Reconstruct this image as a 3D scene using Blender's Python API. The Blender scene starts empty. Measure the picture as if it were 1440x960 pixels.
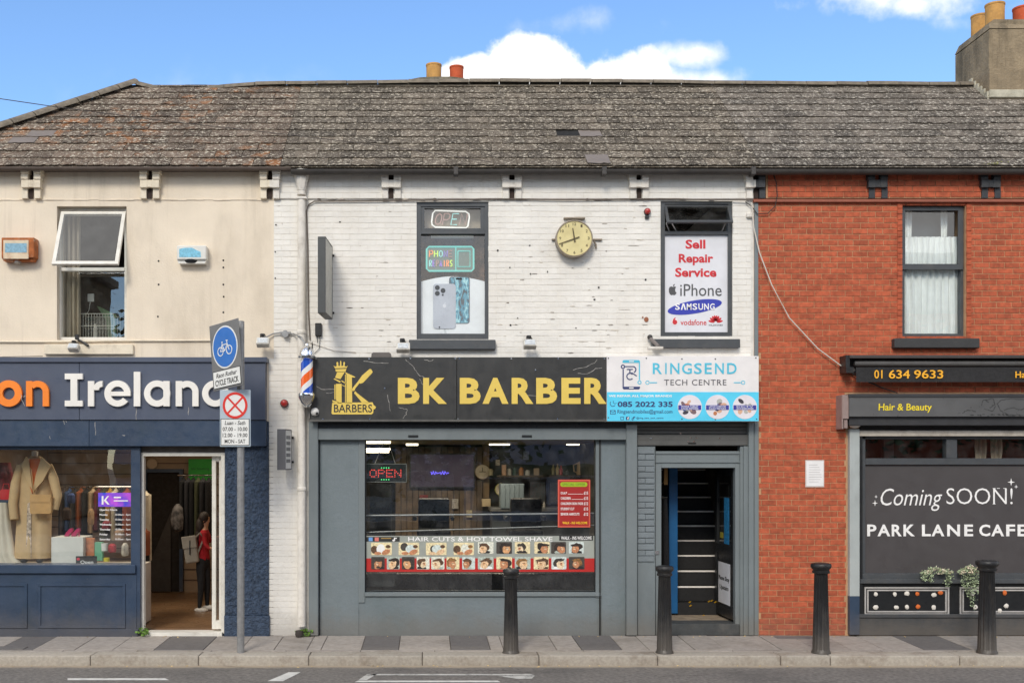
import bpy, bmesh, math, random
from mathutils import Vector, Matrix, noise
random.seed(7)
R = math.radians
sc = bpy.context.scene
COL = sc.collection

# ------------------------------------------------------------------ camera
FPX, DIST, HOR, VPX, CZ = 1512., 14., 650., 600., 2.25
cd = bpy.data.cameras.new('camera'); cam = bpy.data.objects.new('camera', cd); COL.objects.link(cam)
cam.location = (0, -DIST, CZ); cam.rotation_euler = (R(90), 0, 0)
cd.sensor_width = 36; cd.lens = FPX / 1440 * 36
cd.shift_x = (720 - VPX) / 1440; cd.shift_y = (HOR - 480) / 1440
cd.clip_start = .1; cd.clip_end = 3000
sc.camera = cam

# ------------------------------------------------------------------ world, sun, exposure
sc.view_settings.view_transform = 'Standard'; sc.view_settings.look = 'None'
sc.view_settings.gamma = 1; sc.view_settings.exposure = 0.48
SUN_EL, SUN_AZ = R(36), R(196)      # azimuth measured clockwise from +Y (behind the camera, slightly left)
w = bpy.data.worlds.new("World"); sc.world = w; w.use_nodes = True
nt = w.node_tree; nt.nodes.clear()
def N(nt, t, **k):
    n = nt.nodes.new(t)
    for a, b in k.items():
        if a.startswith('i_'): n.inputs[a[2:].replace('_', ' ')].default_value = b
        else: setattr(n, a, b)
    return n
def MATH(nt, op, a, b=None, clamp=False):
    n = nt.nodes.new('ShaderNodeMath'); n.operation = op; n.use_clamp = clamp
    for i, v in enumerate((a, b)):
        if v is None: continue
        if isinstance(v, (int, float)): n.inputs[i].default_value = v
        else: nt.links.new(v, n.inputs[i])
    return n.outputs[0]
def RAMP(nt, fac, a, b, va=0., vb=1.):
    n = nt.nodes.new('ShaderNodeMapRange'); n.clamp = True; n.interpolation_type = 'SMOOTHSTEP'
    nt.links.new(fac, n.inputs[0])
    n.inputs[1].default_value = a; n.inputs[2].default_value = b; n.inputs[3].default_value = va; n.inputs[4].default_value = vb
    return n.outputs[0]
def MIXC(nt, fac, a, b, bt='MIX'):
    n = nt.nodes.new('ShaderNodeMix'); n.data_type = 'RGBA'; n.blend_type = bt
    for s, v in ((n.inputs[0], fac), (n.inputs[6], a), (n.inputs[7], b)):
        if isinstance(v, (int, float)): s.default_value = v
        elif isinstance(v, tuple): s.default_value = (v[0], v[1], v[2], 1)
        else: nt.links.new(v, s)
    return n.outputs[2]
sky = N(nt, 'ShaderNodeTexSky'); sky.sky_type = 'NISHITA'; sky.sun_disc = False
sky.sun_elevation = SUN_EL; sky.sun_rotation = SUN_AZ; sky.air_density = 1.0; sky.dust_density = .3; sky.ozone_density = 1.5
tc = N(nt, 'ShaderNodeTexCoord'); sx = N(nt, 'ShaderNodeSeparateXYZ'); nt.links.new(tc.outputs['Generated'], sx.inputs[0])
gx, gy, gz = sx.outputs
yy = MATH(nt, 'MAXIMUM', gy, .02)
U = MATH(nt, 'DIVIDE', gx, yy); V = MATH(nt, 'DIVIDE', gz, yy)
cn = N(nt, 'ShaderNodeTexNoise'); nt.links.new(tc.outputs['Generated'], cn.inputs['Vector'])
cn.inputs['Scale'].default_value = 22; cn.inputs['Detail'].default_value = 7; cn.inputs['Roughness'].default_value = .55
nz = MATH(nt, 'SUBTRACT', cn.outputs['Fac'], .5)
def blob(px, py, a, b, amp, lo, hi):
    u = MATH(nt, 'DIVIDE', MATH(nt, 'SUBTRACT', U, (px - VPX) / FPX), a / FPX)
    v = MATH(nt, 'DIVIDE', MATH(nt, 'SUBTRACT', V, (HOR - py) / FPX), b / FPX)
    d = MATH(nt, 'SUBTRACT', 1., MATH(nt, 'SQRT', MATH(nt, 'ADD', MATH(nt, 'MULTIPLY', u, u), MATH(nt, 'MULTIPLY', v, v))))
    return RAMP(nt, MATH(nt, 'ADD', d, MATH(nt, 'MULTIPLY', nz, amp)), lo, hi)
cm = blob(755, 135, 112, 86, 1.1, 0, .2)
for args in ((870, 140, 100, 78, 1.2, 0, .25), (668, 122, 62, 52, 1.0, 0, .2), (935, 150, 90, 62, 1.2, -.05, .5),
             (970, 80, 52, 20, 3.4, -.2, 1.3), (1290, 6, 150, 34, 4.2, -.1, 1.5), (1335, 36, 75, 26, 4.5, .1, 2.4), (1010, 112, 60, 22, 4., .1, 2.0), (820, 30, 160, 30, 4.5, .3, 4.), (300, 120, 300, 40, 4., .4, 6.)):
    cm = MATH(nt, 'MAXIMUM', cm, blob(*args))
cm = MATH(nt, 'MULTIPLY', cm, RAMP(nt, gy, .03, .1))
c2 = N(nt, 'ShaderNodeTexNoise'); nt.links.new(tc.outputs['Generated'], c2.inputs['Vector'])
c2.inputs['Scale'].default_value = 2.6; c2.inputs['Detail'].default_value = 8; c2.inputs['Roughness'].default_value = .55
gen = MATH(nt, 'MULTIPLY', RAMP(nt, c2.outputs['Fac'], .40, .56), RAMP(nt, gy, .55, .1))  # unseen clouds outside the view, added to whiten the blue light on the facade
cm = MATH(nt, 'MAXIMUM', cm, gen)
CLOUD = 9.5                       # relative to the sky before the 0.1 strength
skyc = MIXC(nt, 1., sky.outputs[0], (1.12, 1.36, 1.62), 'MULTIPLY')
col = MIXC(nt, cm, skyc, (CLOUD, CLOUD * .985, CLOUD * .965))
bg = N(nt, 'ShaderNodeBackground'); nt.links.new(col, bg.inputs[0]); bg.inputs[1].default_value = .1
wo = N(nt, 'ShaderNodeOutputWorld'); nt.links.new(bg.outputs[0], wo.inputs[0])
sd = bpy.data.lights.new('sun', 'SUN'); sun = bpy.data.objects.new('sun', sd); COL.objects.link(sun)
sd.energy = 1.5; sd.angle = R(16); sd.color = (1, .93, .82)
sun.rotation_euler = (Vector((math.sin(SUN_AZ) * math.cos(SUN_EL), math.cos(SUN_AZ) * math.cos(SUN_EL), math.sin(SUN_EL)))).to_track_quat('Z', 'Y').to_euler()

# ------------------------------------------------------------------ helpers
def P(px, py, y=0.):
    """the point at depth y behind the facade plane that the photograph shows at (px, py)"""
    s = (DIST + y) / FPX
    return Vector(((px - VPX) * s, y, CZ + (HOR - py) * s))
WM = {}
class MB:
    def __init__(s): s.bm = bmesh.new(); s.mi = 0; s.n = 0
    def mark(s):
        s.bm.faces.ensure_lookup_table()
        for i in range(s.n, len(s.bm.faces)): s.bm.faces[i].material_index = s.mi
        s.n = len(s.bm.faces); return s
    def use(s, i): s.mi = i; return s
    def box(s, x0, x1, y0, y1, z0, z1, bev=0, seg=1):
        if x0 > x1: x0, x1 = x1, x0
        if y0 > y1: y0, y1 = y1, y0
        if z0 > z1: z0, z1 = z1, z0
        v = [s.bm.verts.new(c) for c in ((x0,y0,z0),(x1,y0,z0),(x1,y1,z0),(x0,y1,z0),(x0,y0,z1),(x1,y0,z1),(x1,y1,z1),(x0,y1,z1))]
        fs = [s.bm.faces.new([v[i] for i in q]) for q in ((0,1,5,4),(1,2,6,5),(2,3,7,6),(3,0,4,7),(4,5,6,7),(3,2,1,0))]
        if bev:
            es = list({e for f in fs for e in f.edges})
            bmesh.ops.bevel(s.bm, geom=es, offset=bev, segments=seg, affect='EDGES', profile=.5)
        return s.mark()
    def pbox(s, px0, py0, px1, py1, yf, yb, bev=0, seg=1):
        a, b = P(px0, py0, yf), P(px1, py1, yf)
        return s.box(a.x, b.x, yf, yb, b.z, a.z, bev, seg)
    def quad(s, a, b, c, d):
        s.bm.faces.new([s.bm.verts.new(q) for q in (a, b, c, d)]); return s.mark()
    def prism(s, pts, y0, y1):
        """2-D outline (x, z) extruded from y0 (front) to y1 (back)"""
        f = [s.bm.verts.new((x, y0, z)) for x, z in pts]; b = [s.bm.verts.new((x, y1, z)) for x, z in pts]
        n = len(pts); s.bm.faces.new(f); s.bm.faces.new(b[::-1])
        for i in range(n): s.bm.faces.new((f[i], b[i], b[(i+1) % n], f[(i+1) % n]))
        return s.mark()
    def pprism(s, pts, y0, y1): return s.prism([(P(a, b, y0).x, P(a, b, y0).z) for a, b in pts], y0, y1)
    def ell(s, cx, cz, a, b, y0, y1, n=28, rot=0, t0=0, t1=2*math.pi):
        c, d = math.cos(rot), math.sin(rot); pts = []
        m = n if abs(t1-t0-2*math.pi) < 1e-6 else n+1
        for i in range(m):
            t = t0 + (t1-t0)*i/n; x, z = a*math.cos(t), b*math.sin(t); pts.append((cx+x*c-z*d, cz+x*d+z*c))
        return s.prism(pts, y0, y1)
    def pell(s, px, py, a, b, y0, y1, n=28, rot=0, **k):
        c = P(px, py, y0); q = (DIST+y0)/FPX
        return s.ell(c.x, c.z, a*q, b*q, y0, y1, n, rot, **k)
    def ring(s, cx, cz, ra, rb, y0, y1, n=32, sq=1.):
        vs = []
        for i in range(n):
            t = 2*math.pi*i/n; c, d = math.cos(t), math.sin(t)
            vs.append([s.bm.verts.new((cx+r*c, y, cz+r*d*sq)) for r, y in ((ra, y0), (rb, y0), (rb, y1), (ra, y1))])
        for i in range(n):
            a, b = vs[i], vs[(i+1) % n]
            for k in range(4): s.bm.faces.new((a[k], a[(k+1) % 4], b[(k+1) % 4], b[k]))
        return s.mark()
    def tube(s, pts, r, n=8, cap=True, taper=None):
        pts = [Vector(p) for p in pts]; rings = []
        for i, p in enumerate(pts):
            t = (pts[min(i+1, len(pts)-1)] - pts[max(i-1, 0)]).normalized()
            up = Vector((0, 0, 1)) if abs(t.z) < .9 else Vector((0, 1, 0))
            a = t.cross(up).normalized(); b = t.cross(a).normalized()
            rr = r if taper is None else taper[i]
            rings.append([s.bm.verts.new(p + a*rr*math.cos(2*math.pi*k/n) + b*rr*math.sin(2*math.pi*k/n)) for k in range(n)])
        for i in range(len(rings)-1):
            for k in range(n): s.bm.faces.new((rings[i][k], rings[i][(k+1) % n], rings[i+1][(k+1) % n], rings[i+1][k]))
        if cap: s.bm.faces.new(rings[0][::-1]); s.bm.faces.new(rings[-1])
        return s.mark()
    def lathe(s, prof, c, n=24, axis='z', fl=0, fd=0, sq=(1, 1)):
        """profile of (radius, height); fl flutes of depth fd where the profile carries a third value 1"""
        rings = []
        for pr in prof:
            r, h = pr[0], pr[1]; ring = []
            for k in range(n):
                t = 2*math.pi*k/n; rr = r
                if fl and len(pr) > 2: rr = r*(1 - fd*(.5-.5*math.cos(fl*t)))
                x, y = rr*math.cos(t)*sq[0], rr*math.sin(t)*sq[1]
                v = Vector((x, y, h)) if axis == 'z' else (Vector((x, -h, y)) if axis == 'y' else Vector((h, x, y)))
                ring.append(s.bm.verts.new(v + Vector(c)))
            rings.append(ring)
        for i in range(len(rings)-1):
            for k in range(n): s.bm.faces.new((rings[i][k], rings[i][(k+1) % n], rings[i+1][(k+1) % n], rings[i+1][k]))
        s.bm.faces.new(rings[0][::-1]); s.bm.faces.new(rings[-1])
        return s.mark()
    def sphere(s, c, r, sq=(1, 1, 1), n=12):
        g = bmesh.ops.create_uvsphere(s.bm, u_segments=n, v_segments=max(6, n*2//3), radius=r)
        for v in g['verts']: v.co = Vector((v.co.x*sq[0], v.co.y*sq[1], v.co.z*sq[2])) + Vector(c)
        return s.mark()
    def text(s, t, x0, z0, x1, z1, y, bold=0., shear=0., th=.002, spacing=1., M=None, res=3):
        """lettering fitted exactly into the rectangle x0..x1, z0..z1 facing the street, front at y"""
        me = text_mesh(t, bold, shear, spacing, res)
        xs = [v.co.x for v in me.vertices]; ys = [v.co.y for v in me.vertices]
        ax, bx, ay, by = min(xs), max(xs), min(ys), max(ys)
        kx, kz = (x1-x0)/(bx-ax), (z1-z0)/(by-ay)
        b2 = bmesh.new(); b2.from_mesh(me)
        for v in b2.verts:
            q = Vector((x0+(v.co.x-ax)*kx, y + (0 if v.co.z > 0 else th), z0+(v.co.y-ay)*kz))
            v.co = q if M is None else M @ q
        t2 = bpy.data.meshes.new('t'); b2.to_mesh(t2); b2.free()
        s.bm.from_mesh(t2); bpy.data.meshes.remove(t2)
        return s.mark()
    def ptext(s, t, px0, py0, px1, py1, y, **k):
        a, b = P(px0, py0, y), P(px1, py1, y)
        return s.text(t, a.x, b.z, b.x, a.z, y, **k)
    def xf(s, M): s.bm.transform(M); return s
    def build(s, name, mats, parent=None, smooth=False, local=False, origin=None):
        me = bpy.data.meshes.new(name)
        bmesh.ops.recalc_face_normals(s.bm, faces=s.bm.faces)
        if smooth:
            for f in s.bm.faces: f.smooth = True
            for e in s.bm.edges:
                if len(e.link_faces) == 2 and e.calc_face_angle(0) > R(40): e.smooth = False
        s.bm.to_mesh(me); s.bm.free()
        for m in (mats if isinstance(mats, (list, tuple)) else [mats]): me.materials.append(m)
        o = bpy.data.objects.new(name, me); COL.objects.link(o)
        if parent is not None:
            o.parent = parent; W = WM.get(parent.name, Matrix())
            if not local: me.transform(W.inverted())
            WM[o.name] = W
        else:
            if origin is None and len(me.vertices):
                xs = [v.co for v in me.vertices]
                origin = Vector(((min(v.x for v in xs)+max(v.x for v in xs))/2, (min(v.y for v in xs)+max(v.y for v in xs))/2, min(v.z for v in xs)))
            if origin is not None and not local:
                me.transform(Matrix.Translation(-Vector(origin))); o.location = origin
                WM[o.name] = Matrix.Translation(origin)
        return o
_tc = {}
def text_mesh(t, bold, shear, spacing, res):
    k = (t, bold, shear, spacing, res)
    if k not in _tc:
        c = bpy.data.curves.new('t', 'FONT'); c.body = t; c.offset = bold; c.shear = shear; c.extrude = .01
        c.space_character = spacing; c.resolution_u = res
        o = bpy.data.objects.new('t', c)
        _tc[k] = bpy.data.meshes.new_from_object(o); _tc[k].materials.clear()
        bpy.data.objects.remove(o); bpy.data.curves.remove(c)
    return _tc[k]
def tag(o, label=None, cat=None, group=None, kind=None):
    if label: o['label'] = label
    if cat: o['category'] = cat
    if group: o['group'] = group
    if kind: o['kind'] = kind
    return o
def thing(name, label, cat, loc=(0, 0, 0), group=None, rot=None):
    o = bpy.data.objects.new(name, None); COL.objects.link(o); o.empty_display_size = .1
    M = Matrix.Translation(Vector(loc))
    if rot is not None: M = M @ rot.to_4x4()
    o.matrix_world = M; WM[o.name] = M
    return tag(o, label, cat, group)
def kids(o): return [c for c in COL.objects if c.parent == o]
def copy_tree(o, parent=None, keep=True):
    c = o.copy(); COL.objects.link(c)
    if parent is not None: c.parent = parent
    for ch in kids(o): copy_tree(ch, c)
    return c
def struct(name, mb, m, **k): return tag(mb.build(name, m, **k), kind='structure')

# ------------------------------------------------------------------ materials
MC = {}
def mat(name, col, rough=.6, var=.12, vs=4., bump=.0, bs=60., dirt=0., dcol=(.05, .045, .04), ds=1.2, streak=0., metal=0., rnd=0., spec=.5,
        bd=.01, splash=0., chip=0., ccol=(.5, .48, .45), chs=9., emit=None, es=1., coat=0.):
    if name in MC: return MC[name]
    m = bpy.data.materials.new(name); m.use_nodes = True; nt = m.node_tree; b = nt.nodes['Principled BSDF']
    geo = N(nt, 'ShaderNodeNewGeometry'); pos = geo.outputs['Position']
    def noise_(scale, det=5, rg=.6, sc_=None, off=None):
        v = pos
        if sc_ or off:
            mp = N(nt, 'ShaderNodeMapping'); nt.links.new(pos, mp.inputs[0])
            if sc_: mp.inputs['Scale'].default_value = sc_
            if off: mp.inputs['Location'].default_value = off
            v = mp.outputs[0]
        n = N(nt, 'ShaderNodeTexNoise'); nt.links.new(v, n.inputs['Vector'])
        n.inputs['Scale'].default_value = scale; n.inputs['Detail'].default_value = det; n.inputs['Roughness'].default_value = rg
        return n.outputs['Fac']
    c = (col[0], col[1], col[2])
    n1 = noise_(vs)
    f = RAMP(nt, n1, .3, .7)
    out = MIXC(nt, f, tuple(x*(1-var) for x in c), tuple(min(1, x*(1+var)) for x in c))
    if rnd:
        oi = N(nt, 'ShaderNodeObjectInfo')
        r = MATH(nt, 'FRACT', MATH(nt, 'ADD', oi.outputs['Random'], geo.outputs['Random Per Island']))
        mr = N(nt, 'ShaderNodeMapRange'); nt.links.new(r, mr.inputs[0]); mr.inputs[3].default_value = 1-rnd; mr.inputs[4].default_value = 1+rnd
        cc = N(nt, 'ShaderNodeCombineColor'); [nt.links.new(mr.outputs[0], cc.inputs[i]) for i in range(3)]
        out = MIXC(nt, 1., out, cc.outputs[0], 'MULTIPLY')
    if dirt:
        d1 = noise_(ds, 7, .68, (1, 1, .35) if streak else None, (3, 7, 1))
        out = MIXC(nt, MATH(nt, 'MULTIPLY', RAMP(nt, d1, .48, .72), dirt), out, dcol)
    if streak:
        s1 = noise_(9., 6, .7, (1, 1, .05), (11, 0, 5))
        out = MIXC(nt, MATH(nt, 'MULTIPLY', RAMP(nt, s1, .52, .78), streak), out, dcol)
    if splash:
        sz = N(nt, 'ShaderNodeSeparateXYZ'); nt.links.new(pos, sz.inputs[0])
        hz = RAMP(nt, MATH(nt, 'ADD', sz.outputs[2], MATH(nt, 'MULTIPLY', MATH(nt, 'SUBTRACT', noise_(5., 6, .7, None, (2, 2, 2)), .5), .5)), .02, .42, 1., 0.)
        out = MIXC(nt, MATH(nt, 'MULTIPLY', hz, splash), out, S(112, 102, 90))
    if chip:
        k1 = noise_(chs, 8, .7, None, (5, 9, 2))
        out = MIXC(nt, RAMP(nt, k1, .74-chip*.12, .77-chip*.12), out, ccol)
    nt.links.new(out, b.inputs['Base Color'])
    rn = noise_(vs*5, 4, .6)
    nt.links.new(RAMP(nt, rn, .3, .7, max(0, rough-.08), min(1, rough+.1)), b.inputs['Roughness'])
    b.inputs['Metallic'].default_value = metal; b.inputs['Specular IOR Level'].default_value = spec
    if coat: b.inputs['Coat Weight'].default_value = coat
    if bump:
        bp = N(nt, 'ShaderNodeBump'); bp.inputs['Strength'].default_value = bump; bp.inputs['Distance'].default_value = bd
        nt.links.new(noise_(bs, 6, .62), bp.inputs['Height']); nt.links.new(bp.outputs[0], b.inputs['Normal'])
    if emit:
        b.inputs['Emission Color'].default_value = (*emit, 1); b.inputs['Emission Strength'].default_value = es
    MC[name] = m; return m
def S(r, g, b):
    f = lambda v: (v/255/12.92 if v/255 <= .04045 else ((v/255+.055)/1.055)**2.4)
    return (f(r), f(g), f(b))
def flat(name, col, rough=.5, **k): return mat(name, col, rough, var=k.pop('var', .05), **k)
def glassmat(name, tint=(.93, .96, .95), ior=1.5, dirt=.0):
    m = bpy.data.materials.new(name); m.use_nodes = True; nt = m.node_tree; nt.nodes.clear()
    t = N(nt, 'ShaderNodeBsdfTransparent'); t.inputs[0].default_value = (*tint, 1)
    g = N(nt, 'ShaderNodeBsdfGlossy'); g.inputs['Roughness'].default_value = .0
    ge = N(nt, 'ShaderNodeNewGeometry'); nn = N(nt, 'ShaderNodeTexNoise'); nt.links.new(ge.outputs['Position'], nn.inputs['Vector']); nn.inputs['Scale'].default_value = 1.3
    bp = N(nt, 'ShaderNodeBump'); bp.inputs['Strength'].default_value = .06; bp.inputs['Distance'].default_value = .02
    nt.links.new(nn.outputs['Fac'], bp.inputs['Height']); nt.links.new(bp.outputs[0], g.inputs['Normal'])
    dt = N(nt, 'ShaderNodeVectorMath'); dt.operation = 'DOT_PRODUCT'; nt.links.new(ge.outputs['Incoming'], dt.inputs[0]); nt.links.new(ge.outputs['Normal'], dt.inputs[1])
    fz_ = MATH(nt, 'ADD', .15, MATH(nt, 'MULTIPLY', MATH(nt, 'POWER', MATH(nt, 'SUBTRACT', 1., MATH(nt, 'ABSOLUTE', dt.outputs['Value']), True), 5.), .925))
    mx = N(nt, 'ShaderNodeMixShader'); nt.links.new(fz_, mx.inputs[0]); nt.links.new(t.outputs[0], mx.inputs[1]); nt.links.new(g.outputs[0], mx.inputs[2])
    o = N(nt, 'ShaderNodeOutputMaterial')
    if dirt:
        df = N(nt, 'ShaderNodeBsdfDiffuse'); df.inputs[0].default_value = (.5, .5, .48, 1)
        m2 = N(nt, 'ShaderNodeMixShader'); n2 = N(nt, 'ShaderNodeTexNoise'); nt.links.new(ge.outputs['Position'], n2.inputs['Vector']); n2.inputs['Scale'].default_value = 6; n2.inputs['Detail'].default_value = 8
        nt.links.new(MATH(nt, 'MULTIPLY', RAMP(nt, n2.outputs['Fac'], .4, .8), dirt), m2.inputs[0]); nt.links.new(mx.outputs[0], m2.inputs[1]); nt.links.new(df.outputs[0], m2.inputs[2])
        nt.links.new(m2.outputs[0], o.inputs[0])
    else: nt.links.new(mx.outputs[0], o.inputs[0])
    return m
def emitmat(name, col, s):
    m = bpy.data.materials.new(name); m.use_nodes = True; b = m.node_tree.nodes['Principled BSDF']
    b.inputs['Base Color'].default_value = (*[c*.5 for c in col], 1)
    b.inputs['Emission Color'].default_value = (*col, 1); b.inputs['Emission Strength'].default_value = s
    return m

GLASS = glassmat('window glass', dirt=.05)
cream = mat('cream render', S(229, 215, 194), .85, .05, 1.5, .4, 40, .35, S(178, 164, 144), 1.1, streak=.4, chip=.25, ccol=S(150, 135, 115), chs=14)
creamtrim = mat('cream painted stone', S(226, 214, 192), .8, .07, 6, .3, 50, .35, S(140, 122, 100), 4, chip=.3, ccol=S(120, 110, 100))
whitebrick = mat('white painted brick', S(232, 228, 220), .75, .04, 3, .8, 24, .3, S(206, 196, 180), 1.3, streak=.3, chip=.2, ccol=S(90, 82, 76), chs=7, rnd=.025, bd=.008, splash=.35)
whitepaint = mat('white masonry paint', S(230, 224, 216), .75, .05, 3, .5, 30, .35, S(185, 172, 156), 2.0, streak=.2, chip=.25, ccol=S(80, 72, 66), chs=8)
whitejoint = mat('painted mortar', S(222, 217, 208), .85, .1, 9, .5, 60, .5, S(176, 168, 156), 2.2)
redbrick = mat('red brick', S(174, 86, 56), .85, .22, 14, .8, 70, .15, S(146, 70, 54), 2.2, rnd=.15, bd=.005, chip=.15, ccol=S(104, 60, 50), chs=14, splash=.25)
mortar = mat('tan mortar', S(186, 146, 110), .95, .12, 12, .4, 90)
greypaint = mat('grey shopfront paint', S(116, 124, 126), .55, .05, 1.6, .25, 30, .35, S(84, 92, 96), 1.4, streak=.18, bd=.006, chip=.3, ccol=S(70, 76, 80), chs=10, splash=.5)
greywall = mat('blue grey painted render', S(114, 124, 128), .6, .06, 1.3, .5, 16, .45, S(88, 104, 106), .9, streak=.22, bd=.012, splash=.45, chip=.15, ccol=S(76, 82, 84), chs=9)
greybrick = mat('grey painted brick', S(118, 126, 130), .6, .05, 4, .6, 30, .2, S(80, 88, 92), 2, rnd=.04)
shutterm = mat('grey shutter slats', S(92, 92, 90), .45, .06, 5, .1, 60, .3, S(60, 58, 54), 3, spec=.4)
navy = mat('navy gloss paint', S(48, 64, 86), .42, .12, 1.5, .3, 18, .45, S(40, 58, 70), 1.6, streak=.3, chip=.3, ccol=S(120, 118, 112), chs=11, splash=.35)
navyfas = mat('navy fascia board', S(76, 84, 102), .45, .05, 1.2, .08, 40, .3, S(54, 62, 82), 1.2, streak=.16, chip=.06, ccol=S(170, 170, 170), chs=14)
navydash = mat('rough navy render', S(60, 76, 98), .45, .25, 16, 1., 26, .2, S(40, 52, 70), 6, bd=.06, streak=.3)
blackpaint = mat('black iron paint', (.013, .013, .014), .42, .2, 10, .25, 80, .35, S(84, 78, 70), 9, streak=.4, chip=.35, ccol=S(120, 114, 104), chs=22, splash=.35)
blackboard = mat('black sign panel', S(50, 50, 49), .4, .1, 1.5, .12, 4, .5, S(70, 68, 64), 2.5, streak=.3, bd=.02)
charcoal = mat('charcoal frame', S(72, 75, 78), .4, .08, 5, .08, 40, .35, S(100, 96, 90), 4)
blackgloss = mat('black gloss frame', S(30, 32, 34), .35, .1, 5, .05, 40, .2, S(60, 58, 55), 4)
cafeblack = mat('charcoal cafe paint', S(58, 64, 70), .45, .06, 3, .1, 40, .3, S(46, 48, 50), 2, streak=.25, chip=.2, ccol=S(120, 116, 108), splash=.5)
gold = mat('gold vinyl', S(226, 196, 92), .45, .04, 3)
yellow = flat('yellow vinyl', S(250, 205, 40)); whitev = flat('white vinyl', S(240, 238, 235)); offwhite = mat('off white letter', S(236, 232, 224), .5, .04, 3, .03, 50)
orange = mat('orange letter', S(246, 134, 38), .45, .05, 3)
upvc = mat('white plastic frame', S(222, 218, 208), .4, .06, 5, .04, 60, .35, S(150, 140, 125), 5)
alu = mat('aluminium frame', S(186, 184, 180), .35, .06, 5, .04, 60, .3, S(120, 115, 108), 6, metal=.6)
steel = mat('galvanised steel', S(150, 150, 150), .45, .12, 14, .1, 60, .25, S(110, 104, 98), 5, metal=.5)
chrome = mat('chrome', (.8, .8, .8), .12, .05, 5, metal=1.)
soffit = mat('brown soffit board', S(96, 84, 76), .7, .15, 4, .2, 30, .4, S(60, 50, 44), 3)
gutterm = mat('dark iron gutter', S(64, 60, 57), .6, .15, 5, .2, 40, .4, S(84, 76, 66), 4)
dark = flat('dark void', (.012, .011, .01), .9)
cablem = flat('black cable', (.03, .028, .026), .6)
wcable = flat('pale cable', S(205, 196, 184), .6)
redplast = flat('red plastic lamp', S(170, 38, 34), .3)
def slate_mat(name, base, lich, lamt, rust=None):
    m = bpy.data.materials.new(name); m.use_nodes = True; nt = m.node_tree; b = nt.nodes['Principled BSDF']
    geo = N(nt, 'ShaderNodeNewGeometry'); oi = N(nt, 'ShaderNodeObjectInfo')
    r = MATH(nt, 'FRACT', MATH(nt, 'ADD', oi.outputs['Random'], geo.outputs['Random Per Island']))
    def nz_(scale, det, rg, s3=(1, 1, 1), rot=0, perslate=0):
        mp = N(nt, 'ShaderNodeMapping'); nt.links.new(geo.outputs['Position'], mp.inputs[0]); mp.inputs['Scale'].default_value = s3
        v = mp.outputs[0]
        if perslate:
            a = N(nt, 'ShaderNodeVectorMath'); a.operation = 'ADD'; cx = N(nt, 'ShaderNodeCombineXYZ'); nt.links.new(MATH(nt, 'MULTIPLY', r, 37.), cx.inputs[0]); nt.links.new(v, a.inputs[0]); nt.links.new(cx.outputs[0], a.inputs[1]); v = a.outputs[0]
        n = N(nt, 'ShaderNodeTexNoise'); nt.links.new(v, n.inputs['Vector']); n.inputs['Scale'].default_value = scale; n.inputs['Detail'].default_value = det; n.inputs['Roughness'].default_value = rg
        return n.outputs['Fac']
    mr = N(nt, 'ShaderNodeMapRange'); nt.links.new(r, mr.inputs[0]); mr.inputs[3].default_value = .6; mr.inputs[4].default_value = 1.42
    cc = N(nt, 'ShaderNodeCombineColor'); [nt.links.new(mr.outputs[0], cc.inputs[i]) for i in range(3)]
    c = MIXC(nt, RAMP(nt, nz_(7, 6, .65, (1, 1, 1), perslate=1), .3, .7), tuple(x*.75 for x in base), tuple(x*1.25 for x in base))
    c = MIXC(nt, 1., c, cc.outputs[0], 'MULTIPLY')
    if rust:
        rr = MATH(nt, 'MULTIPLY', RAMP(nt, nz_(4.5, 5, .6, perslate=1), .50, .66), RAMP(nt, nz_(.7, 3, .5), .42, .6))
        c = MIXC(nt, MATH(nt, 'MULTIPLY', rr, .8), c, rust)
    c = MIXC(nt, RAMP(nt, nz_(26, 7, .72, (.8, 1, 1), perslate=1), .62-lamt*.1, .70-lamt*.1), c, lich)
    c = MIXC(nt, MATH(nt, 'MULTIPLY', RAMP(nt, nz_(60, 4, .7), .56, .62), .5), c, tuple(x*.85 for x in lich))
    c = MIXC(nt, MATH(nt, 'MULTIPLY', RAMP(nt, nz_(1.3, 5, .6), .5, .7), .35), c, tuple(x*.5 for x in base))
    nt.links.new(c, b.inputs['Base Color']); b.inputs['Roughness'].default_value = .9; b.inputs['Specular IOR Level'].default_value = .25
    bp = N(nt, 'ShaderNodeBump'); bp.inputs['Strength'].default_value = 1.; bp.inputs['Distance'].default_value = .014
    nt.links.new(nz_(40, 7, .75, (.6, 1, 1)), bp.inputs['Height']); nt.links.new(bp.outputs[0], b.inputs['Normal'])
    return m
slateA = slate_mat('brown lichened slate', S(98, 84, 72), S(212, 202, 182), .8, S(150, 96, 52))
slateB = slate_mat('grey lichened slate', S(92, 83, 72), S(204, 193, 174), .85)
slateC = slate_mat('grey pale flecked slate', S(94, 86, 77), S(202, 193, 178), .85)
slatenew = mat('smooth grey slate', S(122, 112, 104), .6, .08, 5, .1, 40)
ridgem = mat('weathered ridge tile', S(118, 108, 94), .9, .25, 12, .5, 40, .5, S(84, 76, 66), 6, chip=.5, ccol=S(196, 188, 160), chs=24)
stuccom = mat('weathered chimney render', S(142, 126, 102), .95, .18, 4, .9, 22, .8, S(80, 72, 58), 1.9, streak=.8, bd=.02)
potY = mat('buff clay pot', S(194, 146, 82), .85, .14, 8, .4, 40, .6, S(126, 98, 66), 6); potR = mat('red clay pot', S(190, 84, 46), .8, .12, 8, .3, 40, .4, S(130, 60, 36), 6)

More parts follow.
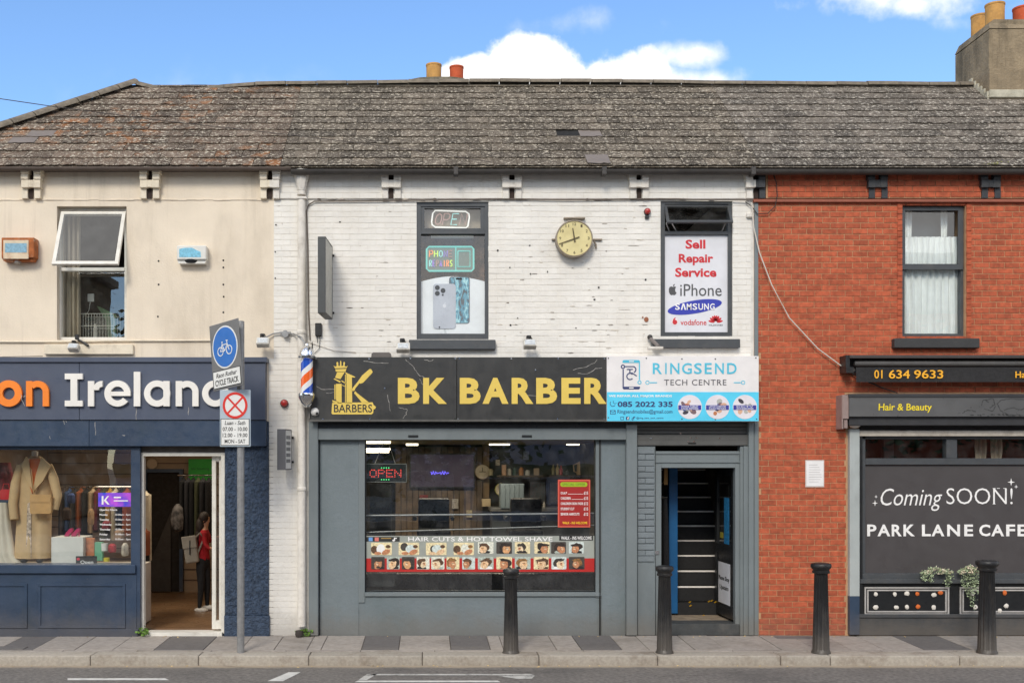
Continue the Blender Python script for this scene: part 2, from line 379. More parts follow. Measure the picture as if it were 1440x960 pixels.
# ================================================================== ground, road, kerb, pavement
asphalt = mat('asphalt', (.16, .146, .132), .88, .3, 22, 1., 90, .6, (.085, .08, .076), .9, bd=.006, chip=.9, ccol=(.27, .25, .225), chs=55)
nt_a = asphalt.node_tree; ba = nt_a.nodes['Principled BSDF']; src = ba.inputs['Base Color'].links[0].from_socket
ga = N(nt_a, 'ShaderNodeNewGeometry'); sa = N(nt_a, 'ShaderNodeSeparateXYZ'); nt_a.links.new(ga.outputs['Position'], sa.inputs[0]); na = N(nt_a, 'ShaderNodeTexNoise'); nt_a.links.new(ga.outputs['Position'], na.inputs['Vector']); na.inputs['Scale'].default_value = 3; na.inputs['Detail'].default_value = 6
fa_ = MATH(nt_a, 'MULTIPLY', RAMP(nt_a, MATH(nt_a, 'ADD', sa.outputs[1], MATH(nt_a, 'MULTIPLY', na.outputs['Fac'], .18)), -1.40, -1.26), .8)
nt_a.links.new(MIXC(nt_a, fa_, src, S(172, 156, 134)), ba.inputs['Base Color'])
worn = mat('worn road paint', S(206, 204, 198), .8, .1, 8, .5, 120, .35, (.16, .155, .15), 9, chip=.5, ccol=(.13, .125, .12), chs=26)
worn2 = mat('very worn road paint', S(190, 188, 182), .8, .1, 8, .5, 120, .85, (.12, .115, .11), 12, chip=1., ccol=(.12, .115, .11), chs=22)
kerbm = mat('granite kerb', S(166, 158, 146), .85, .12, 30, .4, 90, .6, S(112, 96, 80), 2.6, rnd=.08, chip=.25, ccol=S(90, 78, 66), chs=12)
slabm = mat('concrete paving slab', S(154, 146, 138), .85, .12, 14, .4, 80, .6, S(118, 110, 100), 1.9, rnd=.1, chip=.4, ccol=S(92, 84, 76), chs=13)
slabd = mat('dark paving slab', S(104, 100, 98), .8, .1, 14, .35, 80, .3, S(84, 80, 76), 2, rnd=.07)
grout = mat('dirty grout', S(96, 88, 80), .95, .15, 14)
plain = mat('far ground', (.16, .16, .15), .9)
MB_ = MB
struct('ground', MB().box(-400, 400, -400, 400, -.9, -.30), plain)
road = struct('road', MB().quad((-60, -13.2, -.145), (60, -13.2, -.145), (60, -1.30, -.145), (-60, -1.30, -.145)), asphalt)
def flatquad(pts, z):
    b = MB(); b.quad(*[(P(px, py, -wd).x, -wd, z) for px, py, wd in pts]); return b
def mark(pxs, z=-.141, m=worn):
    b = MB(); b.quad(*[((px-VPX)*(DIST-wd)/FPX, -wd, z) for px, wd in pxs]); return b.build('line_marking', m, road)
mark([(95, 2.17), (238, 2.17), (232, 2.06), (95, 2.06)])
mark([(376, 2.22), (398, 2.22), (423, 1.72), (406, 1.72)])
mark([(498, 2.28), (704, 2.28), (700, 2.19), (504, 2.19)])
mark([(512, 1.90), (752, 1.90), (745, 1.82), (528, 1.82)], m=worn2)
mark([(504, 2.16), (516, 2.16), (530, 1.83), (516, 1.83)], m=worn2)
mark([(728, 2.10), (748, 2.08), (752, 1.92), (700, 1.93)], m=worn2)
cr_m = mat('dark crack', (.05, .047, .044), .95)
rk = random.Random(11)
for i in range(7):
    b = MB(); x, y = rk.uniform(-5, 7), rk.uniform(-2.3, -1.45); a = rk.uniform(-.3, .3)+(3.14 if i % 2 else 0)
    for k in range(14):
        nx2, ny2 = x+.09*math.cos(a), y+.05*math.sin(a)+rk.uniform(-.01, .01); w_ = rk.uniform(.002, .005)
        b.quad((x, y-w_, -.1435), (nx2, ny2-w_, -.1435), (nx2, ny2+w_, -.1435), (x, y+w_, -.1435)); x, y = nx2, ny2; a += rk.uniform(-.5, .5)
    tag(b.build('road_crack', cr_m, road), kind='stuff')
pav = struct('pavement', MB().prism([(-40, 0)] and [(-40, -.3), (40, -.3), (40, -.012), (-40, -.012)], -1.02, .2), grout)
pav_z = lambda y: .025*y
for v in pav.data.vertices:     # crossfall towards the road
    if v.co.z > .1: v.co.z += pav_z(pav.location.y + v.co.y) if v.co.y < 0 else 0
def slab(xa, xb, y0, y1, m, name='paving_slab', parent=pav, j=.004, top=0.):
    dz = random.uniform(-.0025, .0025); b = MB().box(xa+j, xb-j, y0+j, y1-j, -.05, dz+top, .004)
    for v in b.bm.verts: v.co.z += pav_z(v.co.y)
    return b.build(name, m, parent)
sl = [-60, 15, 64, 121, 173, 229, 296, 347, 392, 437, 456, 511, 562, 633, 687, 705, 777, 811, 866, 903, 965, 1008, 1083, 1130, 1178, 1223, 1277, 1342, 1411, 1480, 1540]
xs = [(p-VPX)*13.52/FPX for p in sl]
darks = {1, 5, 11, 13, 17, 26}
for i in range(len(sl)-1):
    slab(xs[i], xs[i+1], -.93, .0, slabd if i in darks else slabm)
x = -8.
while x < 9.5:
    slab(x, x+.9, -1.02, -.935, slabm); x += .9
for (a, b_) in ((-9.5, xs[0]), (xs[-1], 9.5)):
    k = max(1, round((b_-a)/.55)); [slab(a+(b_-a)*i/k, a+(b_-a)*(i+1)/k, -.93, 0, slabm) for i in range(k)]
slab(P(1088, 0, -.1).x, P(1142, 0, -.1).x, -.24, -.06, slabd, top=.006)
slab(P(-30, 0, -.8).x, P(38, 0, -.8).x, -.92, -.74, slabd, top=.006)
kerb = struct('kerb', MB().box(-40, 40, -1.30, -1.022, -.3, -.06), grout)
kj = [-190, -30, 127, 279, 434, 594, 758, 925, 1098, 1168, 1350, 1500, 1660]
for a, b_ in zip(kj, kj[1:]):
    xa, xb = [(p-VPX)*12.69/FPX for p in (a, b_)]
    b = MB().box(xa+.004, xb-.004, -1.312+random.uniform(-.003, .003), -1.022, -.2, -.028+random.uniform(-.003, .003), .014, 3)
    b.build('kerb_stone', kerbm, kerb, smooth=True)
# the pavement and buildings of the other side of the street (behind the camera, seen in the glass)
struct('far_pavement', MB().box(-40, 40, -20, -13.2, -.3, -.03), slabm)
struct('far_road', MB().quad((-80, -29, -.12), (80, -29, -.12), (80, -20, -.12), (-80, -20, -.12)), asphalt)

# ================================================================== walls
def cells(x0, x1, z0, z1, ops):
    zs = sorted({z0, z1, *[o[2] for o in ops if z0 < o[2] < z1], *[o[3] for o in ops if z0 < o[3] < z1]})
    for a, b in zip(zs, zs[1:]):
        m = (a+b)/2; cur = x0
        for o in sorted([o for o in ops if o[2] < m < o[3]]):
            if o[0] > cur: yield cur, o[0], a, b
            cur = max(cur, o[1])
        if cur < x1: yield cur, x1, a, b
def wall(x0, x1, z0, z1, ops, yf=0., yb=.3):
    b = MB()
    for c in cells(x0, x1, z0, z1, ops): b.box(c[0], c[1], yf, yb, c[2], c[3])
    return b
def rect(px0, py0, px1, py1, y=0.):
    a, b = P(px0, py0, y), P(px1, py1, y); return (a.x, b.x, b.z, a.z)
def bricks(parent, x0, x1, z0, z1, ops, L, Hc, jx, jz, m, proud=.008, maxn=300, jit=.002, cx=1.5, cz=3.5):
    """running-bond bricks on the wall face; the largest 300 as parts, the rest joined"""
    out = []; row = 0; z = z0
    while z < z1-.02:
        zt = min(z+Hc, z1); o_ = -L/2*(row % 2) - random.uniform(0, .02)
        m_ = (z+zt)/2; hol = sorted([o for o in ops if o[2] < m_ < o[3]])
        x = x0+o_
        while x < x1:
            xa, xb = max(x, x0), min(x+L, x1); x += L
            segs = [(xa, xb)]
            for h in hol:
                ns = []
                for a, b in segs:
                    if h[1] <= a or h[0] >= b: ns.append((a, b)); continue
                    if h[0] > a: ns.append((a, h[0]))
                    if h[1] < b: ns.append((h[1], b))
                segs = ns
            out += [(a+jx/2, b-jx/2, z+jz/2+(random.uniform(-.003, .0015) if jx < .002 else 0), zt-jz/2+(random.uniform(-.001, .003) if jx < .002 else 0)) for a, b in segs if b-a > .03]
        z += Hc; row += 1
    out.sort(key=lambda q: (-round(q[1]-q[0], 2), (q[0]-cx)**2+(q[2]-cz)**2))
    cache = {}
    for i, (a, b, c, d) in enumerate(out[:maxn]):
        k = (round(b-a, 2), i % 6)
        y = -proud+random.uniform(-jit, jit)
        if k not in cache:
            bb = MB().box(-(b-a)/2, (b-a)/2, 0, proud+.004, -(d-c)/2, (d-c)/2, .0025)
            for v in bb.bm.verts:
                if v.co.y < .003: v.co.y += random.uniform(-.001, .001); v.co.z += random.uniform(-.0012, .0012)
            o = bb.build('brick', m, parent, local=True); cache[k] = o
        else:
            o = cache[k].copy(); COL.objects.link(o)
        o.location = Vector(((a+b)/2, y, (c+d)/2)) - WM[parent.name].translation
    s = MB()
    for a, b, c, d in out[maxn:]:
        y = -proud+random.uniform(-jit, jit)
        vs = [s.bm.verts.new(q) for q in ((a, .002, c), (b, .002, c), (b, .002, d), (a, .002, d), (a+.0025, y, c+.0025), (b-.0025, y, c+.0025), (b-.0025, y, d-.0025), (a+.0025, y, d-.0025))]
        for q in ((4, 5, 6, 7), (0, 1, 5, 4), (1, 2, 6, 5), (2, 3, 7, 6), (3, 0, 4, 7)): s.bm.faces.new([vs[i] for i in q])
    s.mark()
    if out[maxn:]: tag(s.build('brick_courses', m, parent), kind='stuff')
EZ = 6.03      # wall head
XL, XA, XB, XR = -6.75, P(385, 0).x, P(1060, 0).x, 9.6
# ---- openings (photo pixels at the facade plane)
W0, W1, W2, W3 = rect(80, 290, 178, 478), rect(586, 284, 687, 477), rect(929, 283, 1030, 476), rect(1268, 287, 1358, 475)
SHOPL, DOORL = rect(-90, 628, 184, 794), rect(196, 630, 314, 890)
SHOPB, DOORT = rect(512, 617, 840, 834), rect(922, 627, 1038, 893)
SHOPR = rect(1209, 606, 1600, 866)
# ---------------- left building
bl = thing('cream_shop_building', 'cream rendered building above the navy clothes shop with a hipped brown slate roof', 'building', (-4.5, 0, 0))
o = wall(XL, XA, P(0, 592).z, EZ, [W0, (-7.5, P(372, 0).x, -1, P(0, 592).z)]).build('wall', cream, bl)
b = MB(); z1 = P(0, 592).z
for c in cells(XL, P(378, 0).x, -.2, z1-.001, [SHOPL, DOORL]): b.box(c[0], c[1], .04, .3, c[2], c[3])
b.build('shopfront_wall', navy, bl)
b = MB()
b.box(XL, XL+.25, .3, 5.5, -.2, EZ); b.box(XL+.25, XA, 5.2, 5.5, -.2, EZ)
b.build('rear_wall', cream, bl)
# rough pier between the doorway and the white wall
b = MB(); a_, c_ = P(316, 865, -.03), P(378, 593, -.03)
nx, nz_ = 46, 190
g = [[None]*(nz_+1) for _ in range(nx+1)]
for i in range(nx+1):
    for k in range(nz_+1):
        X = a_.x+(c_.x-a_.x)*i/nx; Z = a_.z+(c_.z-a_.z)*k/nz_
        n = noise.noise(Vector((X*26, 3, Z*13)))+.6*noise.noise(Vector((X*55, 9, Z*30)))
        g[i][k] = b.bm.verts.new((X, -.035-.016*n if 0 < i < nx and 0 < k < nz_ else -.02, Z))
for i in range(nx):
    for k in range(nz_): b.bm.faces.new((g[i][k], g[i+1][k], g[i+1][k+1], g[i][k+1]))
b.mark(); b.box(a_.x, c_.x, -.019, .04, a_.z, c_.z)
b.pbox(315, 865, 379, 897, -.045, .04, .006)
b.build('rough_pier', navydash, bl)
# stall riser with its two raised panels, sill, mullion
b = MB(); b.pbox(-90, 806, 192, 896, -.06, .04, .004); b.pbox(-90, 884, 194, 897, -.075, -.061, .003)
b.build('stall_riser', navy, bl)
for x0, x1 in ((-60, 38), (53, 176)):
    b = MB(); y0, y1, t = 820, 883, 4
    b.pbox(x0, y0, x1, y0+t, -.075, -.061, .003); b.pbox(x0, y1-t, x1, y1, -.075, -.061, .003)
    b.pbox(x0, y0+t, x0+t, y1-t, -.075, -.061, .003); b.pbox(x1-t, y0+t, x1, y1-t, -.075, -.061, .003)
    b.build('panel_moulding', navy, bl)
win = MB().pbox(184, 629, 197, 895, -.05, .06, .004).pbox(-90, 626, 197, 632, -.04, .06).build('display_window', navy, bl)
MB().pbox(-90, 794, 190, 806, -.10, .06, .006).build('sill', navy, win)
MB().quad(*[P(a, b_, .05) for a, b_ in ((-92, 796), (186, 796), (186, 628), (-92, 628))]).build('pane', GLASS, win)
# doorway: header, frame, threshold, folded door leaf
fr = MB().pbox(197, 636, 202, 890, .02, .12, .002).pbox(311, 636, 316, 890, .02, .12, .002).pbox(202, 636, 311, 641, .02, .12, .002).pbox(204, 889, 312, 896, -.04, .2, .003).build('door_frame', upvc, bl)
MB().pbox(197, 627, 316, 636, .03, .13).build('door_header', mat('dark stained timber', S(88, 80, 74), .7, .2, 12, .2, 60), bl)
dr = MB().pbox(298, 641, 303.5, 884, .10, .16, .002).pbox(308, 641, 311, 884, .10, .16, .002).pbox(303.5, 641, 308, 648, .10, .16).pbox(303.5, 872, 308, 884, .10, .16).build('door', upvc, bl)
MB().quad(*[P(a, b_, .13) for a, b_ in ((303.5, 872), (308, 872), (308, 648), (303.5, 648))]).build('pane', GLASS, dr)
# fascia
fa = MB()
fa.pbox(-90, 509, 111.2, 590, -.14, 0, .002).pbox(111.8, 509, 373, 590, -.14, 0, .002)
fa = fa.build('fascia_board', navyfas, bl)
MB().pbox(-90, 591, 125, 627, -.12, .04, .003).pbox(125.5, 591, 374, 627, -.12, .04, .003).build('fascia_rail', navy, bl)
MB().pbox(-90, 502, 375, 509, -.17, 0, .004).build('fascia_capping', navyfas, bl)
# ledge and conduit under the upper window
MB().pbox(62, 484, 187, 498, -.05, 0, .006).build('sill', creamtrim, bl)
b = MB(); b.tube([P(-90, 480, -.02), P(60, 480.5, -.02), P(186, 479, -.02), P(300, 478.5, -.02)], .012, 6).build('conduit', creamtrim, bl)
b = MB()
for i in range(36):       # cracked lip of the frieze
    x0 = -60+i*12.4; yb_ = 281.5+random.uniform(-.5, .5); b.pbox(x0, yb_-1.4, x0+12.2, yb_, -.01+random.uniform(-.003, .003), 0)
b.build('frieze_lip', cream, bl)
b = MB()
for px, py in ((223, 367), (223, 400), (222, 445), (314, 376), (314, 366), (314, 400), (314.5, 417), (314, 439)): b.pell(px, py, 1.3, 1.4, -.003, .002, 8)
b.build('bolt_hole', dark, bl)
# window with the open top sash
wn = MB()
wn.pbox(80, 290, 178, 296, .10, .17).pbox(80, 296, 86, 478, .10, .17).pbox(175, 296, 178, 478, .10, .17).pbox(86, 376, 175, 381, .09, .17, .003).pbox(86, 474, 175, 478, .10, .17)
wn = wn.build('window', upvc, bl)
MB().quad(*[P(a, b_, .15) for a, b_ in ((86, 474), (175, 474), (175, 381), (86, 381))]).build('pane', GLASS, wn)
A, B_, C_, D_ = P(86, 297, .06), P(177, 297, .06), P(174, 371, -.28), P(76, 371, -.28)
A.x += .0; Wd = P(177, 0, .06).x-A.x
C_ = Vector((A.x+Wd, -.30, P(0, 371, -.30).z)); D_ = Vector((A.x-.0, -.30, C_.z)); B_ = Vector((A.x+Wd, .06, A.z))
def bar4(mb, a, b, c, d, t, th):
    """a frame of four bars round the quadrilateral a (top left), b, c, d"""
    nrm = (b-a).cross(d-a).normalized()*th
    def lerp(p, q, k): return p+(q-p)*k
    wv, hv = (b-a).length, (d-a).length
    u, v = (b-a).normalized()*t, (d-a).normalized()*t
    for q in ((a, b, b+v, a+v), (d-v, c-v, c, d), (a+v, a+u+v, d+u-v, d-v), (b-u+v, b+v, c-v, c-u-v)):
        f = [mb.bm.verts.new(p) for p in q]; k = [mb.bm.verts.new(p+nrm) for p in q]
        mb.bm.faces.new(f); mb.bm.faces.new(k[::-1])
        for i in range(4): mb.bm.faces.new((f[i], k[i], k[(i+1) % 4], f[(i+1) % 4]))
    return mb.mark()
sash = bar4(MB(), A, B_, C_, D_, .046, .04).build('open_sash', upvc, wn)
u = (B_-A).normalized()*.05; v = (D_-A).normalized()*.05
b = MB(); b.quad(A+u+v, B_-u+v, C_-u-v, D_+u-v); b.build('sash_pane', GLASS, wn)
# ---------------- centre building
bc = thing('white_shop_building', 'white painted brick building with grey shopfront housing the barber and phone shops', 'building', (1.2, 0, 0))
zf = P(0, 502).z
wl = wall(XA, XB, zf-.8, EZ, [W1, W2]).build('wall', whitejoint, bc)
MB().box(XA, P(434, 0).x, 0, .3, -.1, zf-.801).build('lower_wall', whitejoint, bc)
bricks(wl, XA, XB, zf-.02, P(0, 280).z, [W1, W2, (P(1056, 0).x, 9, 0, 9)], .224, .0735, .0, .008, whitebrick, proud=.0038, jit=.0012)
MB().box(XA, XB, -.020, -.001, P(0, 280).z, EZ-.002).build('frieze', whitejoint, bc)
b = MB(); z = P(0, 280).z+.003; row = 0
while z < EZ-.03:
    x = XA-(.11 if row % 2 else 0)
    while x < XB:
        b.box(max(x, XA)+.002, min(x+.222, XB), -.0235+random.uniform(-.0015, .0015), -.0195, z+.003, min(z+.0735, EZ)-.003); x += .224
    z += .0735; row += 1
tag(b.build('brick_courses', whitebrick, bc), kind='stuff')
lw = MB(); row = 0; z = .0
while z < zf-.02:
    x = P(378, 0).x; e = P(434, 0).x
    cut = x+(.11 if row % 2 else .3)
    for a, c in ((x, cut), (cut, e)): lw.box(a, c, -.0035+random.uniform(-.0008, .0008), .0, z+.002, min(z+.0735, zf)-.002, .0015)
    z += .0735; row += 1
tag(lw.build('brick_courses', whitebrick, bc), kind='stuff')
b = MB(); b.box(XA, XB, 5.2, 5.5, -.1, EZ); b.build('rear_wall', whitepaint, bc)
MB().box(XA-.05, XA+.201, .3, 5.2, -.1, EZ).build('party_wall', whitepaint, bc); MB().box(XB-.02, XB+.1, .3, 5.2, -.1, EZ).build('party_wall', whitepaint, bc)
b = MB()
for px, py in ((388, 316), (387, 354), (387, 391), (478, 312), (700, 352), (745, 345), (618, 460), (746, 385), (770, 382), (842, 404), (836, 421), (717, 376), (728, 447), (718, 457), (810, 461), (452, 430), (1033, 255), (908, 393)):
    b.pell(px, py, random.uniform(.8, 1.6), random.uniform(.8, 1.4), -.012, -.004, 7)
b.build('wall_fixing_hole', dark, bc)
ch_m = [mat('peeled paint grey', S(168, 160, 150), .9, .3, 30), mat('peeled paint dark', S(104, 94, 84), .9, .3, 30), mat('flaked mortar', S(196, 186, 172), .9, .2, 30)]
b = MB(); rc_ = random.Random(3)
for i in range(150):
    px, py = rc_.uniform(390, 1052), rc_.choice((rc_.uniform(286, 500), rc_.uniform(340, 470), rc_.uniform(455, 500)))
    if 570 < px < 702 or 914 < px < 1045 or 776 < px < 842 and py < 370 or 408 < px < 470: continue
    row = round((P(0, py).z-(zf-.02))/.0735)*.0735+(zf-.02); z = row if rc_.random() < .6 else P(0, py).z; X = P(px, 0).x
    w_, h_ = rc_.uniform(.01, .05)*(2.2 if rc_.random() < .12 else 1), rc_.uniform(.003, .009); n = 9; b.use(rc_.choice((0, 0, 2, 2, 1)))
    b.prism([(X+w_*math.cos(6.283*k/n)*rc_.uniform(.6, 1.1), z+h_*math.sin(6.283*k/n)*rc_.uniform(.5, 1.2)) for k in range(n)], -.0072, -.003)
for i in range(60):      # flaking along the top under the gutter and at the frieze line
    px = rc_.uniform(440, 1050); X = P(px, 0).x; z = P(0, rc_.choice((243, 244, 280)), -.02).z; w_, h_ = rc_.uniform(.01, .09), rc_.uniform(.004, .012); n = 9; b.use(rc_.choice((0, 1, 2)))
    b.prism([(X+w_*math.cos(6.283*k/n)*rc_.uniform(.6, 1.1), z+h_*math.sin(6.283*k/n)*rc_.uniform(.5, 1.2)) for k in range(n)], -.0268, -.018)
tag(b.build('flaked_paint', ch_m, bc), kind='stuff')
MB().pell(909, 449, 3.2, 3.6, -.0145, -.004, 9).pell(904, 446, 1.2, 1.2, -.0145, -.004, 7).build('chipped_brick', mat('exposed brick', S(150, 96, 70), .9), bc)
# grey shopfront
b = MB()
b.box(P(434, 0).x, P(504, 0).x, .04, .3, -.05, P(0, 617).z); b.box(P(504, 0).x, SHOPB[0], .14, .3, -.05, P(0, 617).z)
b.box(SHOPB[1]+.06, P(896, 0).x, .04, .3, -.05, P(0, 617).z)
b.box(P(434, 0).x, P(1062, 0).x, .06, .3, P(0, 617).z, zf-.802)
b.box(P(504, 0).x, SHOPB[1]+.06, .05, .3, -.05, P(0, 833).z)
b.build('shopfront_wall', greywall, bc)
MB().pbox(434, 592, 447, 893, -.07, .04, .003).build('pilaster', greypaint, bc)
MB().pbox(881, 597, 896, 893, -.07, .04, .003).build('pilaster', greypaint, bc)
MB().pbox(447, 602, 881, 618, -.05, .06, .003).build('lintel', greypaint, bc)
MB().pbox(448, 592, 880, 602, -.015, .05).build('shutter_slot', blackgloss, bc)
b = MB()
for px in (582, 742): b.pbox(px-8, 611.5, px+6, 614.5, -.062, -.05, .002)
b.build('shutter_lock', blackgloss, bc)
for q in ((449, 450, .035), (843, 844.6, .02), (880, 881.4, .0)): MB().pbox(q[0], 617, q[1], 893, q[2], .05).build('shadow_joint', dark, bc)
win = MB().pbox(504, 617, 513, 847, .035, .14, .004).pbox(838, 617, 846, 840, .035, .14, .004).pbox(513, 833, 846, 838, .02, .14, .003).build('display_window', greypaint, bc)
MB().quad(*[P(a, b_, .12) for a, b_ in ((511, 836), (842, 836), (842, 615), (511, 615))]).build('pane', GLASS, win)
MB().pbox(513, 617, 515, 833, .095, .13).pbox(836, 617, 838, 833, .095, .13).pbox(515, 830, 836, 833, .095, .13).build('glazing_bead', blackgloss, win)
# painted brick pier left of the phone shop door
pr = wall(P(896, 0).x, P(922, 0).x, -.05, P(0, 627).z, [], .03, .3).build('brick_pier', greypaint, bc)
b = MB(); z = P(0, 790).z; i = 0
while z < P(0, 628).z-.02:
    c0, c1 = P(897, 0).x, P(921, 0).x; sp = c0+(c1-c0)*(.45 if i % 2 else .99)
    for a, c in ((c0, sp), (sp, c1)):
        if c-a > .02: b.box(a+.001, c-.001, .012+random.uniform(-.005, .005), .03, z+random.uniform(.001, .009), z+.078-random.uniform(0, .006), .006)
    z += .078; i += 1
tag(b.build('brick_courses', greybrick, pr), kind='stuff')
MB().pbox(896.5, 792, 921.5, 893, .004, .03, .004).build('plinth', greypaint, bc)
# roller shutter over the door: slats, bottom bar
sh = MB().pbox(896, 594, 1053, 627, .06, .1).build('roller_shutter', shutterm, bc)
for i in range(3):
    y0 = 594+i*5.6
    b = MB(); a, c = P(896, y0+5.4), P(1052, y0); b.lathe([(.024, 0), (.024, c.x-a.x)], (a.x, .06, (a.z+c.z)/2), 10, 'x', sq=(.6, 1.05)); b.build('slat', shutterm, sh, smooth=True)
MB().pbox(896, 611, 1052, 626, .005, .05, .004).pbox(896, 617, 1052, 618, .001, .006).build('bottom_bar', shutterm, sh)
b = MB()
for px, py in ((915, 616), (957, 609), (971, 615.5), (979, 615.5), (968, 620.5), (976, 620.5), (1012, 616)): b.pell(px, py, 1.6, .9, .0, .006, 8)
b.build('rivet', chrome, sh); MB().pbox(968, 622, 979, 624, .0, .006).build('lock_slot', dark, sh)
# door frame, header, transom, jambs
df = MB().pbox(922, 652, 930, 893, .06, .16, .003).pbox(1034, 652, 1041, 893, .06, .16, .003).pbox(930, 652, 1034, 657.5, .06, .16, .003).build('door_frame', greypaint, bc)
MB().pbox(922, 634, 1041, 652, .07, .16, .003).pbox(922, 636, 1041, 638, .055, .07).pbox(922, 648, 1041, 650, .055, .07).build('door_header', greypaint, bc)
MB().pbox(1041, 627, 1046, 893, .03, .16, .002).pbox(1046, 627, 1053, 893, .0, .16, .003).pbox(1053, 592, 1060, 893, -.03, .16, .003).pbox(1060, 592, 1067, 893, -.01, .16, .003).build('door_jamb', greypaint, bc)
MB().pbox(928, 877, 1040, 893, .05, .4, .004).build('doorstep', mat('dark step paint', S(66, 68, 68), .7, .15, 8, .3, 50, .4, S(110, 104, 96), 4), bc)
MB().pbox(920, 780-6, 927, 783-4, .045, .06, .003).build('lock_plate', chrome, bc)
# open door leaf, folded inwards on the right
H1, H2 = P(1033, 0, .16).x, .16
lf = MB(); th = R(88)
ML = Matrix.Translation((H1, H2, 0)) @ Matrix.Rotation(math.pi-th, 4, 'Z')     # local x runs along the leaf, inwards
zb, zt, Lw = P(0, 872, .16).z, P(0, 658, .16).z, .8
def leafbox(b, x0, x1, z0, z1, y0=-.02, y1=.02): return b.box(x0, x1, y0, y1, z0, z1, .003)
b = MB(); leafbox(b, 0, Lw, zb, zb+.12); leafbox(b, 0, Lw, zb+.12, zb+.18); leafbox(b, 0, .1, zb+.18, zt); leafbox(b, Lw-.1, Lw, zb+.18, zt); leafbox(b, .1, Lw-.1, zt-.1, zt); leafbox(b, .1, Lw-.1, zb+.85, zb+.97); leafbox(b, .1, Lw-.1, zb+.18, zb+.85, -.01, .01)
leaf = b.xf(ML).build('door', blackgloss, bc)
b = MB(); b.quad((.1, 0, zb+.97), (Lw-.1, 0, zb+.97), (Lw-.1, 0, zt-.1), (.1, 0, zt-.1)); b.xf(ML).build('pane', GLASS, leaf)
# windows 1 and 2
def upper_window(R_, parent, split, label=None):
    pass
w1 = MB().pbox(586, 284, 592, 477, .02, .12).pbox(682, 284, 687, 477, .02, .12).pbox(592, 284, 682, 290, .02, .12).pbox(592, 469, 682, 477, .02, .12, .002)
w1.pbox(592, 324, 682, 329, .015, .12, .003).pbox(592, 290, 597, 324, .035, .12).pbox(676, 290, 682, 324, .035, .12).pbox(597, 290, 676, 293, .035, .12).pbox(597, 321, 676, 324, .035, .12)
w1 = w1.build('window', charcoal, bc)
MB().quad(*[P(a, b_, .07) for a, b_ in ((597, 321), (676, 321), (676, 293), (597, 293))]).build('pane', GLASS, w1)
MB().quad(*[P(a, b_, .08) for a, b_ in ((591, 470), (683, 470), (683, 328), (591, 328))]).build('pane', GLASS, w1)
MB().pbox(575, 477.5, 697, 491, -.09, .1, .006).build('sill', charcoal, w1)
w2 = MB().pbox(929, 283, 935, 476, .02, .12).pbox(1024, 283, 1030, 476, .02, .12).pbox(935, 283, 1024, 287, .02, .12).pbox(935, 467, 1024, 476, .02, .12, .002).pbox(935, 325, 1024, 330, .02, .12, .003)
w2 = w2.build('window', charcoal, bc)
MB().quad(*[P(a, b_, .09) for a, b_ in ((934, 468), (1025, 468), (1025, 329), (934, 329))]).build('pane', GLASS, w2)
MB().pbox(918, 476.5, 1041, 489, -.09, .1, .006).build('sill', charcoal, w2)
A, Bq = P(934, 288, .03), P(1026, 288, .03); lowz = P(0, 312, -.14).z
Cq, Dq = Vector((Bq.x, -.14, lowz)), Vector((A.x, -.14, lowz))
bar4(MB(), A, Bq, Cq, Dq, .035, .03).build('open_sash', charcoal, w2)
u = (Bq-A).normalized()*.03; v = (Dq-A).normalized()*.03
MB().quad(A+u+v, Bq-u+v, Cq-u-v, Dq+u-v).build('sash_pane', GLASS, w2)
b = MB()
for xx, d in ((937, 4), (945, 6), (1020, -5)): b.tube([P(xx, 314, -.1), P(xx+d, 325, .03)], .007, 6)
b.build('window_stay', alu, w2)
# ---------------- right building
br = thing('red_brick_building', 'red brick building on the right above the black fronted cafe', 'building', (6.5, 0, 0))
X1 = P(1067, 0).x
zc = P(0, 281).z
wr = wall(XB, XR, -.1, EZ, [W3, SHOPR]).build('wall', mortar, br)
ops3 = [W3, (P(1190, 0).x, XR, -1, P(0, 606).z), (P(1190, 0).x, XR, P(0, 604).z, P(0, 555).z), (XB, P(1062, 0).x, 0, 9)]
bricks(wr, P(1061, 0).x, P(1500, 0).x, 0, zc-.02, ops3+[(XB, X1, -1, P(0, 500).z)], .198, .0735, .007, .008, redbrick, proud=.007, cx=5.6, cz=3.2)
b2 = MB()
z = zc+.02; row = 0
while z < EZ-.02:
    x = P(1078, 0).x-(.1 if row % 2 else 0)
    while x < P(1500, 0).x:
        b2.box(max(x, P(1078, 0).x)+.004, x+.198-.005, -.045+random.uniform(-.002, .002), -.03, z+.005, min(z+.0735, EZ)-.004); x += .198
    z += .0735; row += 1
tag(b2.build('brick_courses', redbrick, wr), kind='stuff')
MB().box(P(1076, 0).x, XR, -.035, -.001, zc+.012, EZ-.002).build('frieze', mortar, br)
MB().pbox(1060, 280, 1440+140, 284, -.055, 0, .003).build('string_course', mat('red brown string course', S(150, 86, 66), .7, .1, 8, .2, 50, .3, S(100, 60, 50), 3), br)
b = MB()
for x0 in (1261.5, 1358.5):      # narrow brick strips each side of the window
    z = P(0, 476).z; k = 0
    while z < P(0, 286).z-.04:
        a = P(x0, 0).x; b.box(a, a+.062, -.016+random.uniform(-.002, .002), -.008, z+.004, z+.07); z += .0735
tag(b.build('reveal_brick', redbrick, br), kind='stuff')
MB().pbox(1061, 284, 1066.5, 893, -.02, .0, .003).build('joint_strip', greypaint, br)
MB().box(XR-.3, XR, .3, 5.5, -.1, EZ).box(XB+.1, XR-.3, 5.2, 5.5, -.1, EZ).build('rear_wall', mortar, br)
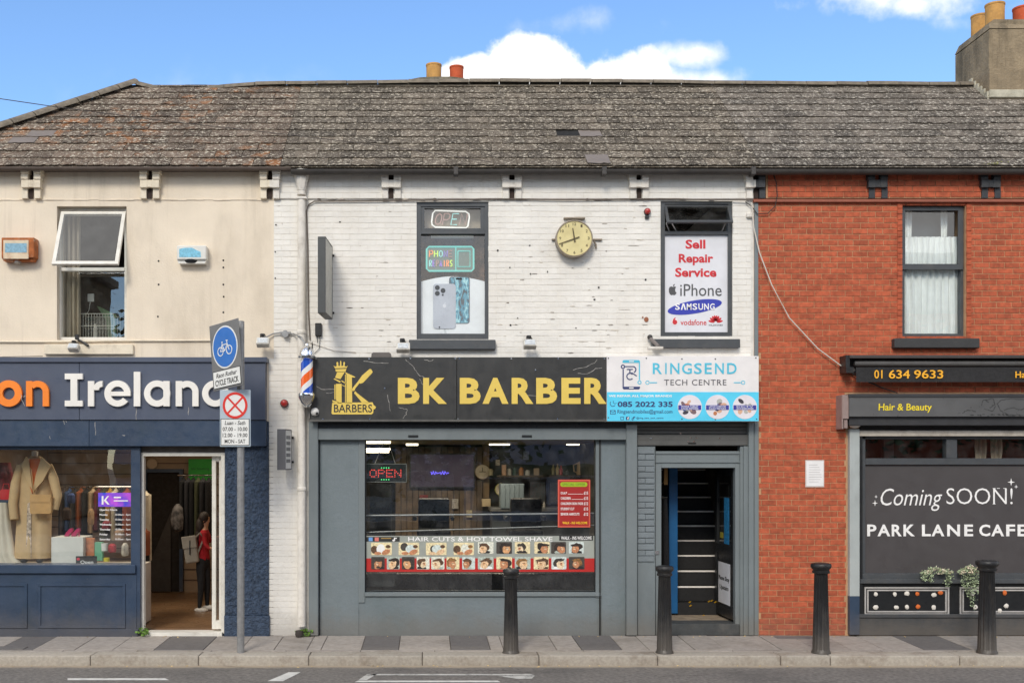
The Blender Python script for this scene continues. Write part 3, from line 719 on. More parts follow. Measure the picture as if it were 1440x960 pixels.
w3 = MB().pbox(1268, 287, 1358, 292, .06, .14).pbox(1268, 292, 1272, 474, .06, .14).pbox(1351, 292, 1358, 474, .06, .14).pbox(1272, 372, 1351, 377, .05, .14, .003).pbox(1272, 469, 1351, 475, .06, .14)
w3.pbox(1268.5, 290, 1355, 296, .045, .06, .002).pbox(1268.5, 371, 1355, 379, .035, .06, .003).pbox(1268.5, 296, 1273, 371, .045, .06).pbox(1347.5, 296, 1355, 371, .045, .06)
w3 = w3.build('window', charcoal, br)
MB().quad(*[P(a, b_, .1) for a, b_ in ((1271, 470), (1352, 470), (1352, 292), (1271, 292))]).build('pane', GLASS, w3)
MB().pbox(1258, 475.5, 1378, 489, -.1, .1, .008).build('sill', mat('black stone sill', S(56, 56, 56), .6, .1, 8, .3, 40), w3)
# cafe shopfront
b = MB()
b.pbox(1196, 866, 1580, 893, -.03, .1, .004).pbox(1196, 863, 1580, 868, -.05, -.03, .003)
b.build('stall_riser', cafeblack, br)
MB().pbox(1210, 820, 1580, 866, .0, .1).build('riser_panel', blackgloss, br)
for x0, x1 in ((1216, 1335), (1350, 1520)):
    b = MB()
    for k, (t, yy) in enumerate(((2, -.02), (5, -.012))):
        o_ = k*3.5
        for q in ((x0+o_, 825+o_, x1-o_, 825+o_+2), (x0+o_, 864-o_-2, x1-o_, 864-o_), (x0+o_, 827+o_, x0+o_+2, 862-o_), (x1-o_-2, 827+o_, x1-o_, 862-o_)): b.pbox(*q, yy, .0, .001)
    b.build('panel_moulding', mat('pale grey moulding', S(176, 172, 168), .6, .1, 8), br)
win = MB().pbox(1210, 616, 1217, 822, .01, .12, .003).pbox(1217, 644, 1580, 653, .01, .12, .003).pbox(1331, 616, 1346, 644, .01, .12, .003).pbox(1217, 613, 1580, 617, .01, .12).build('shop_window', charcoal, br)
b = MB(); b.quad(*[P(a, b_, .07) for a, b_ in ((1217, 644), (1331, 644), (1331, 617), (1217, 617))]); b.build('pane', GLASS, win)
b = MB(); b.quad(*[P(a, b_, .07) for a, b_ in ((1346, 644), (1580, 644), (1580, 617), (1346, 617))]); b.build('pane', GLASS, win)
b = MB(); b.quad(*[P(a, b_, .07) for a, b_ in ((1216, 808), (1580, 808), (1580, 653), (1216, 653))]); b.build('pane', GLASS, win)
MB().pbox(1210, 806, 1580, 814, -.03, .12, .004).pbox(1210, 814, 1580, 820, -.06, .12, .004).build('sill', charcoal, win)
MB().pbox(1195, 603, 1209, 838, -.07, .1, .004).build('shopfront_post', mat('pale grey post', S(166, 172, 170), .6, .06, 4, .1, 40, .3, S(120, 120, 118), 3, streak=.15), br)
MB().pbox(1195, 838, 1209, 892, -.075, .1, .004).build('post_base', navy, br)
MB().pbox(1209, 604, 1213, 866, -.04, .1, .002).build('window_jamb', blackgloss, br)
MB().pbox(1209, 605, 1580, 613, -.06, .02, .003).build('shutter_bottom_bar', mat('pale aluminium bar', S(182, 174, 162), .5, .1, 8, .1, 40, .5, S(120, 110, 98), 6), br)
MB().pbox(1209, 598, 1580, 605, -.02, .02).build('shutter_slot', blackgloss, br)

# ---------------- corbels under the eaves
CW, CB = creamtrim, mat('black corbel paint', S(48, 50, 53), .5, .15, 9, .2, 50, .3, S(90, 86, 80), 5)
CWH = mat('white corbel paint', S(222, 216, 206), .75, .08, 9, .4, 60, .45, S(160, 150, 136), 7)
def corbel(px, parent, mL, mR, sides=(1, 1)):
    base = MB().pbox(px-3.6, 237, px+3.6, 262, -.03, -.022).pbox(px-3.4, 264, px+3.4, 279, -.028, -.022).build('corbel_gap', mat('dark timber gap', S(58, 46, 40), .9), parent)
    for sg, m in ((-1, mL), (1, mR)):
        if not sides[0 if sg < 0 else 1]: continue
        x0, x1 = (px-14.5, px-3.5) if sg < 0 else (px+3.5, px+14.5)
        b = MB().pbox(x0, 236.5, x1, 243, -.15, 0, .004).pbox(x0+.4, 243, x1-.4, 252, -.12, 0, .006).pbox(x0-.3 if sg > 0 else x0+1, 252.2, x1-1 if sg > 0 else x1+.3, 263.6, -.105, 0, .004).pbox(x0+1.5, 263.8, x1-.8, 279, -.06, 0, .004)
        if sg < 0: b.pbox(x1+.3, 253, px, 263, -.10, -.03, .002)
        else: b.pbox(px, 253, x0-.3, 263, -.10, -.03, .002)
        b.build('corbel', m, parent)
corbel(43, bl, CW, CW); corbel(210, bl, CW, CW); corbel(379, bl, CW, CWH)
corbel(550, bc, CWH, CWH); corbel(720, bc, CWH, CWH); corbel(899, bc, CWH, CWH)
corbel(1063, bc, CWH, CB); corbel(1235, br, CB, CB); corbel(1394, br, CB, CB)

# ================================================================== roof
PT = R(38); TANP = math.tan(PT); Y0, Z0 = -.2, 6.065
YR = 2.225; ZR = Z0+TANP*(YR-Y0); YB = 2*YR-Y0+.1
S_ = (YR-Y0)/math.cos(PT)
hipx = lambda y: -4.40-1.046*(YR-y)
XR_ = 9.7
rA, rB = P(402, 0).x-.05, P(1064, 0).x
def rz(y): return Z0+TANP*(y-Y0)
roofs = []
for bld, x0, x1, m in ((bl, None, rA, slateA), (bc, rA, rB, slateB), (br, rB, XR_, slateC)):
    b = MB(); d = .03
    if x0 is None:
        f = [(hipx(Y0), Y0, Z0-d), (x1, Y0, Z0-d), (x1, YR, ZR-d), (-4.40, YR, ZR-d)]
        b.quad(*f); b.quad((x1, YB, Z0-d), (hipx(Y0), YB, Z0-d), (-4.40, YR, ZR-d), (x1, YR, ZR-d))
        b.bm.faces.new([b.bm.verts.new(q) for q in ((hipx(Y0), YB, Z0-d), (hipx(Y0), Y0, Z0-d), (-4.40, YR, ZR-d))]); b.mark()
        b.quad((hipx(Y0), Y0, Z0-d-.002), (x1, Y0, Z0-d-.002), (x1, YB, Z0-d-.002), (hipx(Y0), YB, Z0-d-.002))
    else:
        b.quad((x0, Y0, Z0-d), (x1, Y0, Z0-d), (x1, YR, ZR-d), (x0, YR, ZR-d)); b.quad((x1, YB, Z0-d), (x0, YB, Z0-d), (x0, YR, ZR-d), (x1, YR, ZR-d))
        b.quad((x0, Y0, Z0-d-.002), (x1, Y0, Z0-d-.002), (x1, YB, Z0-d-.002), (x0, YB, Z0-d-.002))
        if bld is br: b.bm.faces.new([b.bm.verts.new(q) for q in ((x1, Y0, Z0-d), (x1, YB, Z0-d), (x1, YR, ZR-d))]); b.mark()
    roofs.append(b.build('roof', dark if False else m, bld))
EXP = .246
def slate(parent, xa, xb, s, cache, m, dz=0, ln=None, new=None):
    wd = round(xb-xa, 3)
    ln = ln or min(EXP+.05, S_-s-.005)
    if ln < .05: return
    k = (wd, round(ln, 2), random.randint(0, 3))
    if new is not None: k = None
    if k is None or k not in cache:
        b = MB(); n_ = 7; T, Bt = [], []
        for q in range(n_+1):
            X = -wd/2+.004+(wd-.008)*q/n_; yj = random.uniform(-.010, .007)+(random.random() < .12)*.018; zj = .014+random.uniform(-.003, .004)
            T.append(b.bm.verts.new((X, yj, zj+.011))); Bt.append(b.bm.verts.new((X, yj+.003, zj)))
        t1_, t0_ = b.bm.verts.new((wd/2-.0025, ln, .008)), b.bm.verts.new((-wd/2+.0025, ln, .008)); b1_, b0_ = b.bm.verts.new((wd/2-.0025, ln, 0)), b.bm.verts.new((-wd/2+.0025, ln, 0))
        b.bm.faces.new(T+[t1_, t0_]); b.bm.faces.new((Bt+[b1_, b0_])[::-1]); b.bm.faces.new((T[-1], Bt[-1], b1_, t1_)); b.bm.faces.new((T[0], t0_, b0_, Bt[0]))
        for q in range(n_): b.bm.faces.new((T[q], Bt[q], Bt[q+1], T[q+1]))
        b.mark()
        o = b.build('slate', new or m, parent, local=True)
        if k: cache[k] = o
    else:
        o = cache[k].copy(); COL.objects.link(o)
    M = Matrix.Translation((0, Y0, Z0)) @ Matrix.Rotation(PT, 4, 'X')
    L = M @ Vector(((xa+xb)/2, s+random.uniform(-.005, .005), -.026+dz+random.uniform(0, .004)))
    o.matrix_basis = Matrix.Translation(-WM[parent.name].translation) @ Matrix.Translation(L) @ Matrix.Rotation(PT+random.uniform(-.008, .012), 4, 'X') @ Matrix.Rotation(random.gauss(0, .008), 4, 'Z')
    return o
rows = int(S_/EXP)+1
for ri, (rf, x0, x1, wdt, m) in enumerate(((roofs[0], None, rA, .355, slateA), (roofs[1], rA, rB, .305, slateB), (roofs[2], rB, 8.75, .305, slateC))):
    cache = {}
    for r_ in range(rows):
        s = r_*EXP; y = Y0+s*math.cos(PT)
        a = x0 if x0 is not None else hipx(y)+.03
        jog = wdt/2 if r_ % 2 else 0
        if x0 is None: st = x1-jog-math.ceil((x1-a)/wdt)*wdt
        else: st = a-jog
        x = st
        while x < x1-.01:
            xa, xb = max(x, a), min(x+wdt, x1)
            x += wdt
            if xb-xa < .05: continue
            if ri == 2 and xa > 8.15 and y > 1.65: continue
            px_c = VPX+((xa+xb)/2)*FPX/(DIST+y); 
            hole = (ri == 1 and r_ == 4 and 797 < px_c < 822)
            if hole: HOLE = (xa, xb, s); continue
            slate(rf, xa, xb, s, cache, m, new=slatenew if (ri == 1 and r_ == 4 and 822 <= px_c < 850) or (ri == 0 and r_ in (3, 4) and 22 < px_c-(0 if r_ == 3 else 30) < 58) else None)
hb_ = MB().box(HOLE[0]-.02, HOLE[1]+.02, HOLE[2]+.05, HOLE[2]+EXP+.03, -.028, -.02).xf(Matrix.Translation((0, Y0, Z0)) @ Matrix.Rotation(PT, 4, 'X')).build('slate_gap', dark, roofs[1])
o = slate(roofs[1], P(811, 0).x-.01+.12, P(847, 0).x+.08, .02, {}, slatenew, .02, ln=.32, new=slatenew)
# ridge and hip tiles
def ridge_tile(parent, p, q, name='ridge_tile', r=.105, m=ridgem):
    p, q = Vector(p), Vector(q); t = (q-p).normalized(); sd_ = t.cross(Vector((0, 0, 1))).normalized(); up = sd_.cross(t)
    b = MB(); n = 8; R1, R2 = [], []
    for rr, st in ((r, R1), (r*.82, R2)):
        for e in (p, q):
            st.append([b.bm.verts.new(e+sd_*rr*math.cos(math.pi*k/n)*1.15+up*rr*(math.sin(math.pi*k/n)*.8-.25)) for k in range(n+1)])
    for k in range(n):
        b.bm.faces.new((R1[0][k], R1[0][k+1], R1[1][k+1], R1[1][k])); b.bm.faces.new((R2[0][k+1], R2[0][k], R2[1][k], R2[1][k+1]))
        for e in (0, 1): b.bm.faces.new((R1[e][k], R2[e][k], R2[e][k+1], R1[e][k+1]))
    b.bm.faces.new((R1[0][0], R1[1][0], R2[1][0], R2[0][0])); b.bm.faces.new((R1[0][n], R2[0][n], R2[1][n], R1[1][n]))
    return b.mark().build(name, m, parent, smooth=True)
for ri, (x0_, x1_) in enumerate(((-4.40, rA), (rA, rB), (rB, 8.23))):
    MB().box(x0_, x1_, YR-.07, YR+.07, ZR-.16, ZR-.055+(.02 if ri else -.06)).build('ridge_bedding', ridgem, roofs[ri])
x = -4.42
while x < 8.22:
    nx_ = min(x+.46, 8.24); mid = (x+nx_)/2; par = roofs[0] if mid < rA else roofs[1] if mid < rB else roofs[2]
    sag = lambda X: -.10*math.exp(-((X+3.7)/.75)**2) - .03 + .045*math.exp(-((X-1.5)/3)**2) + random.uniform(-.004, .004)+ (.06 if X < -4.3 else 0)
    ridge_tile(par, (x+.004, YR, ZR+sag(x)), (nx_-.004, YR, ZR+sag(nx_)), r=.10+random.uniform(-.004, .004)); x = nx_
k = 11
for i in range(k):
    a, c = i/k, (i+1)/k
    pt = lambda t: Vector((hipx(YR-(YR-Y0)*t), YR-(YR-Y0)*t, rz(YR-(YR-Y0)*t)+.02))
    ridge_tile(roofs[0], pt(a+.002), pt(c-.002), 'hip_tile', .105)
# eaves: soffit, gutter
MB().box(XL-.1, P(415, 0).x, -.17, .0, P(0, 237, -.17).z, Z0-.034, .004).build('soffit_board', soffit, bl)
def gutter(x0, x1, parent, m, z=6.0, y=-.19, r=.06):
    b = MB(); n = 10; o_, i_ = [], []
    for rr, st in ((r, o_), (r-.006, i_)):
        for X in (x0, x1): st.append([b.bm.verts.new((X, y+rr*math.cos(math.pi+math.pi*k/n), z+rr*math.sin(math.pi+math.pi*k/n))) for k in range(n+1)])
    for k in range(n):
        b.bm.faces.new((o_[0][k], o_[0][k+1], o_[1][k+1], o_[1][k])); b.bm.faces.new((i_[0][k+1], i_[0][k], i_[1][k], i_[1][k+1]))
    for e in (0, n): b.bm.faces.new((o_[0][e], o_[1][e], i_[1][e], i_[0][e]))
    return b.mark().build('gutter', m, parent, smooth=True)
gutter(XL-.2, P(412, 0).x, bl, soffit, z=6.035, r=.04); gutter(P(412, 0).x+.001, rB, bc, gutterm); gutter(rB+.001, XR_, br, gutterm)
MB().box(P(415, 0).x+.001, XB, -.12, .0, 5.985, Z0-.034).build('soffit_board', gutterm, bc); MB().box(XB, XR, -.12, .0, 5.985, Z0-.034).build('soffit_board', gutterm, br)
b = MB()
for px in (641, 849, 1058): b.box(P(px, 0, -.19).x-.03, P(px, 0, -.19).x+.03, -.256, -.13, 5.93, 6.03, .005)
b.build('gutter_joint', gutterm, bc)
# moss and litter in the gutter
moss = mat('moss', S(150, 150, 84), .95, .3, 20)
def leafcloud(b, c, r, n, sz, up=1.):
    for i in range(n):
        p = Vector(c)+Vector((random.gauss(0, r[0]), random.gauss(0, r[1]), abs(random.gauss(0, r[2]))*up))
        a = Vector((random.uniform(-1, 1), random.uniform(-1, 1), random.uniform(-.6, 1))).normalized()*sz*random.uniform(.6, 1.3)
        c2 = a.cross(Vector((random.uniform(-1, 1), random.uniform(-1, 1), random.uniform(-1, 1)))).normalized()*sz*.35
        b.quad(p, p+a*.5+c2, p+a, p+a*.5-c2)
    return b
tag(leafcloud(MB(), P(1398, 231, -.2), (.07, .015, .012), 40, .02).build('moss_tuft', moss), 'green moss growing in the gutter above the rightmost black corbel', 'moss', kind='stuff')

# ================================================================== chimneys
ch = thing('rendered_chimney', 'large rendered chimney stack rising from the ridge at the right', 'chimney', (9.0, 2.2, 7.5))
xa = 8.24; yf, yb_ = 1.74, 2.78; zt = P(0, 40, 1.74).z
MB().box(xa, 9.9, yf, yb_, rz(yf)-.25, zt, .02).build('stack', stuccom, ch)
MB().box(xa-.005, 9.905, yf-.012, yb_, rz(yf)+.10, P(0, 96, 1.74).z, .005).build('stack_base', stuccom, ch)
b = MB().prism([(xa+.0, zt), (9.9, zt), (9.9, zt+.16), (xa+.10, zt+.16), (xa+.03, zt+.11)], yf+.0, yb_)
for v in b.bm.verts:
    if v.co.y < yf+.01 and v.co.z > zt+.05: v.co.y += .07
    if v.co.y > yb_-.01 and v.co.z > zt+.05: v.co.y -= .07
b.build('capping', stuccom, ch)
b = MB().box(xa-.01, 9.91, yf-.03, yf+.02, P(0, 138, 1.74).z, P(0, 127, 1.74).z, .008)
for i in range(6):
    y = yf+i*.09; b.box(xa-.035, xa-.006, y, y+.088, rz(y)-.03+.01, rz(y)+.10+.0, .004)
b.build('flashing', mat('pale mortar flashing', S(182, 176, 158), .9, .15, 8, .4, 40, .6, S(120, 112, 92), 7), ch)
def pot(cx, cy, z, r, h, m, label, grp='chimney pots'):
    o = MB().lathe([(r*.94, -.06), (r, 0), (r*.98, h*.5), (r, h-.03), (r*1.05, h-.025), (r*1.05, h), (r*.86, h), (r*.84, h-.2), (.001, h-.2)], (cx, cy, z), 24).build('chimney_pot', m, smooth=True)
    return tag(o, label, 'chimney pot', grp)
def potpx(pxl, pxr, pyt, pyb, y, m, label):
    a, c = P(pxl, pyt, y), P(pxr, pyb, y); r = (c.x-a.x)/2
    pot((a.x+c.x)/2, y, c.z-.06, r*.97, a.z-c.z+.02, m, label)
potpx(1366, 1389, 19, 52, 2.5, potY, 'buff clay pot at the back left of the big right hand chimney')
potpx(1386, 1412, 3, 34, 1.95, potY, 'tallest buff clay pot at the front of the big right hand chimney')
potpx(1425, 1452, 8, 34, 1.95, potR, 'red clay pot on the big right hand chimney cut off by the photo edge')
sk = thing('low_chimney', 'low lichen covered chimney stack just behind the ridge near the middle', 'chimney', (.2, 2.9, 7.6))
b = MB(); a_, c_ = P(566, 0, 2.8).x, P(664, 0, 2.8).x
prof = [(566, 119), (575, 112), (590, 109), (612, 108), (636, 108), (652, 110), (664, 118), (664, 150), (566, 150)]
b.pprism(prof, 2.75, 3.3).build('stack', mat('mossy chimney stone', S(120, 112, 96), .95, .3, 22, .8, 30, .6, S(78, 74, 58), 9, chip=.6, ccol=S(190, 182, 160), chs=30), sk)
potpx(599, 621, 88, 110, 2.95, potY, 'buff clay pot on the low chimney behind the ridge')
potpx(632, 652, 91, 111, 2.95, potR, 'red clay pot on the low chimney behind the ridge')

# ================================================================== letters on the navy fascia
def stroke_letter(parts, y0, y1):
    b = MB()
    for f in parts: f(b)
    return b
def arc(b, px, py, ro, ri, a0, a1, y0, y1, sx=1., n=26, ):
    """annular sector in photo pixels, angles in degrees counter-clockwise from +x"""
    c = P(px, py, y0); q = (DIST+y0)/FPX; full = abs(a1-a0) >= 359.9
    if full: return b.ring(c.x, c.z, ro*q, ri*q, y0, y1, 40)
    pts = []
    for i in range(n+1):
        t = R(a0+(a1-a0)*i/n); pts.append((c.x+ro*q*math.cos(t)*sx, c.z+ro*q*math.sin(t)))
    for i in range(n, -1, -1):
        t = R(a0+(a1-a0)*i/n); pts.append((c.x+ri*q*math.cos(t)*sx, c.z+ri*q*math.sin(t)))
    return b.prism(pts, y0, y1)
YL, YK = -.185, -.139
sg = thing('shop_name_lettering', 'raised orange and white letters on the navy fascia ending in the word Ireland', 'shop lettering', P(160, 571, -.14))
def L(fn, m, nm='letter'):
    b = MB(); fn(b); return b.build(nm, m, sg)
L(lambda b: arc(b, 12, 553, 18.6, 8.6, 0, 360, YL, YK), orange)
def letter_n(b, x, w):      # x left edge, w width
    ro = w/2-.2; xc = x+w/2+.2
    b.pbox(x, 535.5, x+8.6, 571, YL, YK); b.pbox(x+w-8.6, 550+1, x+w, 571, YL, YK)
    arc(b, x+w-ro, 551, ro, ro-8.6, 0, 138, YL-.001, YK, n=20)
L(lambda b: letter_n(b, 36.5, 32), orange)
L(lambda b: (b.pbox(91, 525, 116, 533, YL, YK), b.pbox(99, 533, 108.5, 563, YL, YK), b.pbox(91, 563, 116, 571, YL, YK)), offwhite)
def letter_r(b):
    b.pbox(123.5, 535.5, 132, 571, YL, YK); arc(b, 143.5, 548.5, 13.2, 4.9, 88, 178, YL-.001, YK, n=14)
L(letter_r, offwhite)
def letter_e(b):
    arc(b, 165, 553, 18.4, 9.8, 0, 322, YL, YK, n=34); b.pbox(155.4, 550.3, 183.3, 556.4, YL-.001, YK)
L(letter_e, offwhite)
L(lambda b: b.pbox(188, 522.5, 197, 571, YL, YK), offwhite)
L(lambda b: (arc(b, 220.8, 553, 18.4, 9.8, 0, 360, YL, YK), b.pbox(229.6, 535.5, 238.4, 571, YL-.001, YK)), offwhite)
L(lambda b: letter_n(b, 247, 32), offwhite)
L(lambda b: (arc(b, 302.5, 553, 18.4, 9.8, 0, 360, YL, YK), b.pbox(312, 522.5, 320.5, 571, YL-.001, YK)), offwhite)

# ================================================================== black barber fascia
fz = thing('barber_fascia_sign', 'long black fascia sign with gold lettering above the barber window', 'shop sign', P(645, 592, -.18))
YF = -.185
MB().pbox(437, 502, 642, 591.5, YF, -.02, .002).build('sign_panel', blackboard, fz)
MB().pbox(642.6, 502, 852.5, 591.5, YF, -.02, .002).build('sign_panel', blackboard, fz)
MB().pbox(434, 589.5, 853, 592.5, YF-.008, YF).build('edge_trim', chrome if False else mat('dull metal trim', S(96, 94, 90), .4, metal=.4), fz)
for t, x0, x1 in (('B', 559.5, 590), ('K', 595, 628.5), ('B', 646.5, 676), ('A', 678.5, 715), ('R', 719.5, 750), ('B', 754, 783.5), ('E', 789.5, 816.5), ('R', 821.5, 853)):
    MB().ptext(t, x0, 531, x1, 567.6, YF-.006, bold=.042, th=.005).build('letter', gold, fz)
# logo: crown, I, K shaped as an open razor, BARBERS plate
lg = MB(); y_ = YF-.005; yk = YF+.001
def pp(*pts): lg.pprism([(430+a/8.73, 490+b_/8.73) for a, b_ in pts], y_, yk)
pp((340, 205), (360, 222), (380, 212), (376, 172), (388, 160), (398, 172), (400, 212), (418, 214), (422, 160), (428, 145), (436, 160), (438, 214), (458, 212), (462, 172), (470, 160), (482, 172), (476, 214), (500, 222), (516, 205), (500, 245), (488, 282), (370, 282), (360, 245))
pp((385, 288), (478, 288), (425, 375), (360, 358)); pp((340, 372), (352, 366), (430, 400), (420, 418)); pp((440, 388), (498, 424), (498, 436), (436, 402))
pp((352, 440), (364, 440), (364, 622), (352, 622)); pp((370, 432), (440, 432), (440, 670), (400, 670), (370, 628))
pp((482, 318), (492, 318), (492, 668), (482, 668)); pp((480, 286), (606, 346), (606, 354), (566, 352), (570, 668), (500, 668), (500, 322)); pp((445, 444), (482, 460), (482, 468), (445, 452))
pp((585, 470), (640, 402), (690, 330), (780, 252), (800, 250), (822, 284), (812, 302), (704, 418), (672, 430), (660, 424), (606, 490), (600, 512), (575, 522), (560, 505))
pp((605, 520), (630, 545), (780, 662), (690, 662), (592, 545)); pp((325, 632), (400, 652), (400, 668), (330, 655))
pp((326, 664), (820, 658), (832, 690), (862, 715), (850, 740), (832, 745), (828, 790), (810, 806), (325, 806), (316, 790), (322, 690))
lg.build('razor_and_crown_logo', gold, fz)
b = MB().pprism([(430+a/8.73, 490+c/8.73) for a, c in ((338, 242), (505, 236), (500, 246), (345, 252))], YF-.0065, YF-.004)
b.ptext('BARBERS', 430+345/8.73, 490+684/8.73, 430+815/8.73, 490+782/8.73, YF-.007, bold=.012, th=.002)
tag(b.build('logo_lettering', blackboard, fz), kind='stuff')
b = MB()
for px, py in ((445, 504), (519, 504), (577, 503.6), (640, 503.6), (646, 503.6), (719, 504), (785, 504), (850, 504), (454, 589), (520, 588.5), (640, 588.8), (644, 588.8), (717, 588.5), (784, 589), (850, 589), (541, 545.5), (753, 520)):
    b.pell(px, py, 1.1, 1.1, YF-.004, YF, 8)
tag(b.build('screw_head', chrome, fz), kind='stuff')
scuff = mat('pale scuff', S(168, 164, 158), .8, .3, 20)
b = MB()
def scratch(b, pts, y, w=.36):
    pts = [(x+random.uniform(-.7, .7), y_+random.uniform(-.7, .7)) for x, y_ in pts]
    for (x0, y0), (x1, y1) in zip(pts, pts[1:]):
        l = math.hypot(x1-x0, y1-y0) or 1; nx_, ny = -(y1-y0)/l*w*random.uniform(.4, 1), (x1-x0)/l*w*random.uniform(.4, 1)
        b.quad(P(x0+nx_, y0+ny, y), P(x1+nx_, y1+ny, y), P(x1-nx_, y1-ny, y), P(x0-nx_, y0-ny, y))
def sub(pts, n=4):
    out = []
    for (x0, y0), (x1, y1) in zip(pts, pts[1:]): out += [(x0+(x1-x0)*i/n, y0+(y1-y0)*i/n) for i in range(n)]
    return out+[pts[-1]]
for pts in ([(570, 505), (578, 512), (585, 522), (590, 528), (596, 530)], [(596, 505), (606, 508), (609, 505)], [(560, 573), (566, 574), (573, 576), (571, 582), (566, 588)], [(445, 543), (453, 548), (470, 547)], [(545, 555), (549, 578)],
            [(806, 520), (820, 517), (836, 510), (840, 505)], [(812, 524), (826, 526), (838, 518), (846, 517)], [(590, 532), (594, 540), (601, 543)], [(512, 507), (532, 510), (546, 511)], [(730, 556), (760, 556)], [(458, 553), (470, 551)]):
    scratch(b, sub(pts), YF-.0012)
tag(b.build('scratches', scuff, fz), kind='stuff')
b = MB()
for pts in ([(29, 554), (31, 556), (30, 560), (34, 570)], [(35, 556), (33, 559)], [(89, 591), (91, 596)], [(92, 592), (94, 594)], [(134, 593), (134.5, 612)], [(191, 572), (191.5, 590)], [(265, 573), (265, 583)], [(70, 613), (71, 617)], [(172, 612), (176, 612)]):
    scratch(b, sub(pts, 3), -.1865 if pts[0][0] < 36 else (-.1412 if pts[0][1] < 590 else -.1212), .45)
tag(b.build('scratches', scuff, bl), kind='stuff')
# small things above and beside the black fascia
tag(MB().pprism([(522, 502), (522.5, 497), (525, 495.3), (547, 495.3), (549.5, 497), (550, 502)], -.12, -.02).build('sensor_box', mat('dull brown box', S(98, 92, 88), .6), None), 'small brown box standing on top of the black barber fascia', 'sensor box')
cc = thing('dome_camera', 'small white dome camera on the lower left corner of the barber fascia', 'security camera', P(443, 579, -.19))
MB().lathe([(.052, 0), (.054, .012), (.044, .03), (.02, .046), (.001, .05)], P(443, 579, -.187), 20, 'y').build('housing', flat('camera white', S(214, 212, 208), .35), cc, smooth=True)
MB().sphere(P(445.5, 581, -.222), .018, (1, 1, 1)).build('lens', blackgloss, cc, smooth=True)

# ================================================================== phone shop sign
tcn = thing('phone_shop_sign', 'white and sky blue sign board of the phone repair shop over the stairs door', 'shop sign', P(960, 592, -.22))
YT = -.225
MB().pbox(853.5, 500.5, 1067, 592, YT, -.03, .002).build('sign_panel', flat('white sign face', S(232, 228, 226), .35), tcn)
skyb = flat('sky blue print', S(92, 208, 240), .35); cyan = flat('cyan letters', S(82, 190, 216), .4); navyv = flat('navy print', S(52, 64, 110), .4); indigo = flat('indigo print', S(62, 62, 150), .4); greyv = flat('grey print', S(92, 90, 96), .4)
MB().pbox(853.6, 551, 1066.8, 591.8, YT-.002, YT).build('blue_band', skyb, tcn)
b = MB()
for t, x0, x1 in (('R', 918, 931), ('I', 935.5, 937.5), ('N', 942.5, 955.5), ('G', 959, 973), ('S', 976, 987), ('E', 991, 1001), ('N', 1005.5, 1018), ('D', 1022.5, 1036)):
    b.ptext(t, x0, 510.2, x1, 525.6, YT-.004, bold=.014, th=.003)
b.build('lettering', cyan, tcn)
MB().ptext('TECH CENTRE', 934, 533.4, 1021.5, 541.5, YT-.004, spacing=1.12, th=.003).build('lettering', greyv, tcn)
b = MB()
for cx, x0, x1 in ((910.5, 914, 924), (1045, 1032, 1041.5)):
    c = P(cx, 537.7, YT-.003); b.ring(c.x, c.z, .027, .018, YT-.003, YT+.001, 20); b.pbox(x0, 537.1, x1, 538.5, YT-.003, YT)
b.pprism([(875.5, 510), (875.5, 507.5), (877, 506), (898.5, 506), (900, 507.5), (900, 510)], YT-.003, YT); b.pbox(898.4, 510, 900, 534, YT-.003, YT)
c = P(899.3, 537.4, YT-.003); b.ring(c.x, c.z, .026, .015, YT-.003, YT+.001, 20)
tag(b.build('phone_logo', cyan, tcn), kind='stuff')
b = MB(); b.pprism([(875.5, 543.4), (900, 543.4), (900, 545.6), (898.5, 547.2), (877, 547.2), (875.5, 545.6)], YT-.003, YT); b.pbox(875.5, 519, 877.2, 543.4, YT-.003, YT)
c = P(876, 515.4, YT-.003); b.ring(c.x, c.z, .028, .014, YT-.003, YT+.001, 20)
b.pbox(879, 514.5, 890, 516, YT-.003, YT); arc(b, 890, 519.4, 5, 3.4, -70, 90, YT-.003, YT, n=12); b.pprism([(887, 523.4), (889, 523.4), (896, 528), (894.6, 529)], YT-.0032, YT)
b.pbox(881.5, 518.4, 890, 519.9, YT-.003, YT); b.pbox(885, 519.9, 886.6, 524.6, YT-.003, YT); arc(b, 886, 529, 5.2, 3.7, 40, 320, YT-.0035, YT, n=16)
b.build('phone_logo', navyv, tcn)
MB().pbox(884.5, 507.3, 891.5, 508.6, YT-.0045, YT-.003).pbox(884.8, 544.4, 891, 546, YT-.0045, YT-.003).build('phone_slots', whitev, tcn)
MB().ptext('WE REPAIR ALL MAJOR BRANDS', 856, 555, 945, 558.9, YT-.004, bold=.03, th=.002).build('lettering', whitev, tcn)
b = MB().ptext('085 2022 335', 868.5, 564.3, 946, 572, YT-.004, bold=.03, th=.002).ptext('Ringsendmobiles@gmail.com', 868.3, 575.5, 945.5, 582.6, YT-.004, bold=.004, th=.002).ptext('@ring_sens_tech_centre', 895, 586, 933, 589.4, YT-.004, th=.002)
arc(b, 862, 567, 4.4, 3.6, 140, 320, YT-.004, YT-.002, n=10); arc(b, 865, 564.6, 3, 2.4, 150, 320, YT-.0041, YT-.002, n=10)
for q in ((858, 576.4, 865.6, 577.1), (858, 581.6, 865.6, 582.3), (858, 577.1, 858.8, 581.6), (864.8, 577.1, 865.6, 581.6)): b.pbox(*q, YT-.004, YT-.002)
b.pprism([(858.8, 577.1), (861.8, 579.6), (864.8, 577.1), (864.8, 578), (861.8, 580.5), (858.8, 578)], YT-.004, YT-.002)
tag(b.build('lettering', navyv, tcn), kind='stuff')
b = MB()
b.pbox(880.5, 585.5, 885, 590.2, YT-.004, YT-.002).build('social_icon', navyv, tcn)
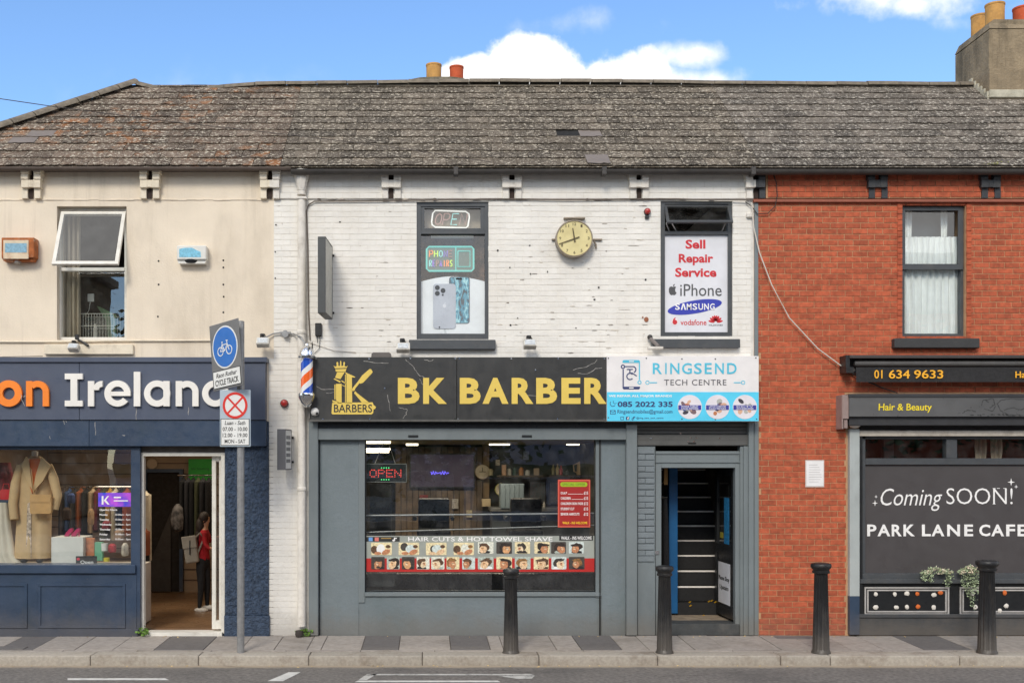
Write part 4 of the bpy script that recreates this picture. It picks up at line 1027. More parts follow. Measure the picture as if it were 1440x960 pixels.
b = MB().ptext('f', 882.2, 586, 884.4, 590, YT-.006, bold=.03).build('social_icon', whitev, tcn)
b = MB(); b.pbox(890.6, 585.5, 891.6, 589, YT-.004, YT-.002); arc(b, 890, 589, 1.7, .8, 0, 300, YT-.0041, YT-.002, n=10); arc(b, 893.2, 585.4, 1.8, .8, 180, 270, YT-.0042, YT-.002, n=6)
for q in ((872.6, 585.6, 877.2, 586.2), (872.6, 589.6, 877.2, 590.2), (872.6, 586.2, 873.2, 589.6), (876.6, 586.2, 877.2, 589.6)): b.pbox(*q, YT-.004, YT-.002)
tag(b.build('social_icon', navyv, tcn), kind='stuff')
bmats = [flat('photo print %d' % i, S(*c), .5) for i, c in enumerate(((226, 220, 224), (120, 96, 100), (96, 110, 150), (214, 170, 140), (60, 56, 66), (176, 176, 170), (190, 120, 80)))]
for k, (cx, lab) in enumerate(((970, ('PHONE TABLET', 'SALES REPAIRS')), (1009, ('LAPTOP COMPUTER', 'SALES REPAIRS')), (1047.5, ('CCTV', 'ACCESSORIES')))):
    b = MB(); b.use(0).pell(cx, 572, 17, 17, YT-.005, YT-.002, 36)
    for i in range(9):
        a = random.uniform(0, 6.28); r = random.uniform(2, 10); b.use([1, 2, 3, 4, 5, 3, 6, 1, 3][i] if k < 2 else [5, 3, 0, 5, 0, 4, 5, 0, 3][i])
        b.pell(cx+r*math.cos(a), 572+r*math.sin(a), random.uniform(2, 5.4), random.uniform(1.5, 4), YT-.0056-i*.0002, YT-.004, 9, rot=random.uniform(0, 3))
    b.build('picture_disc', bmats, tcn)
    b = MB().pbox(cx-16, 569.5, cx+16, 576, YT-.0085, YT-.004).build('name_band', indigo, tcn)
    for q_, (ya_, yb_) in zip(lab, ((570.3, 572.4), (573.2, 575.3))): MB().ptext(q_, cx-12, ya_, cx+12, yb_, YT-.0095, bold=.01, th=.001).build('lettering', whitev, tcn)
b = MB()
for px, py in ((855.5, 503.5), (909, 503.5), (959, 504.5), (1006, 504.5), (1063, 503), (855.5, 587), (959, 589), (1006, 589.5), (1064, 589)): b.pell(px, py, 1, 1, YT-.004, YT, 8)
tag(b.build('screw_head', charcoal, tcn), kind='stuff')

# ================================================================== window poster 2, phone poster, neon signs
def quadposter(px0, py0, px1, py1, y, th=.004): return MB().pbox(px0, py0, px1, py1, y, y+th)
p2 = thing('repair_poster', 'white poster with red Sell Repair Service lettering filling the upper window beside the brick wall', 'poster', P(977, 467, .08))
yq = .055; white = flat('poster white', S(222, 222, 226), .5); red = flat('poster red', S(206, 44, 52), .45); dg = flat('poster grey', S(82, 82, 84), .45)
quadposter(932.5, 330.5, 1024.5, 467, yq, .02).build('sheet', white, p2)
Yt = yq-.003
for t, x0, y0, x1, y1, bo in (('Sell', 964, 337, 992, 349.8, .03), ('Repair', 954.5, 357, 1003, 373, .03), ('Service', 949.5, 376.4, 1007.5, 389.4, .03), ('vodafone', 957, 449.2, 993.5, 457, .006)): MB().ptext(t, x0, y0, x1, y1, Yt, bold=bo, th=.002).build('lettering', red, p2)
b = MB()
for a in (-75, -50, -27, -9, 9, 27, 50, 75):     # fan of petals
    ca, sa = math.cos(R(90-a)), math.sin(R(90-a)); c = P(1006.4+ca*6.2, 453.5-sa*6.2, Yt); q = (DIST+Yt)/FPX
    b.ell(c.x, c.z, 4.3*q, 1.5*q, Yt, Yt+.002, 12, rot=R(90-a))
tag(b.build('petal_logo', red, p2), kind='stuff')
MB().ptext('iPhone', 956.5, 399.4, 1014.8, 416.2, Yt, bold=.002, th=.002).build('lettering', dg, p2); MB().ptext('HUAWEI', 997, 456, 1016, 458.2, Yt, bold=.01, th=.002).build('lettering', dg, p2)
b = MB(); b.pprism([(940.6, 406.5), (941.6, 403.6), (944, 402.6), (946.2, 403.4), (948.4, 402.6), (950.8, 403.6), (949.6, 405.6), (949.4, 408), (950, 410.2), (951.4, 411.4), (950, 414), (948.2, 415), (946.2, 414.4), (944, 415), (942, 413.4), (940.8, 410.6)], Yt, Yt+.002); b.pprism([(946.2, 402.4), (946.8, 400.4), (948.8, 399), (948.6, 401), (947.4, 402.2)], Yt, Yt+.002)
b.build('fruit_logo', dg, p2)
c = P(977, 431.5, Yt); q = (DIST+Yt)/FPX
MB().ell(c.x, c.z, 38.6*q, 9.2*q, Yt, Yt+.002, 48, rot=R(9.5)).build('blue_oval', flat('poster blue', S(54, 64, 170), .45), p2)
b = MB()
for i, t in enumerate('SAMSUNG'):
    x0 = 949.5+i*8.15; b.ptext(t if t != 'A' else 'Λ', x0, 426.6, x0+6.6, 435.6, Yt-.003, bold=.02, th=.002) if t != 'A' else b.pprism([(x0-.3, 435.6), (x0+2.3, 426.6), (x0+4.6, 426.6), (x0+7.2, 435.6), (x0+5.2, 435.6), (x0+3.4, 429.4), (x0+1.7, 435.6)], Yt-.003, Yt)
b.build('lettering', whitev, p2)
c = P(949, 452.2, Yt)
b = MB().ell(c.x, c.z, 5.4*q, 5.4*q, Yt, Yt+.002, 24).build('quote_disc', flat('pale grey disc', S(236, 224, 224), .5), p2)
b = MB().ell(c.x-.0, c.z-.006, 3.3*q, 3.3*q, Yt-.003, Yt, 18).pprism([(946.2, 451.6), (947, 448.2), (949.6, 446.2), (950.2, 447), (948.6, 449.4), (948.8, 451)], Yt-.0032, Yt).build('quote_mark', red, p2)
# phone poster in the middle window
pp_ = thing('phone_poster', 'white round topped poster of two phones in the upper window over the barber sign', 'poster', P(637, 468, .1))
Y1 = .088
b = MB(); pts = [(591, 469), (591, 396)]
for i in range(1, 12): t = i/12; pts.append((591+92*t, 396-7.5*math.sin(math.pi*t)))
pts += [(683, 396), (683, 469)]; b.pprism(pts, Y1, Y1+.006).build('sheet', flat('bright poster white', S(246, 246, 250), .5), pp_)
def rrect(x0, y0, x1, y1, r, n=5):
    pts = []
    for cx, cy, a0 in ((x1-r, y0+r, 90), (x0+r, y0+r, 180), (x0+r, y1-r, 270), (x1-r, y1-r, 0)):
        for i in range(n+1):
            a = R(a0+90*i/n) if a0 != 90 else R(90-0-90*0+0)
            a = R(a0+90*i/n); pts.append((cx+r*math.cos(a), cy-r*math.sin(a)))
    return pts
def RR(b, x0, y0, x1, y1, r, ya, yb):
    # corners in order: top right, top left, bottom left, bottom right
    pts = []
    for cx, cy, a0 in ((x1-r, y0+r, 0), (x0+r, y0+r, 90), (x0+r, y1-r, 180), (x1-r, y1-r, 270)):
        for i in range(6): a = R(a0+18*i); pts.append((cx+r*math.cos(a), cy-r*math.sin(a)))
    return b.pprism(pts, ya, yb)
RR(MB(), 631.5, 389, 660.5, 455, 4, Y1-.004, Y1).build('phone_edge', flat('phone navy edge', S(44, 66, 84), .3), pp_)
m = bpy.data.materials.new('teal phone wallpaper'); m.use_nodes = True; nt2 = m.node_tree; g_ = N(nt2, 'ShaderNodeNewGeometry'); mp = N(nt2, 'ShaderNodeMapping'); nt2.links.new(g_.outputs['Position'], mp.inputs[0]); mp.inputs['Rotation'].default_value = (0, R(35), 0); mp.inputs['Scale'].default_value = (2, 1, .8)
nn = N(nt2, 'ShaderNodeTexNoise'); nt2.links.new(mp.outputs[0], nn.inputs['Vector']); nn.inputs['Scale'].default_value = 9; nn.inputs['Detail'].default_value = 6; nn.inputs['Distortion'].default_value = 1.5
cr = N(nt2, 'ShaderNodeValToRGB'); nt2.links.new(nn.outputs['Fac'], cr.inputs[0]); e = cr.color_ramp.elements; e[0].position = .42; e[0].color = (*S(8, 44, 62), 1); e[1].position = .7; e[1].color = (*S(190, 240, 244), 1); e2 = cr.color_ramp.elements.new(.5); e2.color = (*S(20, 150, 184), 1)
nt2.links.new(cr.outputs[0], nt2.nodes['Principled BSDF'].inputs['Base Color']); tealm = m
RR(MB(), 632.8, 390.2, 659.3, 453.8, 3.3, Y1-.006, Y1-.003).build('phone_screen', tealm, pp_)
MB().pbox(641, 391, 650, 393, Y1-.009, Y1-.005).build('notch', dark, pp_)
RR(MB(), 609, 399, 641, 462, 4.5, Y1-.012, Y1-.005).build('phone_back', flat('silver phone back', S(186, 192, 200), .3), pp_)
b = MB()
for px, py in ((615, 404.4), (615, 412.4), (623, 408.5)): b.pell(px, py, 3.4, 3.4, Y1-.016, Y1-.011, 16)
b.pell(622.6, 414.6, 1.4, 1.4, Y1-.015, Y1-.011, 10); b.build('camera_lens', charcoal, pp_)
MB().pell(625, 430, 2.4, 2.9, Y1-.0135, Y1-.011, 14).pprism([(625, 427), (625.4, 425.4), (626.8, 424.6), (626.4, 426.4)], Y1-.0135, Y1-.011).build('fruit_logo', flat('faint silver', S(212, 216, 222), .3), pp_)
# neon OPEN in the top light
neon = lambda nm, c, s=1.0: emitmat(nm, S(*c), s)
nw, npk, ncy, nor, npu, nye, ngr = neon('neon white', (235, 232, 225), .75), neon('neon dusky pink', (190, 150, 140), .5), neon('neon pale cyan', (150, 210, 205), .8), neon('neon orange', (230, 140, 90), .9), neon('neon violet', (150, 120, 210), .8), neon('neon yellow green', (190, 220, 90), .9), neon('neon teal', (110, 200, 190), .65)
on = thing('neon_open_sign', 'rounded neon OPEN sign behind the top pane of the upper window left of the clock', 'neon sign', P(634, 321, .12))
YN = .13
def tubepx(b, pts, y, r=.009, n=6): return b.tube([P(a, c, y) for a, c in pts], r, n)
fr = [(612, 296), (655, 297.5), (659.5, 301), (660, 306), (658, 318), (655, 320.5), (612, 319.5), (607.5, 316), (607, 312), (608.5, 300), (612, 296)]
tubepx(MB(), fr, YN, .010).build('border_tube', nw, on)
def NG(b, g, x, y, w, h, yy, r=.007, sl=3):
    G = {'O': [[(.5, 0), (.1, .2), (0, .5), (.1, .85), (.5, 1), (.9, .85), (1, .5), (.9, .15), (.5, 0)]], 'P': [[(0, 1), (0, 0), (.7, 0), (1, .15), (1, .4), (.7, .55), (0, .55)]],
         'E': [[(1, 0), (0, 0), (0, 1), (1, 1)], [(0, .5), (.8, .5)]], 'N': [[(0, 1), (0, 0), (1, 1), (1, 0)]], 'H': [[(0, 0), (0, 1)], [(1, 0), (1, 1)], [(0, .5), (1, .5)]],
         'R': [[(0, 1), (0, 0), (.7, 0), (1, .15), (1, .35), (.7, .5), (0, .5)], [(.5, .5), (1, 1)]], 'A': [[(0, 1), (.5, 0), (1, 1)], [(.2, .65), (.8, .65)]], 'I': [[(.5, 0), (.5, 1)]],
         'S': [[(1, .1), (.6, 0), (.1, .1), (.05, .35), (.5, .5), (.95, .65), (.9, .9), (.4, 1), (0, .88)]]}
    for st in G[g]: tubepx(b, [(x+a*w+(1-c)*sl, y+c*h) for a, c in st], yy, r)
    return b
for g_, x_, mm in (('O', 611, npk), ('P', 622, npk), ('E', 634, ncy), ('N', 646, npk)): NG(MB(), g_, x_, 300.5, 8.5, 15.5, YN).build('letter_tube', mm, on)
pr_ = thing('phone_repairs_neon', 'teal LED sign reading PHONE REPAIRS with a phone outline behind the upper window', 'neon sign', P(634, 381, .15))
YP = .17
b = MB(); RR(b, 600.5, 346, 666, 381.5, 4, YP+.006, YP+.014).build('backing_plate', flat('grey green acrylic', S(128, 140, 132), .2), pr_)
b = MB(); tubepx(b, [(603, 347), (663, 347), (666, 350), (666, 378), (663, 381), (603, 381), (600, 378), (600, 350), (603, 347)], YP, .012); tubepx(b, [(641, 348), (641, 380)], YP, .007); tubepx(b, [(644, 353), (661, 353), (661, 375), (644, 375), (644, 353)], YP, .008)
b.build('border_tube', ngr, pr_)
for row, y0 in (('PHONE', 352.5), ('REPAIRS', 366)):
    for i, ch_ in enumerate(row):
        w_ = 34/len(row); NG(MB(), ch_, 604+i*w_, y0, w_-2.2, 8.6, YP-.004, .006, 0).build('letter_tube', [nor, nye, ncy, npu, npk, npu, nor][(i+(2 if row[0] == 'R' else 0)) % 7], pr_)

# ================================================================== barber window stickers
def ontext(px0, py0, px1, py1, t, y, m, parent, **k): return MB().ptext(t, px0, py0, px1, py1, y, **k).build('lettering', m, parent)
bs = thing('haircut_banner', 'grey and red sticker banner of haircut photos across the bottom of the barber window', 'window banner', P(676, 803, .1))
yb = .112
MB().pbox(513.5, 753, 837.5, 784.5, yb, yb+.004).build('grey_strip', flat('banner grey', S(158, 162, 154), .5, var=.15, vs=2), bs)
MB().pbox(513.5, 784.5, 837.5, 803.5, yb, yb+.004).build('red_strip', flat('banner red', S(186, 38, 34), .5), bs)
MB().pbox(513.5, 754.5, 562, 761, yb-.002, yb).pbox(786.5, 752.5, 834, 759.5, yb-.002, yb).build('black_label', blackboard, bs)
ontext(574, 754.5, 777, 760.6, 'HAIR CUTS & HOT TOWEL SHAVE', yb-.002, whitev, bs, bold=.012, th=.001)
ontext(789, 753.6, 832, 758.4, 'WALK - INS WELCOME', yb-.004, whitev, bs, bold=.02, th=.001)
b = MB(); b.use(0).pbox(518.5, 755.2, 524, 760.4, yb-.004, yb-.002); b.use(1).pbox(527, 755.2, 532.6, 760.4, yb-.004, yb-.002); b.use(2).pbox(536, 756, 550, 757, yb-.004, yb-.002); b.use(3).pbox(554, 755.4, 555.6, 760, yb-.004, yb-.002); b.pell(553.4, 759.4, 1.8, 1.4, yb-.0042, yb-.002, 8); b.pbox(555.6, 755.6, 558, 757, yb-.004, yb-.002)
b.build('social_icon', [flat('soft blue icon', S(110, 160, 220)), flat('soft red icon', S(220, 120, 110)), flat('amber icon', S(190, 150, 80)), whitev], bs)
skin_ = [mat('print skin %d' % i, S(*c), .6, .3, 60) for i, c in enumerate(((226, 190, 150), (214, 160, 112), (236, 206, 170), (190, 130, 92)))]
hair_ = [mat('print hair %d' % i, S(*c), .6, .5, 70) for i, c in enumerate(((48, 38, 32), (92, 66, 46), (140, 100, 56), (60, 52, 46)))]
bgp = [mat('print ground %d' % i, S(*c), .6, .25, 45) for i, c in enumerate(((222, 222, 206), (204, 214, 208), (70, 64, 58), (230, 214, 170), (178, 188, 176)))]
allm = skin_+hair_+bgp+[whitev, flat('print black', S(38, 34, 34), .6)]
def photo(x0, y0, x1, y1, kind):
    rn = random.Random(int(x0*7+y0)); b = MB(); w_, h_ = x1-x0, y1-y0
    b.use(8+(rn.randint(0, 4) if kind else 3)); RR(b, x0, y0, x1, y1, 1.3, yb-.0035, yb-.001)
    sk, hr = rn.randint(0, 3), 4+rn.randint(0, 3); cx, cy = (x0+x1)/2+rn.uniform(-1, 1), (y0+y1)/2+1; d = rn.choice((-1, 1))
    if kind:
        def bl_(cx_, cy_, a_, c_, y_, rot=0, jag=.18, n=13):
            k = (DIST+y_)/FPX; c = P(cx_, cy_, y_); pts = []
            for i in range(n):
                t = 6.283*i/n; r_ = 1+rn.uniform(-jag, jag); x_, z_ = a_*k*math.cos(t)*r_, c_*k*math.sin(t)*r_; pts.append((max(P(x0+.4, 0, y_).x, min(P(x1-.4, 0, y_).x, c.x+x_*math.cos(rot)-z_*math.sin(rot))), max(P(0, y1-.4, y_).z, min(P(0, y0+.4, y_).z, c.z+x_*math.sin(rot)+z_*math.cos(rot)))))
            b.prism(pts, y_, yb-.002)
        sc_ = rn.uniform(.95, 1.35); cx += rn.uniform(-2, 2)
        b.use(rn.choice((14, 14, 13, 5, 12))); bl_(cx-d*1, y1-1.5, w_*.36, 3.2, yb-.0042)
        b.use(hr); bl_(cx-d*1.2, cy-1.8, w_*.30*sc_, h_*.34, yb-.0048, rn.uniform(-.4, .4))
        b.use(sk); bl_(cx+d*1.4, cy+1.0, w_*.21*sc_, h_*.30*sc_, yb-.0054, rn.uniform(-.5, .5), .1)
        b.use(hr); bl_(cx+d*.6, cy-h_*.3, w_*.27*sc_, h_*.12, yb-.0058, rn.uniform(-.3, .3), .3)
        b.use((sk-4+1) % 4); bl_(cx+d*2.6, cy+.2, w_*.08, h_*.13, yb-.0062, rn.random(), .3, 8)
        b.use(7); bl_(cx+d*2.2, cy-.6, w_*.1, .35, yb-.0064, 0, .3, 7)
        if rn.random() < .4: b.use(hr).pell(cx+d*1.2, cy+h_*.28, w_*.15, h_*.1, yb-.006, yb-.002, 8)
    else:
        b.use(rn.choice((14, 5, 10))).pell(x0+w_*rn.uniform(.15, .4), y0+h_*rn.uniform(.3, .6), w_*.2, h_*.3, yb-.0042, yb-.002, 12, rot=rn.random()*3); b.use(rn.choice((13, 8, 9))).pell(cx+rn.uniform(-3, 4), cy-1, w_*.24, h_*.33, yb-.0048, yb-.002, 16, rot=rn.random()*2)
        b.use(sk).pell(cx+w_*.2, cy+h_*.2, w_*.22, h_*.2, yb-.0054, yb-.002, 12, rot=.4).pell(cx-w_*.2, cy+h_*.3, w_*.18, h_*.13, yb-.0054, yb-.002, 10)
        b.use(hr).pell(cx+w_*.3, cy-h_*.24, w_*.12, h_*.14, yb-.006, yb-.002, 10)
    b.build('haircut_photo', allm, bs)
for x0, x1 in ((522, 551), (560.5, 589.5), (599, 628), (638, 666.5)): photo(x0, 762.5, x1, 780, 0)
for x0, x1 in ((672, 694), (698, 720), (724, 745.5), (751.5, 773), (775, 796), (800, 821)): photo(x0, 761.5, x1, 778, 1)
for x0, x1 in ((522, 541), (544, 562), (565, 583), (586, 604), (606.5, 625), (628, 646), (650, 668), (672, 694), (698, 720), (724, 746), (750.5, 771.5), (775.5, 796.5), (800, 822)): photo(x0, 782.5, x1, 800, 1)
ps = thing('price_poster', 'red price list poster with a yellow green heading on the right of the barber window', 'poster', P(807, 741, .1))
MB().pbox(784.5, 674, 830, 741, yb, yb+.004).build('sheet', flat('orange red edge', S(214, 92, 72), .5), ps)
MB().pbox(786.5, 676, 828, 739, yb-.002, yb).build('red_field', flat('deep red', S(164, 34, 30), .5), ps)
RR(MB(), 788, 677.5, 826, 684, 3, yb-.004, yb-.002).build('heading_pill', emitmat('glowing lime print', S(190, 220, 40), .12), ps)  # printed pill given a faint glow of its own
ontext(791, 679, 823, 682.6, 'SPECIAL OFFER', yb-.0055, flat('dark green print', S(90, 120, 30)), ps, th=.001)
b = MB()
for i, (t, p_) in enumerate((('O.A.P', '£15'), ('CHILDREN', '£15'), ('CHILDREN SKIN FADE', '£12'), ('STUDENT CUT', '£15'), ('SENIOR HAIRCUTS', '£12'))):
    y0 = 691+i*7.4; b.ptext(t, 788.5, y0, 788.5+len(t)*1.75, y0+3.6, yb-.004, bold=.02, th=.001).ptext(p_, 821, y0-.3, 827, y0+4, yb-.004, bold=.02, th=.001)
    if len(t) < 10: b.pbox(790+len(t)*1.75, y0+3, 820, y0+3.5, yb-.004, yb-.002)
tag(b.build('lettering', whitev, ps), kind='stuff')
ontext(791, 733, 826, 736.4, 'WALK - INS WELCOME', yb-.004, yellow, ps, bold=.02, th=.001)
# LED open sign hanging inside the window
led = thing('led_open_sign', 'black LED sign with red OPEN letters hanging inside the barber window top left', 'led sign', P(545, 678, .3))
YO = .3
MB().pbox(514.5, 651.5, 572, 678, YO, YO+.04, .004).build('case', blackgloss, led)
MB().pbox(514.5, 651.5, 572, 652.7, YO-.004, YO).pbox(514.5, 676.8, 572, 678, YO-.004, YO).pbox(514.5, 652.7, 515.5, 676.8, YO-.004, YO).pbox(571, 652.7, 572, 676.8, YO-.004, YO).build('case_rim', mat('grey rim', S(120, 120, 116), .4), led)
redl = emitmat('red leds', (1, .08, .06), .9); grl = emitmat('green leds', (.1, 1, .3), 1.2)
b = MB()
G5 = {'O': ['01110', '10001', '10001', '10001', '01110'], 'P': ['11110', '10001', '11110', '10000', '10000'], 'E': ['11111', '10000', '11110', '10000', '11111'], 'N': ['10001', '11001', '10101', '10011', '10001']}
for k, chx in enumerate('OPEN'):
    for r_, row in enumerate(G5[chx]):
        for c_, v in enumerate(row):
            if v == '1': b.pell(520.5+k*11.6+c_*2.1, 660.5+r_*2.35, .72, .8, YO-.004, YO, 7)
b.build('red_dots', redl, led)
b = MB()
for i in range(4):
    for yq_ in (657.5, 674): b.pell(536.5+i*3.4, yq_, .8, .8, YO-.004, YO, 6)
b.build('green_dots', grl, led)
b = MB(); b.tube([P(527, 652, YO), P(541, 618, YO)], .004, 5); b.tube([P(556, 652, YO), P(547, 624, YO)], .004, 5); b.build('hanging_cord', wcable, led)

# ================================================================== cafe signs
aw = thing('awning_cassette', 'black awning cassette with yellow phone number above the cafe', 'awning', P(1320, 537, -.25))
ya = -.22
b = MB(); b.pbox(1189.5, 499, 1195.5, 523, ya, 0, .006).pprism([(1190, 516), (1200, 516), (1203, 520), (1199, 524), (1190, 524)], ya-.01, -.1); b.build('end_bracket', blackpaint, aw)
MB().pbox(1195, 499, 1580, 503.5, ya-.02, 0, .004).pbox(1195.5, 504, 1580, 524, -.06, 0).build('cover', mat('brown black cover', S(66, 60, 58), .5, .1, 6), aw)
b = MB(); a, c = P(1201, 511, -.16), P(1580, 511, -.16); b.lathe([(.028, 0), (.038, .01), (.038, c.x-a.x)], (a.x, -.16, a.z), 16, 'x').build('roller', mat('dark grey roller', S(86, 84, 82), .4, .1, 6), aw, smooth=True)
fabric = mat('black awning fabric', S(38, 37, 38), .85, .1, 6, .3, 60, .3, S(56, 54, 52), 3)
b = MB(); n = 60; a, c = P(1204, 516, -.2), P(1580, 537, -.2)
for i in range(n):
    x0, x1 = a.x+(c.x-a.x)*i/n, a.x+(c.x-a.x)*(i+1)/n; w0, w1 = .005*math.sin(i*.9), .005*math.sin((i+1)*.9)
    b.quad((x0, -.19, a.z), (x1, -.19, a.z), (x1, -.2+w1, c.z), (x0, -.2+w0, c.z))
b.build('valance', fabric, aw)
aw_y = flat('amber letters', S(246, 178, 44), .5)
for t, x0, x1 in (('01', 1229.5, 1241), ('634', 1250, 1279.5), ('9633', 1285.5, 1326.5)): MB().ptext(t, x0, 520, x1, 532, -.212, bold=.012, th=.004).build('lettering', aw_y, aw)
MB().ptext('Hair & Beauty', 1428, 522, 1500, 534, -.212, bold=.016, th=.004).build('lettering', aw_y, aw)
cf = thing('hair_and_beauty_fascia', 'dark grey fascia box with small yellow Hair & Beauty lettering over the cafe', 'shop sign', P(1320, 600, -.22))
yc = -.24
MB().pbox(1194, 553.5, 1580, 558.5, yc-.01, 0, .004).pbox(1194, 585.5, 1580, 598, yc+.05, 0, .006).build('casing', mat('dark casing', S(52, 52, 54), .5, .1, 6, .1, 40, .3, S(40, 38, 36), 4, streak=.2), cf)
MB().pbox(1194.5, 558.5, 1580, 585.5, yc, -.02, .002).build('sign_panel', mat('mid grey sign face', S(92, 92, 92), .35, .06, 1.5, .05, 20, .4, S(78, 78, 78), 2.5), cf)
MB().pbox(1185, 555, 1194, 589, yc+.02, 0, .008).pbox(1184, 555, 1186, 603, yc+.03, 0, .004).pbox(1187, 590, 1192, 602, yc+.04, 0, .004).build('end_cap', mat('pinkish grey end cap', S(148, 128, 122), .6, .1, 8, .1, 40, .4, S(110, 90, 84), 5), cf)
yl = flat('yellow letters', S(238, 212, 44), .5)
MB().ptext('Hair & Beauty', 1235.5, 567.2, 1310.5, 580, yc-.005, bold=.012, shear=.05, th=.004).build('lettering', yl, cf)
b = MB(); gl = mat('glue residue', S(60, 60, 60), .6)
for pts in ([(1408, 562), (1402, 568), (1408, 578), (1416, 582)], [(1408, 562), (1424, 560), (1440, 562)], [(1380, 570), (1383, 562), (1396, 560), (1399, 568), (1392, 574)], [(1353, 581), (1360, 576), (1372, 578)], [(1386, 562), (1390, 566)], [(1412, 576), (1424, 573), (1436, 576), (1446, 570)], [(1384, 574), (1396, 578), (1400, 571)]): scratch(b, sub(pts, 5), yc-.001, .9)
for i in range(26): b.pell(random.uniform(1355, 1440), 583.4+random.uniform(-1.2, 1.2), random.uniform(.6, 3), random.uniform(.4, 1.4), yc-.001, yc, 7)
tag(b.build('glue_marks', gl, cf), kind='stuff')
tag(MB().sphere(P(1202, 597, -.1), .055, (1.4, .8, .8)).sphere(P(1196, 594, -.1), .03).build('foam_lump', flat('expanding foam', S(222, 216, 206), .9, bump=.4, bs=50), smooth=True), 'pale lump of foam filler on top of the grey cafe post', 'foam filler')
cp = thing('coming_soon_panel', 'charcoal vinyl covering the cafe window announcing a cafe coming soon', 'window vinyl', P(1330, 808, .03))
yv = .045
MB().pbox(1213.5, 653.5, 1580, 807, yv, yv+.006).build('sheet', mat('charcoal vinyl', S(72, 68, 68), .5, .05, 1.2, .04, 12), cp)
MB().ptext('Coming', 1238.5, 686.5, 1325, 718, yv-.003, shear=.28, bold=-.004, th=.002).build('lettering', whitev, cp); MB().ptext('SOON!', 1331, 686, 1424, 708.5, yv-.003, bold=-.008, th=.002).build('lettering', whitev, cp)
b = MB()
for px, py, h_ in ((1398, 686.3, 1), (1404, 686.3, 1), (1413, 686.3, 1), (1398, 708.2, 1)): b.pbox(px-2, py-.35, px+2, py+.35, yv-.0032, yv)
for px, py, r in ((1422, 677.5, 5.4), (1429, 684, 3), (1230.5, 707, 4.2), (1232, 698, 2.6)):
    pts = []
    for i in range(8): a = math.pi/4*i; rr = r if i % 2 == 0 else r*.25; pts.append((px+rr*math.cos(a), py-rr*math.sin(a)))
    b.pprism(pts, yv-.003, yv)
tag(b.build('sparkles', whitev, cp), kind='stuff')
for word, xs_ in (('PARK', (1219.5, 1234, 1254, 1270.5)), ('LANE', (1296.5, 1310, 1332, 1356)), ('CAFE', (1377, 1394, 1415, 1431))):
    wd = {'P': 13, 'A': 18, 'R': 14, 'K': 16, 'L': 12.5, 'N': 18, 'E': 12.5, 'C': 15.5, 'F': 12.5}
    b = MB()
    for chx, x_ in zip(word, xs_): b.ptext(chx, x_, 737, x_+wd[chx], 753.5, yv-.003, bold=.026, th=.002)
    tag(b.build('lettering', whitev, cp), kind='stuff')
# notice taped on the brick wall
nt_ = thing('paper_notice', 'white paper notice in a plastic sleeve taped to the brick wall', 'notice', P(1145, 684, -.012))
MB().pbox(1132.5, 646.5, 1159, 684.5, -.013, -.009).build('sleeve', flat('clear plastic sleeve', S(206, 196, 188), .3), nt_)
MB().pbox(1134, 648, 1158, 683, -.0155, -.0135).build('paper', flat('paper', S(232, 230, 228), .7), nt_)
b = MB()
for i in range(8): b.pbox(1137.5, 653+i*3.4, 1137.5+random.uniform(12, 18), 653.6+i*3.4, -.0165, -.0155)
tag(b.build('text_lines', flat('faint grey ink', S(176, 172, 170)), nt_), kind='stuff')

# riser decorations: white and orange pebbles, trailing plants
cnt_ = {}
pw, po_ = flat('white pebble', S(220, 214, 204), .8), flat('orange pebble', S(206, 104, 44), .8)
for px, py, o_ in [(1231.5, 835, 0), (1231.5, 853.5, 0), (1258.5, 835, 0), (1260.5, 853.5, 0), (1275.5, 834, 0), (1275.5, 853, 0), (1290, 834.5, 1), (1291, 852.5, 1), (1313.5, 836, 0), (1313, 853.5, 0), (1322.5, 833, 1), (1367.5, 834, 0), (1371.5, 853, 0), (1413, 833, 1), (1415, 851.5, 0), (1406, 858, 0)]:
    b = MB().sphere(P(px, py, -.012), .028, (random.uniform(.85, 1.25), .45, random.uniform(.9, 1.2)), 9)
    for v in b.bm.verts: v.co += Vector((random.uniform(-.004, .004), 0, random.uniform(-.004, .004)))
    key = (o_, py < 845, px < 1340); cnt_[key] = cnt_.get(key, 0)+1
    lab = '%s shell, %s in the %s row of the %s cafe riser panel' % ('orange' if o_ else 'white', ['first', 'second', 'third', 'fourth', 'fifth'][cnt_[key]-1], 'upper' if py < 845 else 'lower', 'left' if px < 1340 else 'right')
    tag(b.build('decorative_shell', po_ if o_ else pw, smooth=True), lab, 'shell', 'orange shells on the cafe riser' if o_ else 'white shells on the cafe riser')
leafm = mat('pale trailing leaves', S(168, 182, 146), .8, .35, 30, rnd=.35); leafp = mat('pinkish cream flowers', S(228, 212, 188), .8, .2, 20, rnd=.2); stemm = mat('green stem', S(70, 84, 50), .8)
def trail(px0, px1, py, drops, label, nl):
    t = thing('trailing_plant', label, 'artificial plant', P((px0+px1)/2, py, -.1), 'trailing plants on the cafe sill')
    b, f, s = MB(), MB(), MB()
    for i in range(nl):
        px = random.uniform(px0, px1); u = (px-px0)/(px1-px0); p = P(px, py-1-8*math.sin(math.pi*u)*random.random(), -.11)
        leafcloud(b, p, (.012, .02, .012), 5, .026)
        if i % 2 == 0: leafcloud(f, p-Vector((0, .02, 0)), (.015, .02, .015), 3, .026)
    for dx, ln in drops:
        pts = [P(dx+2*math.sin(k*.9), py+ln*k/8, -.12) for k in range(9)]; s.tube(pts, .002, 4)
        for q in pts: leafcloud(b, q, (.014, .012, .012), 8, .022, -1)
    b.build('leaves', leafm, t); f.build('flowers', leafp, t); s.build('stems', stemm, t)
